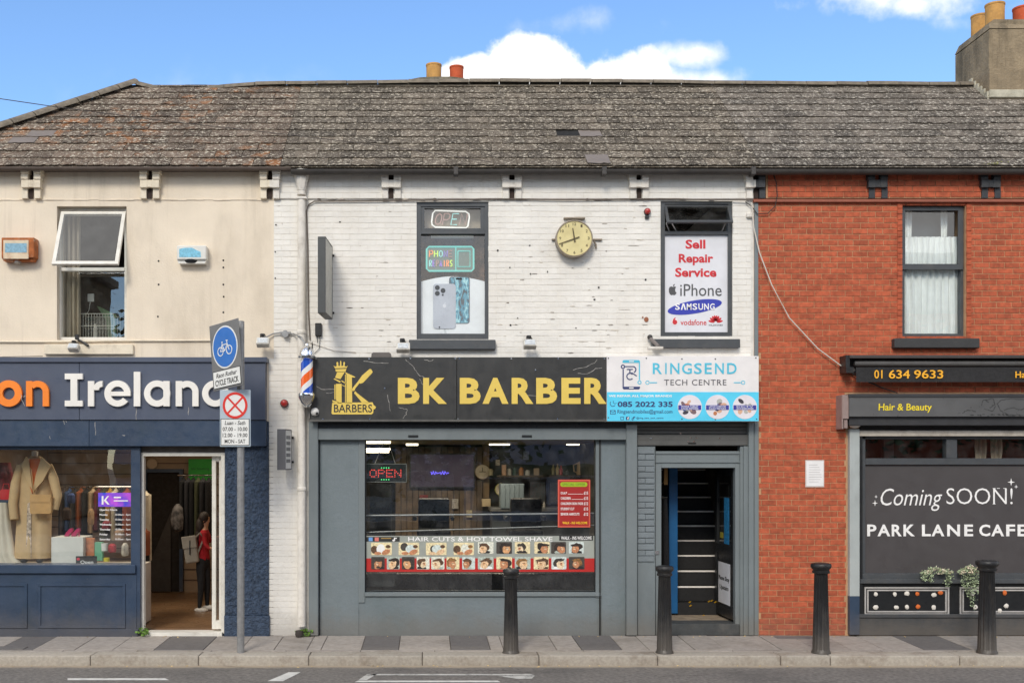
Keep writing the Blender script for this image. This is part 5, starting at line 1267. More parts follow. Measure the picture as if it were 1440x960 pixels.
trail(1296, 1340, 808, ((1308, 8), (1332, 14), (1335, 9), (1300, 6)), 'small pale green trailing plant on the cafe sill left of the rightmost bollard', 80)
trail(1350, 1378, 806, ((1360, 26), (1365, 44), (1370, 36), (1374, 26), (1355, 18), (1363, 30), (1368, 46)), 'longer trailing plant hanging from the cafe sill beside the rightmost bollard', 80)

# ================================================================== fixtures on the walls
# downpipe with hopper
dp = thing('downpipe', 'white painted rainwater downpipe with an ornate hopper head between the shop fronts', 'downpipe', P(424, 893, -.08))
q = P(424, 240, -.1)
b = MB().lathe([(.112, 0), (.116, .015), (.105, .03), (.108, .05), (.088, .07), (.085, .10), (.06, .17), (.055, .215), (.05, .215)][::-1] and [(.05, -.225), (.055, -.22), (.062, -.19), (.088, -.1), (.094, -.06), (.116, -.03), (.108, -.015), (.122, .0), (.118, .012), (.09, .03), (.001, .03)], (q.x, -.1, q.z-.01), 8, sq=(1, .8)).build('hopper', CWH, dp)
b = MB().lathe([(.06, -.06), (.062, -.045), (.053, -.04), (.053, 0), (.06, .002), (.06, .02), (.05, .022)], (P(424, 0, -.08).x, -.08, P(0, 268, -.08).z), 16).build('collar', CWH, dp, smooth=True)
MB().pbox(417, 276, 431, 279, -.14, -.03, .003).build('bracket', CWH, dp)
MB().lathe([(.052, 0), (.052, 5.55)], (P(424, 0, -.08).x, -.08, P(0, 880, -.08).z), 18).build('pipe', CWH, dp, smooth=True)
for py in (470, 690): MB().lathe([(.055, 0), (.062, .01), (.062, .045), (.055, .055)], (P(424, 0, -.08).x, -.08, P(0, py, -.08).z), 18).build('collar', CWH, dp, smooth=True)
MB().lathe([(.045, 0), (.055, .03), (.05, .08)], (P(421, 0, -.09).x, -.1, .0), 14).build('shoe', mat('dark pipe shoe', S(60, 54, 50), .8), dp, smooth=True)
# cables
def cable(pts, r, m, label, cat='cable', name='cable'):
    b = MB().tube([P(*p) for p in pts], r, 6); return tag(b.build(name, m), label, cat)
cable([(-30, 133, -4), (0, 139, -3.6), (82, 151, -3.1), (230, 170, -2.2), (410, 190, -1.5), (560, 208, -.8), (690, 228, -.26)], .0042, mat('weathered wire', S(88, 80, 74), .7), 'thin black overhead wire crossing the sky and roof from the left', 'wire', 'overhead_wire')
cable([(436, 478, -.02), (434, 440, -.02), (433, 350, -.02), (431, 296, -.02), (434, 288, -.025), (442, 283, -.03), (520, 282.5, -.03), (640, 281, -.03), (700, 279.5, -.03), (800, 281, -.03), (930, 279.5, -.03), (1000, 281, -.03), (1058, 281, -.06)], .0085, mat('grey cable', S(110, 100, 92), .7), 'grey cable bundle clipped along the white wall under its frieze')
cable([(1057, 285, -.04), (1060, 320, -.08), (1068, 355, -.09), (1085, 400, -.08), (1110, 447, -.07), (1150, 490, -.06), (1188, 518, -.06)], .008, wcable, 'pale slack cable looping down the brick wall to the awning')
cable([(1188, 518, -.06), (1210, 532, -.05), (1240, 545, -.05), (1262, 552.5, -.05)], .008, cablem, 'short dark cable running between the awning and the grey fascia')
cable([(1086, 240, -.06), (1092, 258, -.06), (1093, 275, -.06), (1090, 290, -.05), (1080, 300, -.04), (1065, 301, -.04), (1057, 290, -.04), (1048, 284, -.03)], .006, cablem, 'thin black cable looped under the first black corbel')
cable([(432, 480, -.02), (470, 493, -.015), (500, 495, -.015)], .004, wcable, 'thin white wire above the black barber fascia')
cable([(439, 481, -.02), (438, 560, -.02), (436, 592, -.1)], .006, cablem, 'black cable running down behind the barber pole')
cable([(-60, 503, -.02), (60, 500.5, -.02)], .004, cablem, 'thin dark wire lying on the navy fascia top')
tag(MB().pbox(443, 454, 452, 472, -.06, 0, .006).tube([P(446, 472, -.03), P(446.5, 482, -.02)], .004, 5).tube([P(450, 472, -.03), P(449, 490, -.02), P(442, 497, -.02)], .004, 5).build('junction_box', blackpaint), 'small black junction box on the white wall beside the downpipe', 'junction box')
tag(MB().pbox(1050.5, 299, 1060.5, 305.5, -.05, 0, .01).build('junction_box', CWH), 'small white junction box at the edge of the red brick wall', 'junction box')
# conduit with tee box to the barber pole
cable([(368, 470, -.06), (374, 474, -.06), (384, 469, -.04), (400, 467, -.04), (412, 469, -.04), (424, 474, -.2), (430, 486, -.26)], .010, steel, 'grey conduit arching from the floodlight to the barber pole', 'conduit', 'conduit')
tag(MB().pell(401, 469, 4.6, 5, -.08, -.02, 12).pbox(393, 466, 409, 469, -.06, -.03, .004).build('junction_box', steel), 'round grey junction box in the conduit left of the downpipe', 'junction box')
# floodlights
def flood(px, py, wd, label, kind=0, rot=0):
    t = thing('floodlight', label, 'floodlight', P(px, py, -.15), 'floodlights above the shop signs')
    h = wd*.62
    b = MB(); c = P(px, py, -.2); q = (DIST-.2)/FPX; a_, h_ = wd/2*q, h/2*q
    b.box(-a_, a_, -.05, .05, -h_, h_, .008); b.xf(Matrix.Translation(c) @ Matrix.Rotation(R(-28), 4, 'X') @ Matrix.Rotation(R(rot), 4, 'Y')).build('housing', mat('dirty white metal', S(214, 210, 200), .5, .12, 12, .1, 40, .5, S(120, 112, 100), 9), t)
    b = MB().box(-a_*.8, a_*.8, -.056, -.049, -h_*.75, h_*.7, .002).xf(Matrix.Translation(c) @ Matrix.Rotation(R(-28), 4, 'X') @ Matrix.Rotation(R(rot), 4, 'Y')).build('lamp_glass', flat('frosted lamp glass', S(196, 200, 202), .15, var=.15, vs=40), t)
    b = MB().tube([P(px-wd*.3, py-h*.3, -.16), P(px-wd*.1, py-h*.9, -.1), P(px+wd*.1, py-h*.8, -.02)], .012, 6).tube([P(px+wd*.3, py-h*.2, -.15), P(px+wd*.15, py-h*.7, -.03)], .010, 6).pbox(px-wd*.25, py-h*1.15, px+wd*.12, py-h*.55, -.07, -.0, .008)
    b.build('bracket', blackpaint, t)
flood(104, 489, 15, 'small floodlight on the ledge below the open sash window', 0, 4)
flood(370, 481.5, 18, 'floodlight on black bracket between the cream wall and the downpipe', 0)
flood(567, 489, 19, 'floodlight at the left end of the middle upper window sill')
flood(745, 484, 18, 'floodlight halfway between the two upper windows of the white wall')
fl = thing('floodlight', 'tilted slim floodlight arm at the left end of the poster window sill', 'floodlight', P(918, 486, -.1), 'floodlights above the shop signs')
MB().tube([P(914, 475, -.05), P(926, 487, -.2)], .024, 8).build('arm', mat('grey brown metal', S(120, 112, 108), .5), fl, smooth=True)
MB().pbox(912, 487, 933, 491, -.22, -.12, .006).build('housing', CWH, fl); MB().sphere(P(914, 474, -.05), .035, n=10).build('joint', blackpaint, fl, smooth=True)
b = MB().tube([P(110, 478, -.03), P(117, 481, -.06), P(124, 486, -.08)], .016, 6).pbox(105, 470, 110, 477, -.05, 0, .005); tag(b.build('cable_gland', blackpaint), 'black cable gland and clip above the floodlight on the cream wall ledge', 'cable gland')
# bells, clock
for px, py, r, lab in ((910, 298, .042, 'small round red alarm lamp near the top of the white wall'), (400, 567, .05, 'round red alarm lamp on the white strip beside the sign pole')):
    t = thing('alarm_lamp', lab, 'alarm lamp', P(px, py, -.05), 'red alarm lamps')
    MB().lathe([(r*1.05, 0), (r*1.05, .03), (r, .032)], P(px, py, -.008), 16, 'y').build('base', blackpaint, t, smooth=True)
    MB().lathe([(r*.95, .03), (r*.9, .05), (r*.6, .072), (.001, .08)], P(px, py, -.008), 16, 'y').build('dome', redplast, t, smooth=True)
    if px > 900: MB().pbox(px-2.5, py+5, px+3, py+9, -.04, 0, .003).build('wire_box', blackpaint, t)
ck = thing('wall_clock', 'round outdoor clock with yellowed face on the white brick wall', 'clock', P(807, 336, -.15))
C0 = P(807.8, 335, -.16); rc = 25.4*(DIST-.16)/FPX
cz = mat('rusty pale clock case', S(150, 138, 122), .6, .15, 12, .2, 40, .6, S(90, 74, 60), 7)
MB().lathe([(rc*1.0, 0), (rc*1.02, .02), (rc*1.0, .11), (rc*1.03, .12), (rc*1.03, .135), (rc*.97, .14), (rc*.96, .12), (.001, .12)], (C0.x, -.015, C0.z), 48, 'y').build('case', cz, ck, smooth=True)
MB().pell(807.8, 335, 24.4, 24.4, -.142, -.13, 48).build('face', mat('yellowed clock face', S(216, 202, 146), .5, .08, 6, .0, 50, .3, S(190, 168, 106), 6), ck)
dk = flat('brown black marking', S(86, 74, 44), .5)
b = MB()
for i in range(1, 13):
    a = R(90-30*i); px, py = 807.8+20*math.cos(a), 335-20*math.sin(a); w_ = 1.3 if i < 10 else 2.4
    b.ptext(str(i), px-w_, py-2, px+w_, py+2, -.145, bold=.01, th=.002)
b.build('numerals', dk, ck)
def hand(b, a, l, back, w_, y):
    ca, sa = math.cos(a), math.sin(a); f = lambda u, v: (807.8+u*ca-v*sa, 335.5-(u*sa+v*ca)); b.pprism([f(-back, -w_), f(-back, w_), f(l, w_*.6), f(l, -w_*.6)], y, y+.003)
bb = MB(); hand(bb, R(99), 15, 5, 1.2, -.152); bb.build('hour_hand', dk, ck); bb = MB(); hand(bb, R(199), 23, 7.5, .8, -.156); bb.build('minute_hand', dk, ck)
MB().pbox(793, 305.3, 823, 307.5, -.06, 0, .003).pbox(776, 335.5, 783, 337.5, -.04, 0, .003).pbox(834, 335.5, 847, 337.5, -.04, 0, .003).tube([P(835, 339, -.05), P(838, 344, -.04), P(838, 349, -.02)], .012, 6).build('bracket', cz, ck)
# alarm boxes on the cream wall
ab = thing('rusty_alarm_box', 'rusty alarm box with faded blue label on the cream wall at the left edge', 'alarm box', P(25, 367, -.1))
rust = mat('rusted steel', S(168, 96, 50), .85, .25, 14, .4, 60, .6, S(214, 200, 176), 7)
b = MB().pbox(2, 334, 48, 362, -.16, 0, .006); b.bm.verts.ensure_lookup_table(); b.pprism([(2, 362), (48, 362), (46, 367), (5, 367)], -.12, 0); b.build('case', rust, ab)
MB().pbox(4.5, 337.5, 40, 364, -.168, -.16, .004).build('front_plate', mat('rust stained cream', S(214, 196, 168), .7, .1, 10, .2, 50, .6, S(170, 100, 52), 5), ab)
MB().pbox(7, 342, 37.5, 355, -.171, -.168).build('label', mat('faded blue label', S(130, 170, 190), .6, .2, 30), ab)
MB().lathe([(.02, -.04), (.045, -.03), (.045, 0)], P(25, 367, -.08), 12).build('lamp', flat('dull glass', S(150, 140, 130), .3), ab)
wb = thing('white_alarm_box', 'white alarm box with a torn blue label on the cream wall', 'alarm box', P(269, 371, -.1))
MB().pbox(248.5, 345, 290, 365, -.14, 0, .01).pprism([(249, 365), (290, 365), (288, 370.5), (251, 370.5)], -.11, 0).build('case', mat('white plastic case', S(218, 216, 208), .4, .05, 6), wb)
MB().pprism([(252, 350), (260, 348.5), (270, 348.3), (277, 352), (282, 354), (282.5, 361.5), (252, 361.5)], -.143, -.14).build('label', mat('blue alarm label', S(120, 186, 210), .5, .2, 40), wb)
MB().lathe([(.001, -.045), (.05, -.035), (.065, -.01), (.065, .01)], P(269, 366, -.09), 14, sq=(1.4, .8)).build('lamp', blackgloss, wb, smooth=True)
# projecting box signs
def boxsign(name, label, px, py0, py1, yfar, ynear, thk, yaw, face_m, side_m, txt=None):
    a = P(px, py1, ynear); z0, z1 = a.z, P(px, py0, ynear).z
    t = thing(name, label, 'box sign', (a.x, ynear, z0), 'box signs projecting from the wall', Matrix.Rotation(R(yaw), 3, 'Z'))
    ln = yfar-ynear
    MB().box(0, thk, 0, .012, 0, z1-z0, .003).box(0, thk, ln-.012, ln, 0, z1-z0, .003).box(0, thk, .012, ln-.012, 0, .015, .002).box(0, thk, .012, ln-.012, z1-z0-.015, z1-z0, .002).build('case', side_m, t, local=True)
    MB().box(.004, thk-.004, .012, ln-.012, .015, z1-z0-.015).build('light_panel', face_m, t, local=True)
    if txt:
        b = MB(); z = z1-z0-.08
        for s_ in txt: b.box(thk-.004, thk-.001, .05, ln-.06, z-.045, z); z -= .075
        tag(b.build('faded_lettering', flat('faded print', S(110, 112, 116)), t, local=True), kind='stuff')
    b = MB()
    for z in (.1, z1-z0-.1): b.tube([(thk/2, ln, z), (thk/2, ln+.06, z), (thk/2+.05, ln+.10, z)], .016, 7)
    b.build('bracket', blackpaint, t, local=True)
lightp = mat('dirty light panel', S(176, 174, 164), .4, .1, 6, .05, 40, .4, S(130, 124, 110), 5)
boxsign('projecting_box_sign', 'tall dark grey box sign projecting from the white wall right of the downpipe', 446.8, 332.5, 440, -.10, -.72, .098, -3, lightp, mat('dark sign case', S(66, 68, 68), .5, .06, 5))
boxsign('projecting_box_sign', 'small grey box sign projecting from the white strip under the red alarm lamp', 389.6, 603, 660.5, -.10, -.40, .11, -8, mat('pale sign panel', S(206, 206, 204), .4, .05, 10), mat('slate grey sign case', S(84, 84, 88), .5, .06, 5), ('a', 'b', 'c', 'd', 'e'))
# barber pole
bp_ = thing('barber_pole', 'chrome barber pole with orange white and blue stripes', 'barber pole', P(431.5, 573, -.28))
yp = -.28; cx_ = P(431.5, 0, yp).x; z_ = lambda py: P(0, py, yp).z
m = bpy.data.materials.new('barber stripes'); m.use_nodes = True; nt3 = m.node_tree
tcd = N(nt3, 'ShaderNodeTexCoord'); sp_ = N(nt3, 'ShaderNodeSeparateXYZ'); nt3.links.new(tcd.outputs['Object'], sp_.inputs[0])
ang = MATH(nt3, 'ARCTAN2', sp_.outputs[1], sp_.outputs[0])
ph = MATH(nt3, 'FRACT', MATH(nt3, 'ADD', MATH(nt3, 'MULTIPLY', MATH(nt3, 'ADD', sp_.outputs[2], .22), 2.5), MATH(nt3, 'MULTIPLY', ang, -1/(2*math.pi))))
rm = N(nt3, 'ShaderNodeValToRGB'); nt3.links.new(ph, rm.inputs[0]); rm.color_ramp.interpolation = 'CONSTANT'; e = rm.color_ramp.elements
e[0].position = 0; e[0].color = (*S(232, 232, 230), 1); e[1].position = .2; e[1].color = (*S(242, 104, 40), 1)
for p_, c_ in ((.5, S(232, 232, 230)), (.7, S(38, 84, 190))): k_ = e.new(p_); k_.color = (*c_, 1)
bs3 = nt3.nodes['Principled BSDF']; nt3.links.new(rm.outputs[0], bs3.inputs['Base Color']); bs3.inputs['Roughness'].default_value = .15; bs3.inputs['Coat Weight'].default_value = .6
pole_c = Vector((cx_, yp, z_(556)))
MB().lathe([(.078, 0), (.078, z_(502)-z_(556))], pole_c, 32).build('striped_cylinder', m, bp_, smooth=True)
o = [c for c in kids(bp_)][0]; o.data.transform(Matrix.Translation(-(pole_c-WM[bp_.name].translation))); o.location = pole_c-WM[bp_.name].translation
MB().lathe([(.001, z_(573)), (.03, z_(572)), (.075, z_(567)), (.10, z_(561)), (.108, z_(558)), (.112, z_(555)), (.108, z_(553)), (.085, z_(552))], (cx_, yp, 0), 32).build('lower_cap', chrome, bp_, smooth=True)
MB().lathe([(.085, z_(506)), (.112, z_(504)), (.115, z_(501)), (.10, z_(499)), (.10, z_(497)), (.085, z_(492)), (.05, z_(488)), (.025, z_(486)), (.02, z_(483)), (.001, z_(482))], (cx_, yp, 0), 32).build('upper_cap', chrome, bp_, smooth=True)
b = MB(); b.box(cx_-.03, cx_+.03, yp+.06, 0, z_(503), z_(499)); b.box(cx_-.03, cx_+.03, yp+.06, 0, z_(560), z_(556)); b.build('wall_bracket', chrome, bp_)

# ================================================================== sign pole
sp = thing('sign_pole', 'galvanised steel post on the kerb carrying the cycle and no stopping signs', 'sign post', P(338.5, 916, -1.1))
X_ = P(338.5, 0, -1.1).x
MB().lathe([(.044, -.05), (.044, P(0, 452, -1.1).z), (.036, P(0, 452, -1.1).z+.006), (.001, P(0, 452, -1.1).z+.008)], (X_, -1.1, 0), 20).build('post', steel, sp, smooth=True)
cs = thing('cycle_track_sign', 'grey panel with blue cycle roundel turned sideways at the top of the pole', 'road sign', P(321.5, 546, -1.17), None, (Matrix.Rotation(R(-40), 3, 'Z') @ Matrix.Rotation(R(-6), 3, 'Y')))
# local x along the board (0 at its middle), z up
Hs = .72; Ws = .60
signgrey = mat('grey sign back plate', S(112, 112, 112), .5, .06, 5, .05, 40, .2, S(90, 90, 88), 5); sw = flat('sign white', S(226, 226, 222), .4); sblue = flat('sign blue', S(20, 104, 186), .35); sblack = flat('sign black', S(34, 34, 34), .4); sred = flat('sign red', S(216, 48, 36), .4)
MB().box(-.27, .27, -.012, .0, 0, .80, .004).build('panel', signgrey, cs, local=True)
MB().ell(.0, .50, .232, .256, -.0145, -.012, 48).build('white_border', sw, cs, local=True)
MB().ell(.0, .50, .214, .238, -.017, -.0145, 48).build('blue_disc', sblue, cs, local=True)
b = MB()
for cx in (-.08, .08): b.ring(cx, .455, .056, .045, -.020, -.017, 24)
def bar(b, x0, z0, x1, z1, w=.010, y=-.0202):
    d = Vector((x1-x0, 0, z1-z0)); n_ = Vector((-d.z, 0, d.x)).normalized()*w/2; b.prism([(x0+n_.x, z0+n_.z), (x1+n_.x, z1+n_.z), (x1-n_.x, z1-n_.z), (x0-n_.x, z0-n_.z)], y, -.017)
for q in ((-.08, .455, -.045, .53), (-.045, .53, .05, .53), (.05, .535, .08, .455), (-.045, .53, .0, .455), (.0, .455, .05, .53), (-.08, .455, 0, .455), (-.05, .565, -.03, .565), (-.045, .53, -.04, .565), (.05, .53, .045, .57), (.03, .575, .065, .57)): bar(b, *q, y=-.0202-random.random()*.0005)
b.build('bicycle_symbol', sw, cs, local=True)
MB().box(-.255, .255, -.0155, -.012, .02, .235, .002).build('text_plate', sblack, cs, local=True)
MB().box(-.245, .245, -.018, -.0152, .03, .225, .002).build('text_plate_face', sw, cs, local=True)
MB().text('Raon Rothar', -.19, .148, .19, .202, -.020, shear=.25, bold=.006, th=.002).text('CYCLE TRACK', -.215, .052, .215, .122, -.020, bold=.016, th=.002).build('lettering', sblack, cs, local=True)
MB().box(-.10, .10, .0, .03, .15, .19, .004).box(-.10, .10, .0, .03, .6, .64, .004).build('clamp', steel, cs, local=True)
ns = thing('no_stopping_sign', 'no stopping sign with red crossed circle and times facing the street', 'road sign', P(331, 628, -1.15), None, (Matrix.Rotation(R(-4), 3, 'Z')))
q2 = (DIST-1.16)/FPX; Wn = 44*q2/2; Hn = 80*q2
MB().box(-Wn, Wn, -.012, 0, 0, Hn, .006).build('panel', mat('pale blue grey sign', S(172, 186, 196), .4, .04, 5), ns, local=True)
MB().ring(.0, Hn-.185, .150, .122, -.0165, -.012, 48, 1.05).build('red_ring', sred, ns, local=True)
MB().ell(.0, Hn-.185, .124, .13, -.0145, -.012, 48).build('white_disc', sw, ns, local=True)
b = MB(); bar(b, -.09, Hn-.185-.095, .09, Hn-.185+.095, .022, -.0175); bar(b, -.09, Hn-.185+.095, .09, Hn-.185-.095, .022, -.0180); b.build('red_cross', sred, ns, local=True)
MB().box(-Wn+.012, Wn-.012, -.0145, -.012, .015, .335, .002).build('text_plate', sblack, ns, local=True)
MB().box(-Wn+.02, Wn-.02, -.017, -.0142, .022, .328, .002).build('text_plate_face', sw, ns, local=True)
b = MB()
for t, z, x, sh in (('Luan - Sath', .262, .125, .2), ('07.00 - 10.00', .188, .15, 0), ('12.00 - 19.00', .115, .15, 0), ('MON - SAT', .042, .125, 0)): b.text(t, -x, z, x, z+.048, -.0185, bold=.012, shear=sh, th=.002)
tag(b.build('lettering', sblack, ns, local=True), kind='stuff')
MB().box(-.06, .10, .0, .03, .12, .16, .004).box(-.06, .10, .0, .03, .5, .54, .004).build('clamp', steel, ns, local=True)

# ================================================================== bollards
def bollard(px, pyt, pyb, wcap, wcol, label):
    t = thing('bollard', label, 'bollard', P(px, 0, -1.12).xyz*1, 'cast iron bollards along the kerb')
    s = (DIST-1.12)/FPX; H_ = (pyb-pyt)*s; rc_, rk = wcol*s/2, wcap*s/2
    zb = P(0, pyb, -1.12).z-.005
    c = (P(px, 0, -1.12).x, -1.12, zb); M = t.matrix_world.copy(); t.location = c; WM[t.name] = Matrix.Translation(c)
    MB().lathe([(rc_*1.28, -.05), (rc_*1.28, .012), (rc_*1.15, .03), (rc_*1.12, .05, 1), (rc_*1.0, H_*.45, 1), (rc_*.88, H_*.875, 1), (rc_*.9, H_*.88)], c, 64, fl=16, fd=.10).build('column', blackpaint, t, smooth=True)
    MB().lathe([(rc_*.88, H_*.88), (rk*.84, H_*.885), (rk*.86, H_*.905), (rk*.78, H_*.912), (rk*.8, H_*.925), (rk*.98, H_*.945), (rk, H_*.955), (rk, H_*.98), (rk*.93, H_*.99), (rk*.6, H_*.998), (.001, H_)], c, 32).build('cap', blackpaint, t, smooth=True)
    return t
bollard(718.5, 798, 917.5, 23, 19, 'black bollard with narrow cap in front of the barber window')
bollard(934.5, 794, 917, 25, 19.5, 'black fluted bollard in front of the phone shop door')
bollard(1154.5, 790, 916.5, 28, 20.5, 'black fluted bollard in front of the red brick wall')
bollard(1388, 786, 916.5, 30, 22, 'rightmost black bollard in front of the cafe window')

# weeds, leaves, litter
weedm = mat('weed leaves', S(96, 128, 52), .8, .3, 30, rnd=.3)
for px, py, lab, n in ((203, 889, 'green weed tuft at the foot of the clothes shop door frame', 50), (430, 890, 'green weed tuft at the foot of the white downpipe', 60)):
    tag(leafcloud(MB(), P(px, py, -.08)-Vector((0, 0, .02)), (.035, .02, .035), n, .045).build('weed', weedm), lab, 'weed')
lf_m = mat('dry leaf', S(206, 176, 120), .8, .2, 20, rnd=.3)
b = MB()
for i in range(150):
    if random.random() < .6: x, y, z = random.uniform(-5.5, 7.7), -1.33-abs(random.gauss(0, .05)), -.138
    else: x, y, z = random.uniform(-5.5, 7.7), -.04-abs(random.gauss(0, .07)), .003
    a = random.uniform(0, 6.28); s = random.uniform(.008, .02); u = Vector((math.cos(a), math.sin(a), random.uniform(0, .4)))*s; v = Vector((-u.y, u.x, .004))*.6
    p = Vector((x, y, z)); b.quad(p-u, p-v, p+u, p+v)
tag(b.build('fallen_leaves', lf_m), 'scattered small dry leaves along the kerb and wall foot', 'leaves', kind='stuff')

# ================================================================== interiors
def room(name, x0, x1, y0, y1, z0, z1, mw, mf, mc, fl=None):
    struct('floor', MB().box(x0, x1, y0, y1, z0-.05, z0), mf)
    struct('interior_wall', MB().box(x0, x1, y1, y1+.05, z0, z1), mw)
    struct('side_wall', MB().box(x0-.05, x0, y0, y1+.05, z0, z1), mw); struct('side_wall', MB().box(x1, x1+.05, y0, y1+.05, z0, z1), mw)
    struct('ceiling', MB().box(x0, x1, y0, y1, z1, z1+.05), mc)
wood = mat('warm wood floor', S(126, 96, 68), .35, .15, 3, .05, 60, .3, S(110, 74, 44), 1.5)
beigew = mat('beige slat wall', S(158, 134, 110), .8, .1, 3)
darkroom = mat('dim upstairs wall', S(84, 76, 70), .9); pale_c = flat('pale ceiling', S(190, 184, 174), .9)
Zg = .045
zfl = 3.05
struct('upper_floor', MB().box(XL+.25, XR-.3, .3, 5.2, zfl, zfl+.1), darkroom)
# --- clothes shop
room('shop', -6.45, P(330, 0).x, .3, 4.3, Zg, 2.75, beigew, wood, pale_c)
struct('display_platform', MB().box(-6.4, P(186, 0).x, .13, .95, Zg+.02, P(0, 797, .14).z), mat('pale display shelf', S(206, 196, 180), .6))
def drape(rows, y, dep=.12, waves=9, amp=.12, n=54, seed=0):
    """loft of (py, pxl, pxr[, depth]) rings at depth y with folds"""
    b = MB(); rn = random.Random(seed); ph = rn.random()*6; rings = []
    for r_ in rows:
        py, l, r = r_[0], r_[1], r_[2]; d = r_[3] if len(r_) > 3 else dep
        c = P((l+r)/2, py, y); a = (r-l)/2*(DIST+y)/FPX
        fold = amp*min(1, (py-rows[0][0])/(rows[-1][0]-rows[0][0]+.01)*1.5)
        ring = []
        for k in range(n):
            t = 2*math.pi*k/n; f = 1+fold*math.sin(waves*t+ph)+fold*.5*math.sin(waves*1.7*t+ph*2)
            ring.append(b.bm.verts.new((c.x+a*math.cos(t), y+d/2*math.sin(t)*f, c.z)))
        rings.append(ring)
    for i in range(len(rings)-1):
        for k in range(n): b.bm.faces.new((rings[i][k], rings[i][(k+1) % n], rings[i+1][(k+1) % n], rings[i+1][k]))
    b.bm.faces.new(rings[0][::-1]); b.bm.faces.new(rings[-1]); return b.mark()
camel = mat('camel wool', S(204, 172, 128), .9, .06, 8, .3, 90); rusto = mat('rust orange knit', S(198, 92, 28), .9, .08, 20, .3, 120); tan = mat('tan leather', S(200, 156, 100), .6, .08, 10)
mn = thing('mannequin', 'headless mannequin in a long camel coat over an orange top in the shop window', 'mannequin', P(48, 788, .5))
ym = .5
drape([(641, 43, 56, .10), (646, 38, 60, .14), (652, 27, 70, .20), (668, 25, 73, .26), (695, 25, 73, .24), (740, 23, 72, .26), (784, 20, 72, .30)], ym, waves=7, amp=.10, seed=1).build('coat', camel, mn, smooth=True)
b = MB().pprism([(40, 645), (58, 645), (52, 664), (45, 694), (40, 676), (36, 660)], ym-.155, ym-.13); b.build('top', rusto, mn)
fl_ = mat('floral skirt', S(196, 176, 156), .8, .6, 30); MB().pprism([(38.5, 708), (43.5, 704), (44, 784), (36, 784)], ym-.150, ym-.12).build('skirt', fl_, mn)
b = MB().pprism([(36, 642), (40, 645), (46, 690), (38, 676), (30, 655)], ym-.18, ym-.152).pprism([(58, 642), (71, 655), (60, 676), (46, 692), (50, 668), (57, 646)], ym-.184, ym-.152); b.build('lapel', camel, mn)
for pts, r_ in (([(29, 654), (22, 680), (18, 708), (20, 730)], [.055, .065, .06, .055]), ([(68, 654), (75, 672), (81, 696), (77, 716)], [.055, .065, .06, .05])):
    MB().tube([P(a, c, ym-.06-.03*i) for i, (a, c) in enumerate(pts)], .06, 12, taper=r_).build('sleeve', camel, mn, smooth=True)
MB().lathe([(.045, 0), (.04, .05), (.042, .12), (.001, .13)], P(49, 647, ym), 16).build('neck', flat('mannequin white', S(226, 222, 214), .4), mn, smooth=True)
b = MB(); RR(b, 42, 697, 72, 722, 3, ym-.26, ym-.19); b.build('purse', tan, mn) ; MB().pprism([(42, 695), (72, 695), (70, 706), (44, 706)], ym-.268, ym-.258).tube([P(48, 696, ym-.2), P(44, 660, ym-.19), P(38, 650, ym-.1)], .006, 5).build('purse_flap', tan, mn)
for px in (34, 56): MB().sphere(P(px, 788, ym-.1), .05, (.9, 1.6, .6)).build('shoe', blackgloss, mn, smooth=True)
def item(name, mb, m, label, cat, group=None, **k): return tag(mb.build(name, m, **k), label, cat, group)
item('storage_box', MB().pbox(72, 755, 117, 794, .35, .75, .004), flat('white box', S(222, 220, 212), .6), 'plain white box on the shop window shelf beside the mannequin', 'box')
item('book', MB().pbox(118, 756, 132.5, 781, .45, .5, .002), mat('orange book cover', S(196, 120, 76), .6, .2, 20), 'orange covered book standing in the clothes shop window', 'book')
item('mug', MB().lathe([(.04, 0), (.045, .1), (.04, .1), (.036, .01)], P(147, 774, .4), 18), flat('white mug', S(226, 224, 216), .3), 'small white mug in the clothes shop window', 'mug', smooth=True)
item('gift_box', MB().pbox(133, 762, 144, 788, .42, .5, .003), flat('mint box', S(110, 176, 140), .5), 'mint green box in the clothes shop window', 'box')
item('candle', MB().lathe([(.04, 0), (.04, .05)], P(150, 789, .35), 14), flat('yellow candle', S(214, 196, 40), .5), 'squat yellow candle on the clothes shop window shelf', 'candle')
oc = thing('open_card', 'small black open card on the clothes shop window shelf', 'sign', P(121, 793, .2))
MB().pbox(106.5, 781.5, 136, 794, .2, .215, .002).build('card', blackboard, oc); MB().ptext('Open', 113, 787.5, 131, 793.4, .197, bold=.01, th=.002).build('lettering', whitev, oc)
MB().pell(110, 785.5, 2.4, 2, .197, .2, 8).build('red_mark', flat('pinkish red print', S(214, 60, 80)), oc)
for px, lab in ((96, 'left shoe of the magenta heeled pair on the white box'), (106, 'right shoe of the magenta heeled pair on the white box')):
    t = thing('high_heel_shoe', lab, 'shoe', P(px, 754, .55), 'magenta heels'); mg = flat('magenta leather', S(180, 40, 92), .35)
    MB().pprism([(px-6, 753.5), (px-3, 748), (px+2, 743), (px+5, 742), (px+6, 746), (px+1, 751), (px+1, 753.5)], .5, .56).build('upper', mg, t); MB().pprism([(px+4, 745), (px+6.4, 744), (px+5.4, 754), (px+4.4, 754)], .52, .54).build('heel', mg, t)
item('display_shelf', MB().pbox(-60, 702.5, 19, 707, .4, .8), navy, 'short navy shelf holding a red handbag left of the mannequin', 'shelf')
hb = thing('red_handbag', 'bright red handbag on the short shelf left of the mannequin', 'handbag', P(8, 702, .55)); RR(MB(), 0, 688, 17, 702.3, 2, .48, .62).build('body', flat('bright red leather', S(206, 26, 32), .4), hb); MB().tube([P(3, 689, .55), P(5, 680, .55), P(12, 680, .55), P(14, 689, .55)], .008, 6).build('handle', flat('bright red leather', S(206, 26, 32), .4), hb)
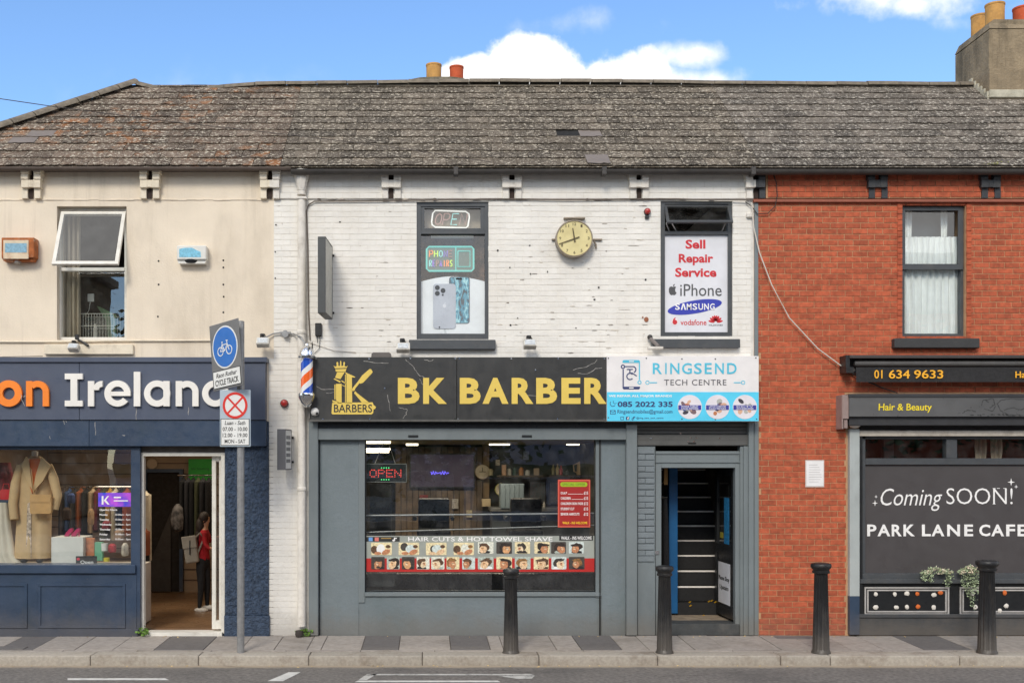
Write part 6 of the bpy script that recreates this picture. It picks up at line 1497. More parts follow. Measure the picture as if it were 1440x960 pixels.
item('draped_cloth', drape([(706, -6, 12), (740, -8, 15), (780, -10, 22), (794, -12, 34)], .45, .2, 6, .2, seed=5), flat('ivory cloth', S(222, 212, 192), .9), 'ivory cloth hanging over the edge of the shop window display', 'cloth', smooth=True)
bn = thing('window_sticker', 'small purple and blue sticker banner inside the clothes shop glass', 'sticker', P(160, 712, .06))
m = bpy.data.materials.new('violet gradient print'); m.use_nodes = True; n4 = m.node_tree; g4 = N(n4, 'ShaderNodeNewGeometry'); t4 = N(n4, 'ShaderNodeTexNoise'); n4.links.new(g4.outputs['Position'], t4.inputs['Vector']); t4.inputs['Scale'].default_value = 7; r4 = N(n4, 'ShaderNodeValToRGB'); n4.links.new(t4.outputs['Fac'], r4.inputs[0])
e = r4.color_ramp.elements; e[0].position = .35; e[0].color = (*S(40, 70, 210), 1); e[1].position = .65; e[1].color = (*S(190, 80, 220), 1); n4.links.new(r4.outputs[0], n4.nodes['Principled BSDF'].inputs['Base Color'])
MB().pbox(138, 692.5, 184, 712, .042, .046).build('sheet', m, bn)
tag(MB().pbox(143, 697, 145.5, 709, .039, .042).pprism([(146, 703), (151, 697), (153.4, 697), (149, 702.5), (154, 709), (151.4, 709), (146, 703.6)], .039, .042).pbox(160, 698, 170, 700, .039, .042).pbox(160, 703, 180, 704.5, .039, .042).build('lettering', whitev, bn), kind='stuff')
hr_ = thing('opening_hours', 'white opening hours lettering on the clothes shop window glass', 'window lettering', P(161, 760, .045))
b = MB()
for i, (d, h_) in enumerate((('Opening Hours', ''), ('Monday', '10.00am - 5pm'), ('Tuesday', '10.00am - 5pm'), ('Wednesday', '10.00am - 5pm'), ('Thursday', '10.00am - 5pm'), ('Friday', '10.00am - 5pm'), ('Saturday', '10.00am - 5pm'))):
    y0 = 715+i*6.9; b.ptext(d, 140, y0, 140+len(d)*1.9, y0+3.4, .042, bold=.02, th=.002)
    if h_: b.ptext(h_, 162, y0, 183.5, y0+3.2, .042, bold=.01, th=.002)
tag(b.build('lettering', whitev, hr_), kind='stuff')
drapeX = drape([(650, -8, 14, .2), (668, -12, 19, .3), (690, -12, 19, .3)], .75, .3, 6, .12, 40, seed=9)
item('hanging_dress', drapeX, mat('cloth maroon print', S(112, 44, 44), .9, .5, 16), 'maroon patterned dress at the left edge above the red handbag', 'dress', smooth=True)
cl_ = lambda n, c: mat('cloth '+n, S(*c), .9, .3, 12, .3, 60)
for i, (px, py, w_, h_, y_, c_, nm, lab, cat) in enumerate(((100, 700, 10, 14, 1.3, (38, 60, 110), 'blue bag', 'dark blue shoulder bag hanging behind the white box', 'bag'), (128, 726, 8, 22, 1.2, (186, 150, 112), 'tan long bag', 'long tan bag hanging behind the opening hours lettering', 'bag'),
        (150, 738, 12, 12, 1.0, (120, 36, 44), 'wine scarf', 'wine red folded scarf in the shop window', 'scarf'), (168, 752, 14, 16, .8, (150, 120, 96), 'fawn hat', 'fawn woollen hat on the shop window shelf', 'hat'), (158, 770, 10, 12, .7, (186, 40, 50), 'red purse', 'small red purse on the shop window shelf', 'purse'), (176, 772, 9, 18, .6, (206, 196, 180), 'ivory vase', 'ivory vase at the right end of the shop window shelf', 'vase'),
        (94, 722, 12, 18, 1.5, (60, 42, 34), 'brown satchel', 'dark brown satchel hanging behind the mannequin sleeve', 'satchel'))):
    item(cat, drape([(py-h_*.5, px-w_*.25, px+w_*.25, .06), (py-h_*.3, px-w_*.5, px+w_*.5, .14), (py+h_*.3, px-w_*.55, px+w_*.5, .16), (py+h_*.5, px-w_*.4, px+w_*.45, .12)], y_, .12, 5, .18, 26, seed=i+20), cl_(nm, c_), lab, cat, smooth=True)
# garments on rails
def hanger_rail(px0, px1, py, y, label):
    return item('clothes_rail', MB().tube([P(px0, py, y), P(px1, py, y)], .012, 8), chrome, label, 'clothes rail')
hanger_rail(84, 186, 684, 2.4, 'chrome clothes rail seen through the clothes shop window')
hanger_rail(250, 300, 668, 3.0, 'chrome clothes rail behind the person in the doorway')
gcol = {'dark brown': (62, 44, 34), 'rust': (150, 78, 38), 'charcoal': (42, 42, 46), 'denim blue': (52, 76, 120), 'beige': (186, 160, 128), 'olive': (70, 74, 50), 'burgundy': (104, 34, 40), 'cream': (206, 194, 170), 'black': (24, 24, 26), 'mustard': (176, 132, 44)}
gm = {k: mat('cloth '+k, S(*v), .9, .12, 8, .3, 60) for k, v in gcol.items()}
def garment(kind, colr, px, w_, py0, py1, y, label):
    item(kind, drape([(py0, px-1.2, px+1.2, .04), (py0+3, px-w_*.3, px+w_*.3, .08), (py0+6, px-w_*.5, px+w_*.5, .42), (py0+(py1-py0)*.5, px-w_*.48, px+w_*.5, .42), (py1, px-w_*.6, px+w_*.58, .40)], y, .4, 5, .08, 28, seed=int(px)), gm[colr], label, kind.replace('_', ' '), smooth=True)
for i, (c_, px, l) in enumerate((('dark brown', 90, 752), ('denim blue', 98, 745), ('charcoal', 106, 758), ('rust', 114, 740), ('black', 122, 756), ('beige', 131, 748), ('burgundy', 139, 744), ('olive', 147, 757), ('mustard', 155, 742), ('cream', 163, 758), ('black', 171, 746), ('rust', 179, 752))):
    garment('hanging_coat', c_, px, 9, 686, l, 2.4, '%s garment, %s on the rail behind the shop window' % (c_, ['first', 'second', 'third', 'fourth', 'fifth', 'sixth', 'seventh', 'eighth', 'ninth', 'tenth', 'eleventh', 'twelfth'][i]))
for i, (c_, px) in enumerate((('black', 258), ('charcoal', 265), ('black', 272), ('olive', 279), ('charcoal', 286), ('black', 294))):
    garment('hanging_jacket', c_, px, 9, 671, random.choice((762, 770, 775)), 3.0, '%s jacket, %s from the left on the rail behind the person' % (c_, ['first', 'second', 'third', 'fourth', 'fifth', 'sixth'][i]))
garment('hanging_coat', 'cream', 205, 12, 690, 788, 1.6, 'long cream coat hanging just inside the doorway on the left')
garment('hanging_blouse', 'rust', 204, 9, 742, 780, 1.2, 'peach coloured top hanging low at the left of the doorway')
garment('hanging_skirt', 'black', 204, 7, 768, 846, 1.2, 'black skirt hanging at the left of the doorway')
item('hanging_bag', drape([(708, 248, 252, .08), (714, 243, 257, .16), (728, 240, 258, .2), (744, 242, 257, .18), (747, 245, 254, .1)], 2.7, .2, 4, .15, 28, seed=4), mat('black white bag', S(90, 86, 84), .7, .9, 9), 'black and white bag hanging from the rail end in the doorway', 'bag', smooth=True)
db = thing('back_doorway', 'dark doorway with navy frame in the back wall of the clothes shop', 'doorway', P(228, 831, 4.25))
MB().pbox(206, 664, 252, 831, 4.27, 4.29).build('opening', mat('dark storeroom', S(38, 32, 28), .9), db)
MB().pbox(199, 659, 257, 664, 4.2, 4.29).pbox(252, 664, 257, 831, 4.2, 4.29).pbox(201, 664, 206, 831, 4.2, 4.29).build('frame', navy, db)
item('panel_board', MB().pprism([(207, 800), (240, 720), (240, 831), (207, 831)], 4.22, 4.26), mat('greyish board', S(60, 54, 50), .8), 'grey board leaning in the back doorway of the clothes shop', 'board')
item('wall_clock', MB().lathe([(.09, 0), (.09, .03), (.08, .035), (.001, .035)], P(214, 652, 4.28), 24, 'y'), flat('beige clock', S(190, 166, 138), .5), 'small beige round clock above the back door of the clothes shop', 'clock')
gp = thing('green_poster', 'bright green poster on the back wall above the jackets', 'poster', P(282, 680, 4.2)); MB().pbox(265, 645, 299, 682, 4.2, 4.22).build('sheet', flat('poster green', S(30, 160, 40), .5), gp)
MB().ptext('No Smoking', 269, 657, 294, 661, 4.195).build('lettering', flat('dim green print', S(20, 90, 30)), gp)
b = MB()
for i in range(14): z = .25+i*.18; b.box(-6.45, P(330, 0).x, 4.285, 4.298, z, z+.012)
tag(b.build('wall_groove', mat('dark groove', S(90, 70, 56), .9)), kind='structure')
# person with backpack
yp_ = 2.0
def skin(verts, edges, root=0, lev=2):
    me = bpy.data.meshes.new('s'); me.from_pydata([v[0] for v in verts], edges, [])
    o = bpy.data.objects.new('s', me); COL.objects.link(o); o.modifiers.new('k', 'SKIN'); sm = o.modifiers.new('d', 'SUBSURF'); sm.levels = lev
    for i, v in enumerate(verts): me.skin_vertices[0].data[i].radius = (v[1], v[2] if len(v) > 2 else v[1]); me.skin_vertices[0].data[i].use_root = i == root
    bpy.context.view_layer.update(); dg = bpy.context.evaluated_depsgraph_get(); r = bpy.data.meshes.new_from_object(o.evaluated_get(dg)); bpy.data.objects.remove(o); return r
Q = lambda px, py, dy=0: Vector((P(px, py, yp_).x, yp_+dy, P(px, py, yp_).z))
per = thing('person', 'person with long dark hair in red top and black trousers inside the shop doorway', 'person', Q(286, 858))
V_ = [(Q(285, 787), .105, .085), (Q(286, 772), .10, .08), (Q(287, 757), .115, .085), (Q(287, 748), .10, .07), (Q(288, 741.5), .042), (Q(288.5, 733), .062, .07), (Q(289, 727), .068, .072), (Q(288.5, 723.5), .045),
      (Q(283, 796, -.03), .078), (Q(284, 822, -.05), .055), (Q(282, 850, -.06), .034), (Q(282, 855, -.06), .032), (Q(289, 857, -.08), .026),
      (Q(288, 796, .05), .078), (Q(290, 822, .06), .055), (Q(290, 848, .07), .034), (Q(290, 853, .07), .032), (Q(297, 855, .07), .026),
      (Q(289, 750, -.10), .045), (Q(291, 764, -.14), .036), (Q(297, 770, -.16), .028), (Q(301, 769, -.16), .020),
      (Q(289, 750, .10), .045), (Q(294, 762, .13), .034), (Q(301, 757, .14), .026), (Q(305, 755, .14), .018)]
E_ = [(0, 1), (1, 2), (2, 3), (3, 4), (4, 5), (5, 6), (6, 7), (0, 8), (8, 9), (9, 10), (10, 11), (11, 12), (0, 13), (13, 14), (14, 15), (15, 16), (16, 17), (3, 18), (18, 19), (19, 20), (20, 21), (3, 22), (22, 23), (23, 24), (24, 25)]
b = MB(); b.bm.from_mesh(skin(V_, E_)); b.mark()
zs1, zs2 = Q(0, 744).z, Q(0, 786).z
for f in b.bm.faces:
    c = f.calc_center_median(); k = 0
    if c.z < zs2: k = 2
    elif c.z < zs1: k = 1
    if c.x > Q(298.5, 0).x and c.z > zs2: k = 0
    f.material_index = k
skinm = flat('skin', S(206, 156, 126), .5); b.build('body', [skinm, mat('red cotton', S(168, 22, 32), .85, .2, 14, .5, 20), mat('black cotton', S(26, 25, 27), .85)], per, smooth=True)
hairm = mat('dark brown hair', S(40, 28, 22), .6, .3, 30, .4, 90)
b = MB().sphere(Q(287, 728, 0), .085, (.95, 1.0, 1.15)).sphere(Q(282.5, 740), .07, (1.1, 1.2, 2.1)).sphere(Q(280, 753), .06, (1.0, 1.2, 2.0)); b.build('hair', hairm, per, smooth=True)
b = MB().sphere(Q(293.8, 733, -.0), .011, (1.2, .8, 1.0)); b.build('nose', skinm, per, smooth=True)
b = MB()
for s_ in (-.028, .028): b.sphere(Q(292.8, 730.5, s_), .007, (.6, 1, .8), 8)
b.build('eyes', blackgloss, per); MB().sphere(Q(293, 736.5), .010, (.5, 1.6, .5), 8).build('mouth', flat('lips', S(150, 80, 76)), per); MB().sphere(Q(287.6, 732, -.07), .014, (.6, .4, 1.1), 8).build('ear', skinm, per)
for hx, hy, dy in ((302, 769, -.16), (306, 755, .14)):
    b = MB(); b.sphere(Q(hx, hy, dy), .024, (1.2, .55, .8), 10)
    for k in range(4): b.tube([Q(hx+1.5, hy-1.5+k*1.0, dy), Q(hx+4-abs(k-1)*.4, hy-1+k*1.0, dy+.012), Q(hx+4.6-abs(k-1)*.5, hy+.6+k*.9, dy+.02)], .0068, 6)
    b.tube([Q(hx, hy-2, dy-.01), Q(hx+1.6, hy-4, dy-.02), Q(hx+3, hy-4, dy-.015)], .0075, 6); b.build('hand', skinm, per, smooth=True)
for hx, hy, dy in ((284, 856.5, -.06), (292, 854.5, .07)):
    MB().sphere(Q(hx, hy, dy), .055, (1.9, .85, .75), 12).build('trainer', flat('white trainer', S(220, 214, 204), .5), per, smooth=True)
bk = thing('backpack', 'grey buckled backpack worn by the person in the doorway', 'backpack', Q(271, 790))
b = MB(); c = Q(272, 772, -.02); b.box(c.x-.11, c.x+.09, yp_-.17, yp_+.12, Q(0, 790).z, Q(0, 753).z, .03, 3); b.xf(Matrix.Translation(c) @ Matrix.Rotation(R(-8), 4, 'Y') @ Matrix.Translation(-c)); gk = mat('grey beige canvas', S(156, 148, 136), .85, .08, 10); b.build('body', gk, bk, smooth=True)
b = MB().box(c.x-.115, c.x+.095, yp_-.185, yp_-.16, Q(0, 769).z, Q(0, 752).z, .01, 2); b.xf(Matrix.Translation(c) @ Matrix.Rotation(R(-8), 4, 'Y') @ Matrix.Translation(-c)); b.build('flap', gk, bk)
MB().box(c.x-.02, c.x-.005, yp_-.195, yp_-.18, Q(0, 778).z, Q(0, 758).z, .002).build('strap', blackgloss, bk)
MB().tube([Q(277, 755, -.12), Q(284, 748, -.13), Q(289, 756, -.12), Q(280, 778, -.12)], .014, 6).build('shoulder_strap', gk, bk)

# --- barber shop
room('barber', P(436, 0).x+.05, P(884, 0).x-.02, .3, 5.0, Zg, 2.56, mat('dark barber wall', S(66, 62, 52), .7, .5, 1.8, 0, 60, .6, S(30, 36, 30), 1.6), mat('dark tile floor', S(70, 66, 62), .3), mat('cream barber ceiling', S(170, 150, 110), .8))
tubel = emitmat('warm white tube', (1, .86, .62), 3.2)
def tl(px0, px1, py, y, label):
    t = thing('ceiling_light', label, 'ceiling light', P((px0+px1)/2, py, y), 'strip lights in the barber shop')
    a, c = P(px0, py, y), P(px1, py, y); MB().box(a.x, c.x, y, y+.05, a.z-.02, a.z+.02, .006).build('tube', tubel, t); MB().box(a.x-.02, c.x+.02, y-.005, y+.06, a.z+.02, a.z+.05, .004).build('fitting', upvc, t)
tl(515, 549, 621.5, 1.6, 'upper strip light at the top left of the barber window'); tl(514, 547, 634.5, 2.6, 'large bright strip light at the left of the barber window')
tl(571, 588, 624.5, 3.6, 'short strip light left of centre in the barber shop'); tl(688, 717, 624, 3.8, 'strip light right of centre in the barber shop'); tl(797, 815, 624, 4.0, 'short strip light near the right side of the barber window')
def area(loc, size, power, colr=(1, .85, .65), sy=None, rot=(0, 0, 0)):
    l = bpy.data.lights.new('room_light', 'AREA'); l.size = size; l.shape = 'RECTANGLE'; l.size_y = sy or size; l.energy = power; l.color = colr
    o = bpy.data.objects.new('room_light', l); COL.objects.link(o); o.location = loc; o.rotation_euler = rot; return o
area((P(640, 0).x, 2.6, 2.50), 2.6, 44, sy=.3); area((P(150, 0).x-.3, 1.5, 2.70), 1.8, 20, sy=1.2); area((P(262, 0).x, 2.6, 2.70), .8, 6, sy=.8)
yb4 = 4.6
pb_ = thing('wood_cladding', 'brown vertical plank cladding on the back wall of the barber shop', 'wall cladding', P(617, 770, 4.6))
for i in range(15):
    MB().pbox(556+i*8.2, 628, 563.6+i*8.2, 776, 4.62+random.uniform(0, .015), 4.7, .003).build('plank', mat('brown plank', S(120, 102, 82), .6, .3, 6, .2, 40, .5, S(70, 58, 46), 3, streak=.4, rnd=.25), pb_)
for i, (px0, px1, lab) in enumerate(((744, 768, 'left wall mirror in the barber shop'), (772, 826, 'wide wall mirror at the right of the barber shop'))):
    t = thing('wall_mirror', lab, 'mirror', P(px0, 708, 4.7)); MB().pbox(px0, 676, px1, 709, 4.7, 4.74, .004).build('frame', mat('dark bronze frame', S(70, 58, 44), .4), t); MB().pbox(px0+1.5, 677.5, px1-1.5, 707.5, 4.69, 4.699).build('mirror_glass', chrome, t)
for i, (px, py, w_, h_, c_, lab) in enumerate(((640, 708, 9, 14, (190, 184, 176), 'certificate'), (596, 700, 12, 9, (150, 60, 50), 'red certificate'), (660, 722, 8, 10, (206, 190, 150), 'cream price card'), (700, 650, 6, 8, (180, 170, 150), 'small white card'), (740, 640, 8, 12, (120, 130, 150), 'blue grey card'))):
    item('wall_card', MB().pbox(px-w_/2, py-h_/2, px+w_/2, py+h_/2, 4.55, 4.57, .002), mat('card '+lab, S(*c_), .6, .4, 40), lab+' pinned up on the barber shop wall', 'card')
for i in range(9):
    px = 706+i*7.4; h_ = random.uniform(5, 11); q = P(px, 714, 3.5); H2_ = h_*(DIST+3.5)/FPX
    item('toiletry_bottle', MB().lathe([(.022, 0), (.025, H2_*.6), (.01, H2_*.75), (.01, H2_)], q, 12), flat('toiletry %d' % (i % 4), [S(196, 190, 180), S(60, 90, 140), S(180, 60, 50), S(60, 60, 60)][i % 4], .3), ['white', 'blue', 'red', 'dark'][i % 4]+' toiletry bottle, '+['first', 'second', 'third', 'fourth', 'fifth', 'sixth', 'seventh', 'eighth', 'ninth'][i]+' from the left on the barber counter', 'bottle', 'toiletry bottles on the barber counter', smooth=True)
for i, (px, c_) in enumerate(((690, (150, 140, 110)), (716, (210, 206, 196)), (724, (60, 80, 70)), (733, (180, 120, 60)), (742, (196, 196, 190)))):
    q = P(px, 668, 4.25); H2_ = random.uniform(6, 12)*(DIST+4.25)/FPX
    item('jar', MB().lathe([(.04, 0), (.042, H2_*.8), (.03, H2_*.85), (.03, H2_)], q, 12), flat('jar %d' % i, S(*c_), .3), ['olive', 'white', 'dark green', 'amber', 'pale grey'][i]+' jar on the back shelf of the barber shop', 'jar', smooth=True)
item('wall_column', MB().pbox(679, 624, 688, 700, 4.7, 5.0), mat('beige column paint', S(150, 128, 100), .8), 'beige column strip beside the round clock in the barber shop', 'column')
def disc(name, px, py, r, y, m, rim, label, cat):
    t = thing(name, label, cat, P(px, py+r, y)); rr = r*(DIST+y)/FPX
    MB().lathe([(rr, -.03), (rr, .01), (rr*.92, .015), (rr*.9, 0), (.001, 0)], P(px, py, y), 28, 'y').build('rim', rim, t, smooth=True); MB().pell(px, py, r*.9, r*.9, y-.006, y-.002, 28).build('face', m, t); return t
c1 = disc('wall_clock', 678.5, 663, 11, 4.5, mat('cream dial', S(190, 176, 150), .5, .15, 8), mat('bronze rim', S(120, 96, 66), .4), 'round cream clock on the back wall of the barber shop', 'clock')
MB().pbox(674, 662.5, 683, 663.5, 4.488, 4.492).pbox(678, 657, 679, 663, 4.486, 4.49).build('hands', dk, c1)
disc('round_mirror', 705, 688, 9, 4.0, mat('mirror face', S(180, 170, 150), .2, .4, 14), mat('yellow green rim', S(150, 150, 70), .5), 'small round yellow rimmed mirror below the barber shop clock', 'mirror')
cbm = mat('grey blue cabinet', S(104, 116, 122), .5, .05, 4)
cb = thing('cabinet', 'grey panelled cabinet behind the barber window', 'cabinet', P(720, 715, 3.2)); b = MB().pbox(704, 680, 737, 715, 3.2, 3.6, .004).build('carcass', cbm, cb)
for i in range(5): MB().pbox(704.5+i*6.5, 681, 710.3+i*6.5, 714.5, 3.185, 3.2, .002).build('panel', cbm, cb)
ct = thing('work_counter', 'grey counter along the back of the barber shop', 'counter', P(760, 760, 3.4)); MB().pbox(690, 714, 838, 719, 3.2, 3.9, .004).build('top', mat('grey top', S(92, 92, 92), .4), ct); MB().pbox(692, 719, 838, 775, 3.3, 3.9).build('front', mat('grey front', S(66, 70, 72), .5), ct)
sv = thing('wall_shelf', 'dark shelf with bottles in the right part of the barber window', 'shelf', P(796, 671, 4.3)); MB().pbox(772, 667.5, 836, 671, 4.2, 4.6).build('board', mat('shelf wood', S(74, 60, 48), .5), sv)
for px, h_, c_, lab in ((778, 15, S(150, 140, 96), 'green glass bottle on the barber shelf'), (784, 16, S(188, 166, 120), 'amber bottle on the barber shelf'), (789, 13, S(190, 30, 28), 'red bottle on the barber shelf'), (797, 8, S(90, 92, 90), 'short grey pot on the barber shelf')):
    q = P(px, 667.5, 4.35); H2_ = h_*(DIST+4.35)/FPX; item('bottle', MB().lathe([(.028, 0), (.03, H2_*.6), (.012, H2_*.75), (.012, H2_*.95), (.015, H2_)], q, 14), flat('bottle '+lab[:5], c_, .25), lab, 'bottle', smooth=True)
kt = thing('kettle', 'beige kettle standing on the barber shelf', 'kettle', P(817, 667.5, 4.35)); q = P(818, 667.5, 4.35); MB().lathe([(.085, 0), (.09, .02), (.08, .16), (.065, .22), (.03, .235), (.001, .24)], q, 20).build('body', flat('beige enamel', S(190, 160, 124), .4), kt, smooth=True)
MB().tube([q+Vector((-.07, 0, .2)), q+Vector((-.14, 0, .17)), q+Vector((-.13, 0, .06)), q+Vector((-.08, 0, .04))], .012, 7).build('handle', flat('beige enamel', S(190, 160, 124), .4), kt, smooth=True)
for px, py, w_, h_, c_, lab in ((709, 668, 6, 15, S(176, 140, 112), 'tall peach coloured dispenser on the barber back shelf'), (755, 668, 7, 10, S(170, 150, 130), 'small beige box on the barber back shelf'), (684, 712, 12, 11, S(196, 176, 140), 'cream towel box on the barber counter')):
    item('dispenser' if w_ < 8 else 'towel_box', MB().pbox(px-w_/2, py-h_, px+w_/2, py, 4.1, 4.25, .006), flat('box '+lab[:6], c_, .6), lab, 'box')
item('back_shelf', MB().pbox(700, 668, 765, 670.5, 4.05, 4.4), mat('shelf wood', S(74, 60, 48), .5), 'low back shelf above the grey cabinet in the barber shop', 'shelf')
refl = thing('window_reflection', 'window reflection painted as a dim violet panel with blue neon squiggle in the barber shop', 'reflection', P(621, 686, 4.8)); MB().pbox(576, 637, 668, 686, 4.5, 4.56, .004).build('reflection_frame', blackgloss, refl); MB().pbox(578, 639, 666, 684, 4.492, 4.499).build('reflection', emitmat('dim violet screen', S(90, 78, 104), .10), refl)  # glowing violet panel added to imitate the pub wall reflected in the glass
b = MB(); tubepx(b, [(606+i*1.1, 664+1.4*math.sin(i*1.6)+(1.6 if i % 3 else -1), 4.75) [:2] for i in range(24)], 4.47, .006); b.build('neon_tube', emitmat('blue neon', (.18, .14, 1), 1.4), refl)
item('window_bar', MB().tube([P(514, 724.5, .3), P(837, 721.5, .3)], .013, 8), steel, 'upper horizontal bar inside the barber window', 'bar', 'bars inside the barber window')
item('window_bar', MB().tube([P(514, 748, .3), P(837, 738, .3)], .009, 8), steel, 'lower slanting bar inside the barber window', 'bar', 'bars inside the barber window')
item('black_bench', MB().pbox(513, 806, 838, 829, .5, .85, .02, 3), mat('black vinyl', S(40, 40, 41), .3, .2, 2, .1, 5), 'black vinyl bench along the bottom of the barber window', 'bench')
item('plastic_tub', MB().pprism([(516, 806), (557, 806), (554, 824), (519, 824)], .3, .48), mat('dark plastic', S(52, 54, 54), .35), 'dark plastic tub inside the bottom left of the barber window', 'tub')
item('black_door', MB().pbox(520, 680, 550, 785, 3.0, 3.06), mat('near black door', S(20, 24, 28), .4), 'tall black door at the left inside the barber shop', 'door')
for k, px in enumerate((610, 740)):
    t = thing('barber_chair', 'black barber chair %s the barber window' % ('in the middle of' if k == 0 else 'to the right behind'), 'chair', P(px, 800, 2.2), 'barber chairs')
    vin = mat('black vinyl', S(40, 40, 41), .3); MB().pbox(px-24, 745, px+24, 757, 1.9, 2.45, .03, 3).build('seat', vin, t); MB().pbox(px-22, 700, px+22, 745, 2.4, 2.52, .03, 3).build('backrest', vin, t); MB().pbox(px-29, 726, px-24, 732, 1.95, 2.45, .01).pbox(px+24, 726, px+29, 732, 1.95, 2.45, .01).build('armrest', vin, t)
    MB().lathe([(.28, 0), (.26, .03), (.05, .05), (.045, .45)], (P(px, 0, 2.2).x, 2.2, Zg), 24).build('base', chrome, t, smooth=True)
# --- staircase behind the phone shop door
xs0, xs1 = P(953, 0, .9).x, P(1009, 0, .9).x; riser = mat('black stair paint', S(24, 23, 23), .6, .2, 5)
struct('stair_hall_floor', MB().box(P(926, 0).x, 4.14, .4, .95, .06, .14), mat('worn doorway boards', S(150, 134, 114), .8, .2, 8, .3, 50, .5, S(90, 78, 64), 6))
stc = thing('staircase', 'narrow black staircase with pale nosings behind the open phone shop door', 'staircase', (xs0, .9, .14))
for k in range(15):
    z = .31+.204*k; y = .9+.16*k; xr = xs1 if k == 0 else 4.235; MB().box(xs0-.06*(k > 0), xr, y, y+.18, (z-.2 if k else .14), z, .002).build('step', riser, stc)
    if k: MB().box(xs0-.06, xr, y-.014, y+.03, z-.016, z+.006, .003).build('nosing', mat('pale aluminium nosing', S(236, 230, 222), .4, .06, 20), stc)
struct('stair_wall', MB().box(4.237, 4.256, .16, 4.6, .14, 5.5), mat('dim stair wall', S(84, 74, 66), .9))
struct('stair_wall', MB().box(P(926, 0).x-.1, P(926, 0).x-.02, .3, 4.6, .1, 3.0), riser)
struct('stair_ceiling', MB().box(P(926, 0).x-.02, 4.2, .3, 1.2, 2.75, 2.8), riser); struct('stair_end_wall', MB().box(P(926, 0).x, 4.2, 4.6, 4.65, .1, 5.5), riser)
item('blue_board', MB().pbox(941, 655, 953, 862, .85, .95, .003), mat('bright blue paint', S(8, 84, 134), .5, .1, 5), 'bright blue board left of the black stairs', 'board')
item('tan_post', MB().pbox(934, 655, 939, 681, .6, .68), mat('tan wood', S(170, 128, 72), .6), 'short tan wooden strip at the top left inside the phone shop door', 'wooden strip')
item('dark_coat', drape([(700, 931, 938), (740, 930, 940), (790, 930, 941), (840, 931, 940)], .7, .15, 4, .15, 24), gm['black'], 'dark cloth hanging left of the blue board inside the door', 'cloth', smooth=True)
b = MB()
for px, py, y in ((970, 846, .9), (971, 851, .88), (997, 845, .9), (1001, 844, .9), (1006, 846, .9), (989, 865, .85)):
    p = P(px, py, y-.02); u = Vector((.022, 0, .006)); v = Vector((0, -.012, .016)); b.quad(p-u, p-v, p+u, p+v)
tag(b.build('yellow_leaves', mat('yellow leaf', S(226, 176, 40), .7)), 'few yellow leaves blown onto the bottom black stair', 'leaves', kind='stuff')
# posters on the open door
dp2 = thing('door_poster', 'white paper with black lettering stuck on the open black door', 'poster', (0, 0, 0)); dp2.matrix_world = ML @ Matrix.Identity(4); WM[dp2.name] = ML.copy()
zz = lambda py, y=.5: P(0, py, y).z
ys_ = 1
for sgn in (ys_,):
    MB().box(.12, .62, .021, .024, zz(850, .4), zz(792, .4)).build('sheet', flat('poster white', S(222, 222, 226)), dp2, local=True)
    Mf = Matrix.Translation((.74, 0, 0)) @ Matrix.Rotation(math.pi, 4, 'Z')
    MB().text('Phone Shop', .14, zz(819, .4), .60, zz(811, .4), -.026, bold=.02, M=Mf, th=.0015).build('lettering', sblack, dp2, local=True); MB().text('Upstairs', .18, zz(832, .4), .56, zz(824, .4), -.026, bold=.02, M=Mf, th=.0015).build('lettering', sblack, dp2, local=True)
dp3 = thing('door_sticker', 'tall blue sticker on the glass of the open black door', 'sticker', (0, 0, 0)); dp3.matrix_world = ML.copy(); WM[dp3.name] = ML.copy()
MB().box(.22, .42, .004, .008, zz(766, .3), zz(700, .3)).build('sheet', mat('deep blue sticker', S(40, 120, 170), .5, .4, 30), dp3, local=True); MB().box(.47, .6, .004, .008, zz(758, .4), zz(750, .4)).build('yellow_note', mat('dull yellow note', S(150, 140, 50), .6), dp3, local=True)
# --- upstairs: curtains, bird cage
def curtain(px0, px1, py0, py1, y, m, label, waves=12, amp=.02, sag=0):
    b = MB(); n = 90; A_ = P(px0, py0, y); B2 = P(px1, py1, y); rows = 6; g = []
    for r_ in range(rows+1):
        row = []
        for i in range(n+1):
            t = i/n; ph_ = waves*2*math.pi*t; row.append(b.bm.verts.new((A_.x+(B2.x-A_.x)*t, y+amp*math.sin(ph_+.6*math.sin(r_*.8+t*9))+amp*.4*math.sin(ph_*2.3), A_.z+(B2.z-A_.z)*r_/rows-sag*math.sin(math.pi*t)*(1-r_/rows))))
        g.append(row)
    for r_ in range(rows):
        for i in range(n): b.bm.faces.new((g[r_][i], g[r_][i+1], g[r_+1][i+1], g[r_+1][i]))
    return item('curtain', b.mark(), m, label, 'curtain', smooth=True)
netm = mat('net curtain white', S(244, 246, 244), .9, .05, 4)
bgc = mat('beige curtain', S(176, 164, 144), .9, .08, 4)
curtain(84, 113, 292, 477, .3, bgc, 'beige curtain drawn to the left of the open sash window', 4, .03)
curtain(1266, 1354, 376, 474, .15, netm, 'full white net curtain in the lower pane of the brick building window', 9, .018)
curtain(1266, 1354, 333, 372, .16, netm, 'white half curtain in the upper pane of the brick building window', 11, .012)
curtain(1266, 1282, 290, 333, .26, netm, 'narrow white curtain edge high on the left of the brick building window', 3, .01)
curtain(1323, 1332, 290, 333, .26, netm, 'narrow white strip behind the upper right pane of the brick building window', 2, .01)
struct('grey_blind_wall', MB().pbox(1262, 286, 1358, 478, .5, .53), flat('pale grey room wall', S(176, 176, 178), .8))
struct('poster_room_wall', MB().pbox(590, 328, 686, 476, .5, .53), mat('brown room wall', S(120, 84, 62), .9, .6, 14))
struct('sky_reflection_panel', MB().pbox(588, 284, 688, 327.5, .22, .24), mat('beige reflection tone', S(176, 160, 140), .9, .1, 6))  # beige sheet added to imitate the sky reflected in the top pane
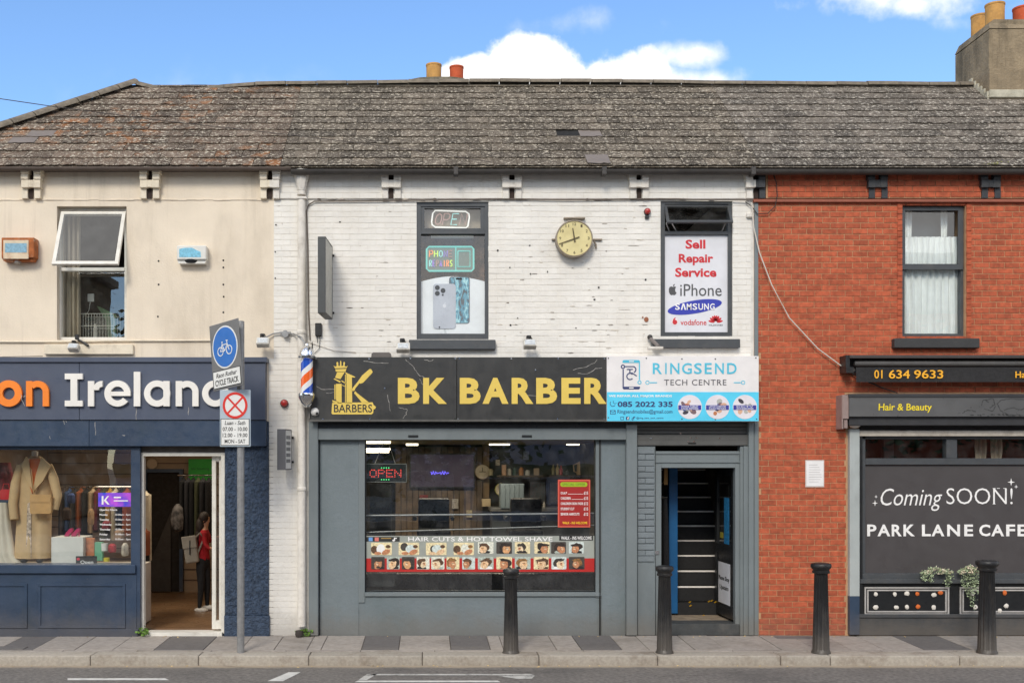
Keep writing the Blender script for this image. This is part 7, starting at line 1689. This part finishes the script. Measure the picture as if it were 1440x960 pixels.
item('blind_edge', MB().pbox(606, 330, 666, 335, .2, .22), flat('white blind', S(222, 220, 214), .7), 'white roller blind edge above the phone repairs neon', 'blind')
cg = thing('bird_cage', 'small white wire bird cage behind the open sash window', 'bird cage', P(138, 478, .45)); wm = flat('white wire', S(214, 212, 200), .4)
yk = .38
b = MB()
for i in range(13):
    for yy_ in (yk, yk+.3): b.tube([P(113+i*3.9*(DIST+yk)/(DIST+yy_), 440, yk).xyz*1 if False else Vector((P(113+i*3.9, 0, yk).x, yy_, P(0, 441, yk).z)), Vector((P(113+i*3.9, 0, yk).x, yy_, P(0, 477, yk).z))], .0032, 4)
tag(b.build('cage_wires', wm, cg), kind='stuff')
b = MB()
for py in (441, 458, 477):
    z = P(0, py, yk).z; xa_, xb_2 = P(113, 0, yk).x, P(160, 0, yk).x
    for (a, c) in (((xa_, yk, z), (xb_2, yk, z)), ((xa_, yk+.3, z), (xb_2, yk+.3, z)), ((xa_, yk, z), (xa_, yk+.3, z)), ((xb_2, yk, z), (xb_2, yk+.3, z))): b.tube([a, c], .0045, 5)
b.build('cage_frame', wm, cg)
item('green_cloth', MB().pprism([(136, 430), (142, 432), (163, 443), (163, 477), (152, 477), (150, 452)], .75, .9), mat('faded green cloth', S(110, 140, 104), .9, .3, 9), 'green cloth draped over the bird cage', 'cloth')
item('plug_socket', MB().pbox(123, 413, 132, 424, .5, .52, .003).tube([P(127, 424, .49), P(125, 436, .49), P(122, 441, .49)], .004, 5), flat('white socket', S(200, 200, 194), .4), 'white plug and lead hanging above the bird cage', 'plug')
item('window_bottle', MB().lathe([(.03, 0), (.03, .14), (.012, .18), (.012, .2)], P(134, 476, .5), 12), flat('pale plastic', S(200, 196, 186), .4), 'pale bottle inside the bird cage window', 'bottle')
struct('sash_room_wall', MB().pbox(78, 288, 184, 484, 1.6, 1.63), mat('dim brown room', S(76, 64, 58), .9, .5, 3))
# --- cafe behind the transom lights
room('cafe', P(1200, 0).x, 9.0, .3, 3.0, Zg, 2.7, mat('dim cafe wall', S(70, 66, 58), .9, .3, 2), wood, darkroom)
for k, px in enumerate((1380, 1402)): curtain(px-9, px+7, 617, 645, .3, mat('cream drape', S(176, 162, 140), .9), 'cream drape, %s of two behind the cafe transom window' % ('left' if k == 0 else 'right'), 2, .02)
item('cafe_column', MB().pbox(1243, 615, 1257, 646, .5, .6), mat('grey column', S(110, 104, 100), .7), 'grey column behind the left cafe transom pane', 'column')

# ================================================================== other side of the street (seen only in the glass)
ob = thing('pub_building', 'pale rendered pub with green fascia across the street', 'building', (-2, -31, -.6))
lil = mat('pale lilac render', S(196, 188, 196), .9)
wopen = [(x, x+1.1, z, z+1.7) for x in (-11, -7.5, -4, -.5, 3, 6.5) for z in (4.2,)]
o = wall(-13, 9.5, -.2, 7.2, wopen, -.15, .15); o.xf(Matrix.Translation((0, -31, 0))).build('wall', lil, ob)
MB().box(-13.3, 9.8, -31.5, -30.4, 7.2, 7.45, .02).build('parapet', lil, ob)
MB().box(-13, 9.5, -30.85, -30.7, 1.7, 2.2, .02).build('fascia', mat('pub green', S(24, 84, 52), .5), ob)
MB().box(-13, 9.5, -31.6, -31.4, -.2, 7).build('interior_shade', dark, ob)
for q in wopen:
    f = MB().box(q[0], q[1], -31.0, -30.95, q[2], q[2]+.08).box(q[0], q[1], -31.0, -30.95, q[3]-.08, q[3]).box(q[0], q[0]+.08, -31., -30.95, q[2]+.08, q[3]-.08).box(q[1]-.08, q[1], -31., -30.95, q[2]+.08, q[3]-.08).box(q[0], q[1], -31., -30.95, (q[2]+q[3])/2-.03, (q[2]+q[3])/2+.03).build('window', upvc, ob)
for x in (-11.5, -7, -2.5, 2, 6): MB().box(x, x+3, -30.84, -30.80, .2, 1.6, .01).build('shop_window', mat('dark shop glass', (.02, .025, .03), .08), ob)
ob2 = thing('terrace_building', 'long dark brick terrace further along the opposite side', 'building', (22, -31, 0)); MB().box(11, 40, -36, -31, -.2, 8.5).build('wall', redbrick, ob2); MB().prism([(10.5, 8.5), (40.5, 8.5), (38, 11), (13, 11)], -36.2, -30.8).build('roof', slatenew, ob2)
ob3 = thing('apartment_building', 'grey apartment block further left on the opposite side', 'building', (-28, -33, 0)); MB().box(-44, -16, -40, -33, -.2, 11).build('wall', stuccom, ob3); MB().box(-44.4, -15.6, -40.4, -32.6, 11, 11.4).build('roof', ridgem, ob3)
barkm = mat('bark', S(84, 72, 60), .9, .2, 20, .6, 30); folm = mat('dark tree foliage', (.05, .085, .03), .8, .4, 3, rnd=.4)
def tree(x, y, h, label):
    t = thing('street_tree', label, 'tree', (x, y, -.03), 'street trees opposite'); rn = random.Random(int(x*10))
    b = MB().tube([(x, y, -.1), (x+.05, y, h*.25), (x-.05, y, h*.5), (x+.1, y, h*.75)], .2, 10, taper=[.2, .16, .12, .05]); tips = []
    for i in range(9):
        a = rn.random()*6.28; z0 = h*(.35+.4*rn.random()); e = Vector((x+math.cos(a)*h*.28, y+math.sin(a)*h*.28, z0+h*.2)); b.tube([(x, y, z0), (Vector((x, y, z0))+e)/2+Vector((0, 0, .2)), e], .05, 6, taper=[.07, .05, .02]); tips.append(e)
    b.build('trunk', barkm, t); c = MB(); tips += [Vector((x, y, h*.85)), Vector((x+.5, y, h*.7))]
    for e in tips:
        for k in range(260):
            p = e+Vector((rn.gauss(0, .75), rn.gauss(0, .75), rn.gauss(0, .6))); u = Vector((rn.uniform(-1, 1), rn.uniform(-1, 1), rn.uniform(-.4, .4))).normalized()*.14; v = u.cross(Vector((rn.uniform(-1, 1), rn.uniform(-1, 1), rn.uniform(-1, 1)))).normalized()*.09
            c.bm.faces.new([c.bm.verts.new(q) for q in (p-u, p-v, p+u, p+v)])
    tag(c.mark().build('crown', folm, t), kind='stuff')
tree(1.0, -21, 4.6, 'bushy street tree directly opposite the barber window'); tree(-7.5, -22, 7.2, 'taller street tree opposite the clothes shop'); tree(9, -21.5, 6.8, 'street tree opposite the cafe'); tree(17, -20.5, 6.2, 'broad street tree opposite the right end of the cafe'); tree(22, -22, 6.6, 'last street tree along the opposite side')
vn = thing('parked_van', 'silver van parked on the opposite side of the road', 'van', (-1.5, -24, -.12)); silver = mat('silver paint', S(178, 182, 186), .3, .03, 2, metal=.3)
Xv = lambda pts: [(-1.5+a, -.12+c) for a, c in pts]
MB().prism(Xv([(-2.4, .35), (-2.4, .95), (-2.1, 1.1), (-1.35, 1.25), (-.65, 1.95), (-.4, 2.02), (2.35, 2.02), (2.45, 1.9), (2.45, .35)]), -24.9, -23.1).build('body', silver, vn)
wg = mat('van glass', (.02, .02, .025), .05); MB().prism(Xv([(-1.15, 1.25), (-.62, 1.82), (.2, 1.82), (.2, 1.25)]), -23.09, -23.05).build('side_window', wg, vn)
for dx in (-1.6, 1.55):
    MB().lathe([(.001, 0), (.32, 0), (.34, .03), (.34, .2), (.001, .2)], (-1.5+dx, -23.25, .22), 24, 'y').build('wheel', blackgloss, vn, smooth=True)
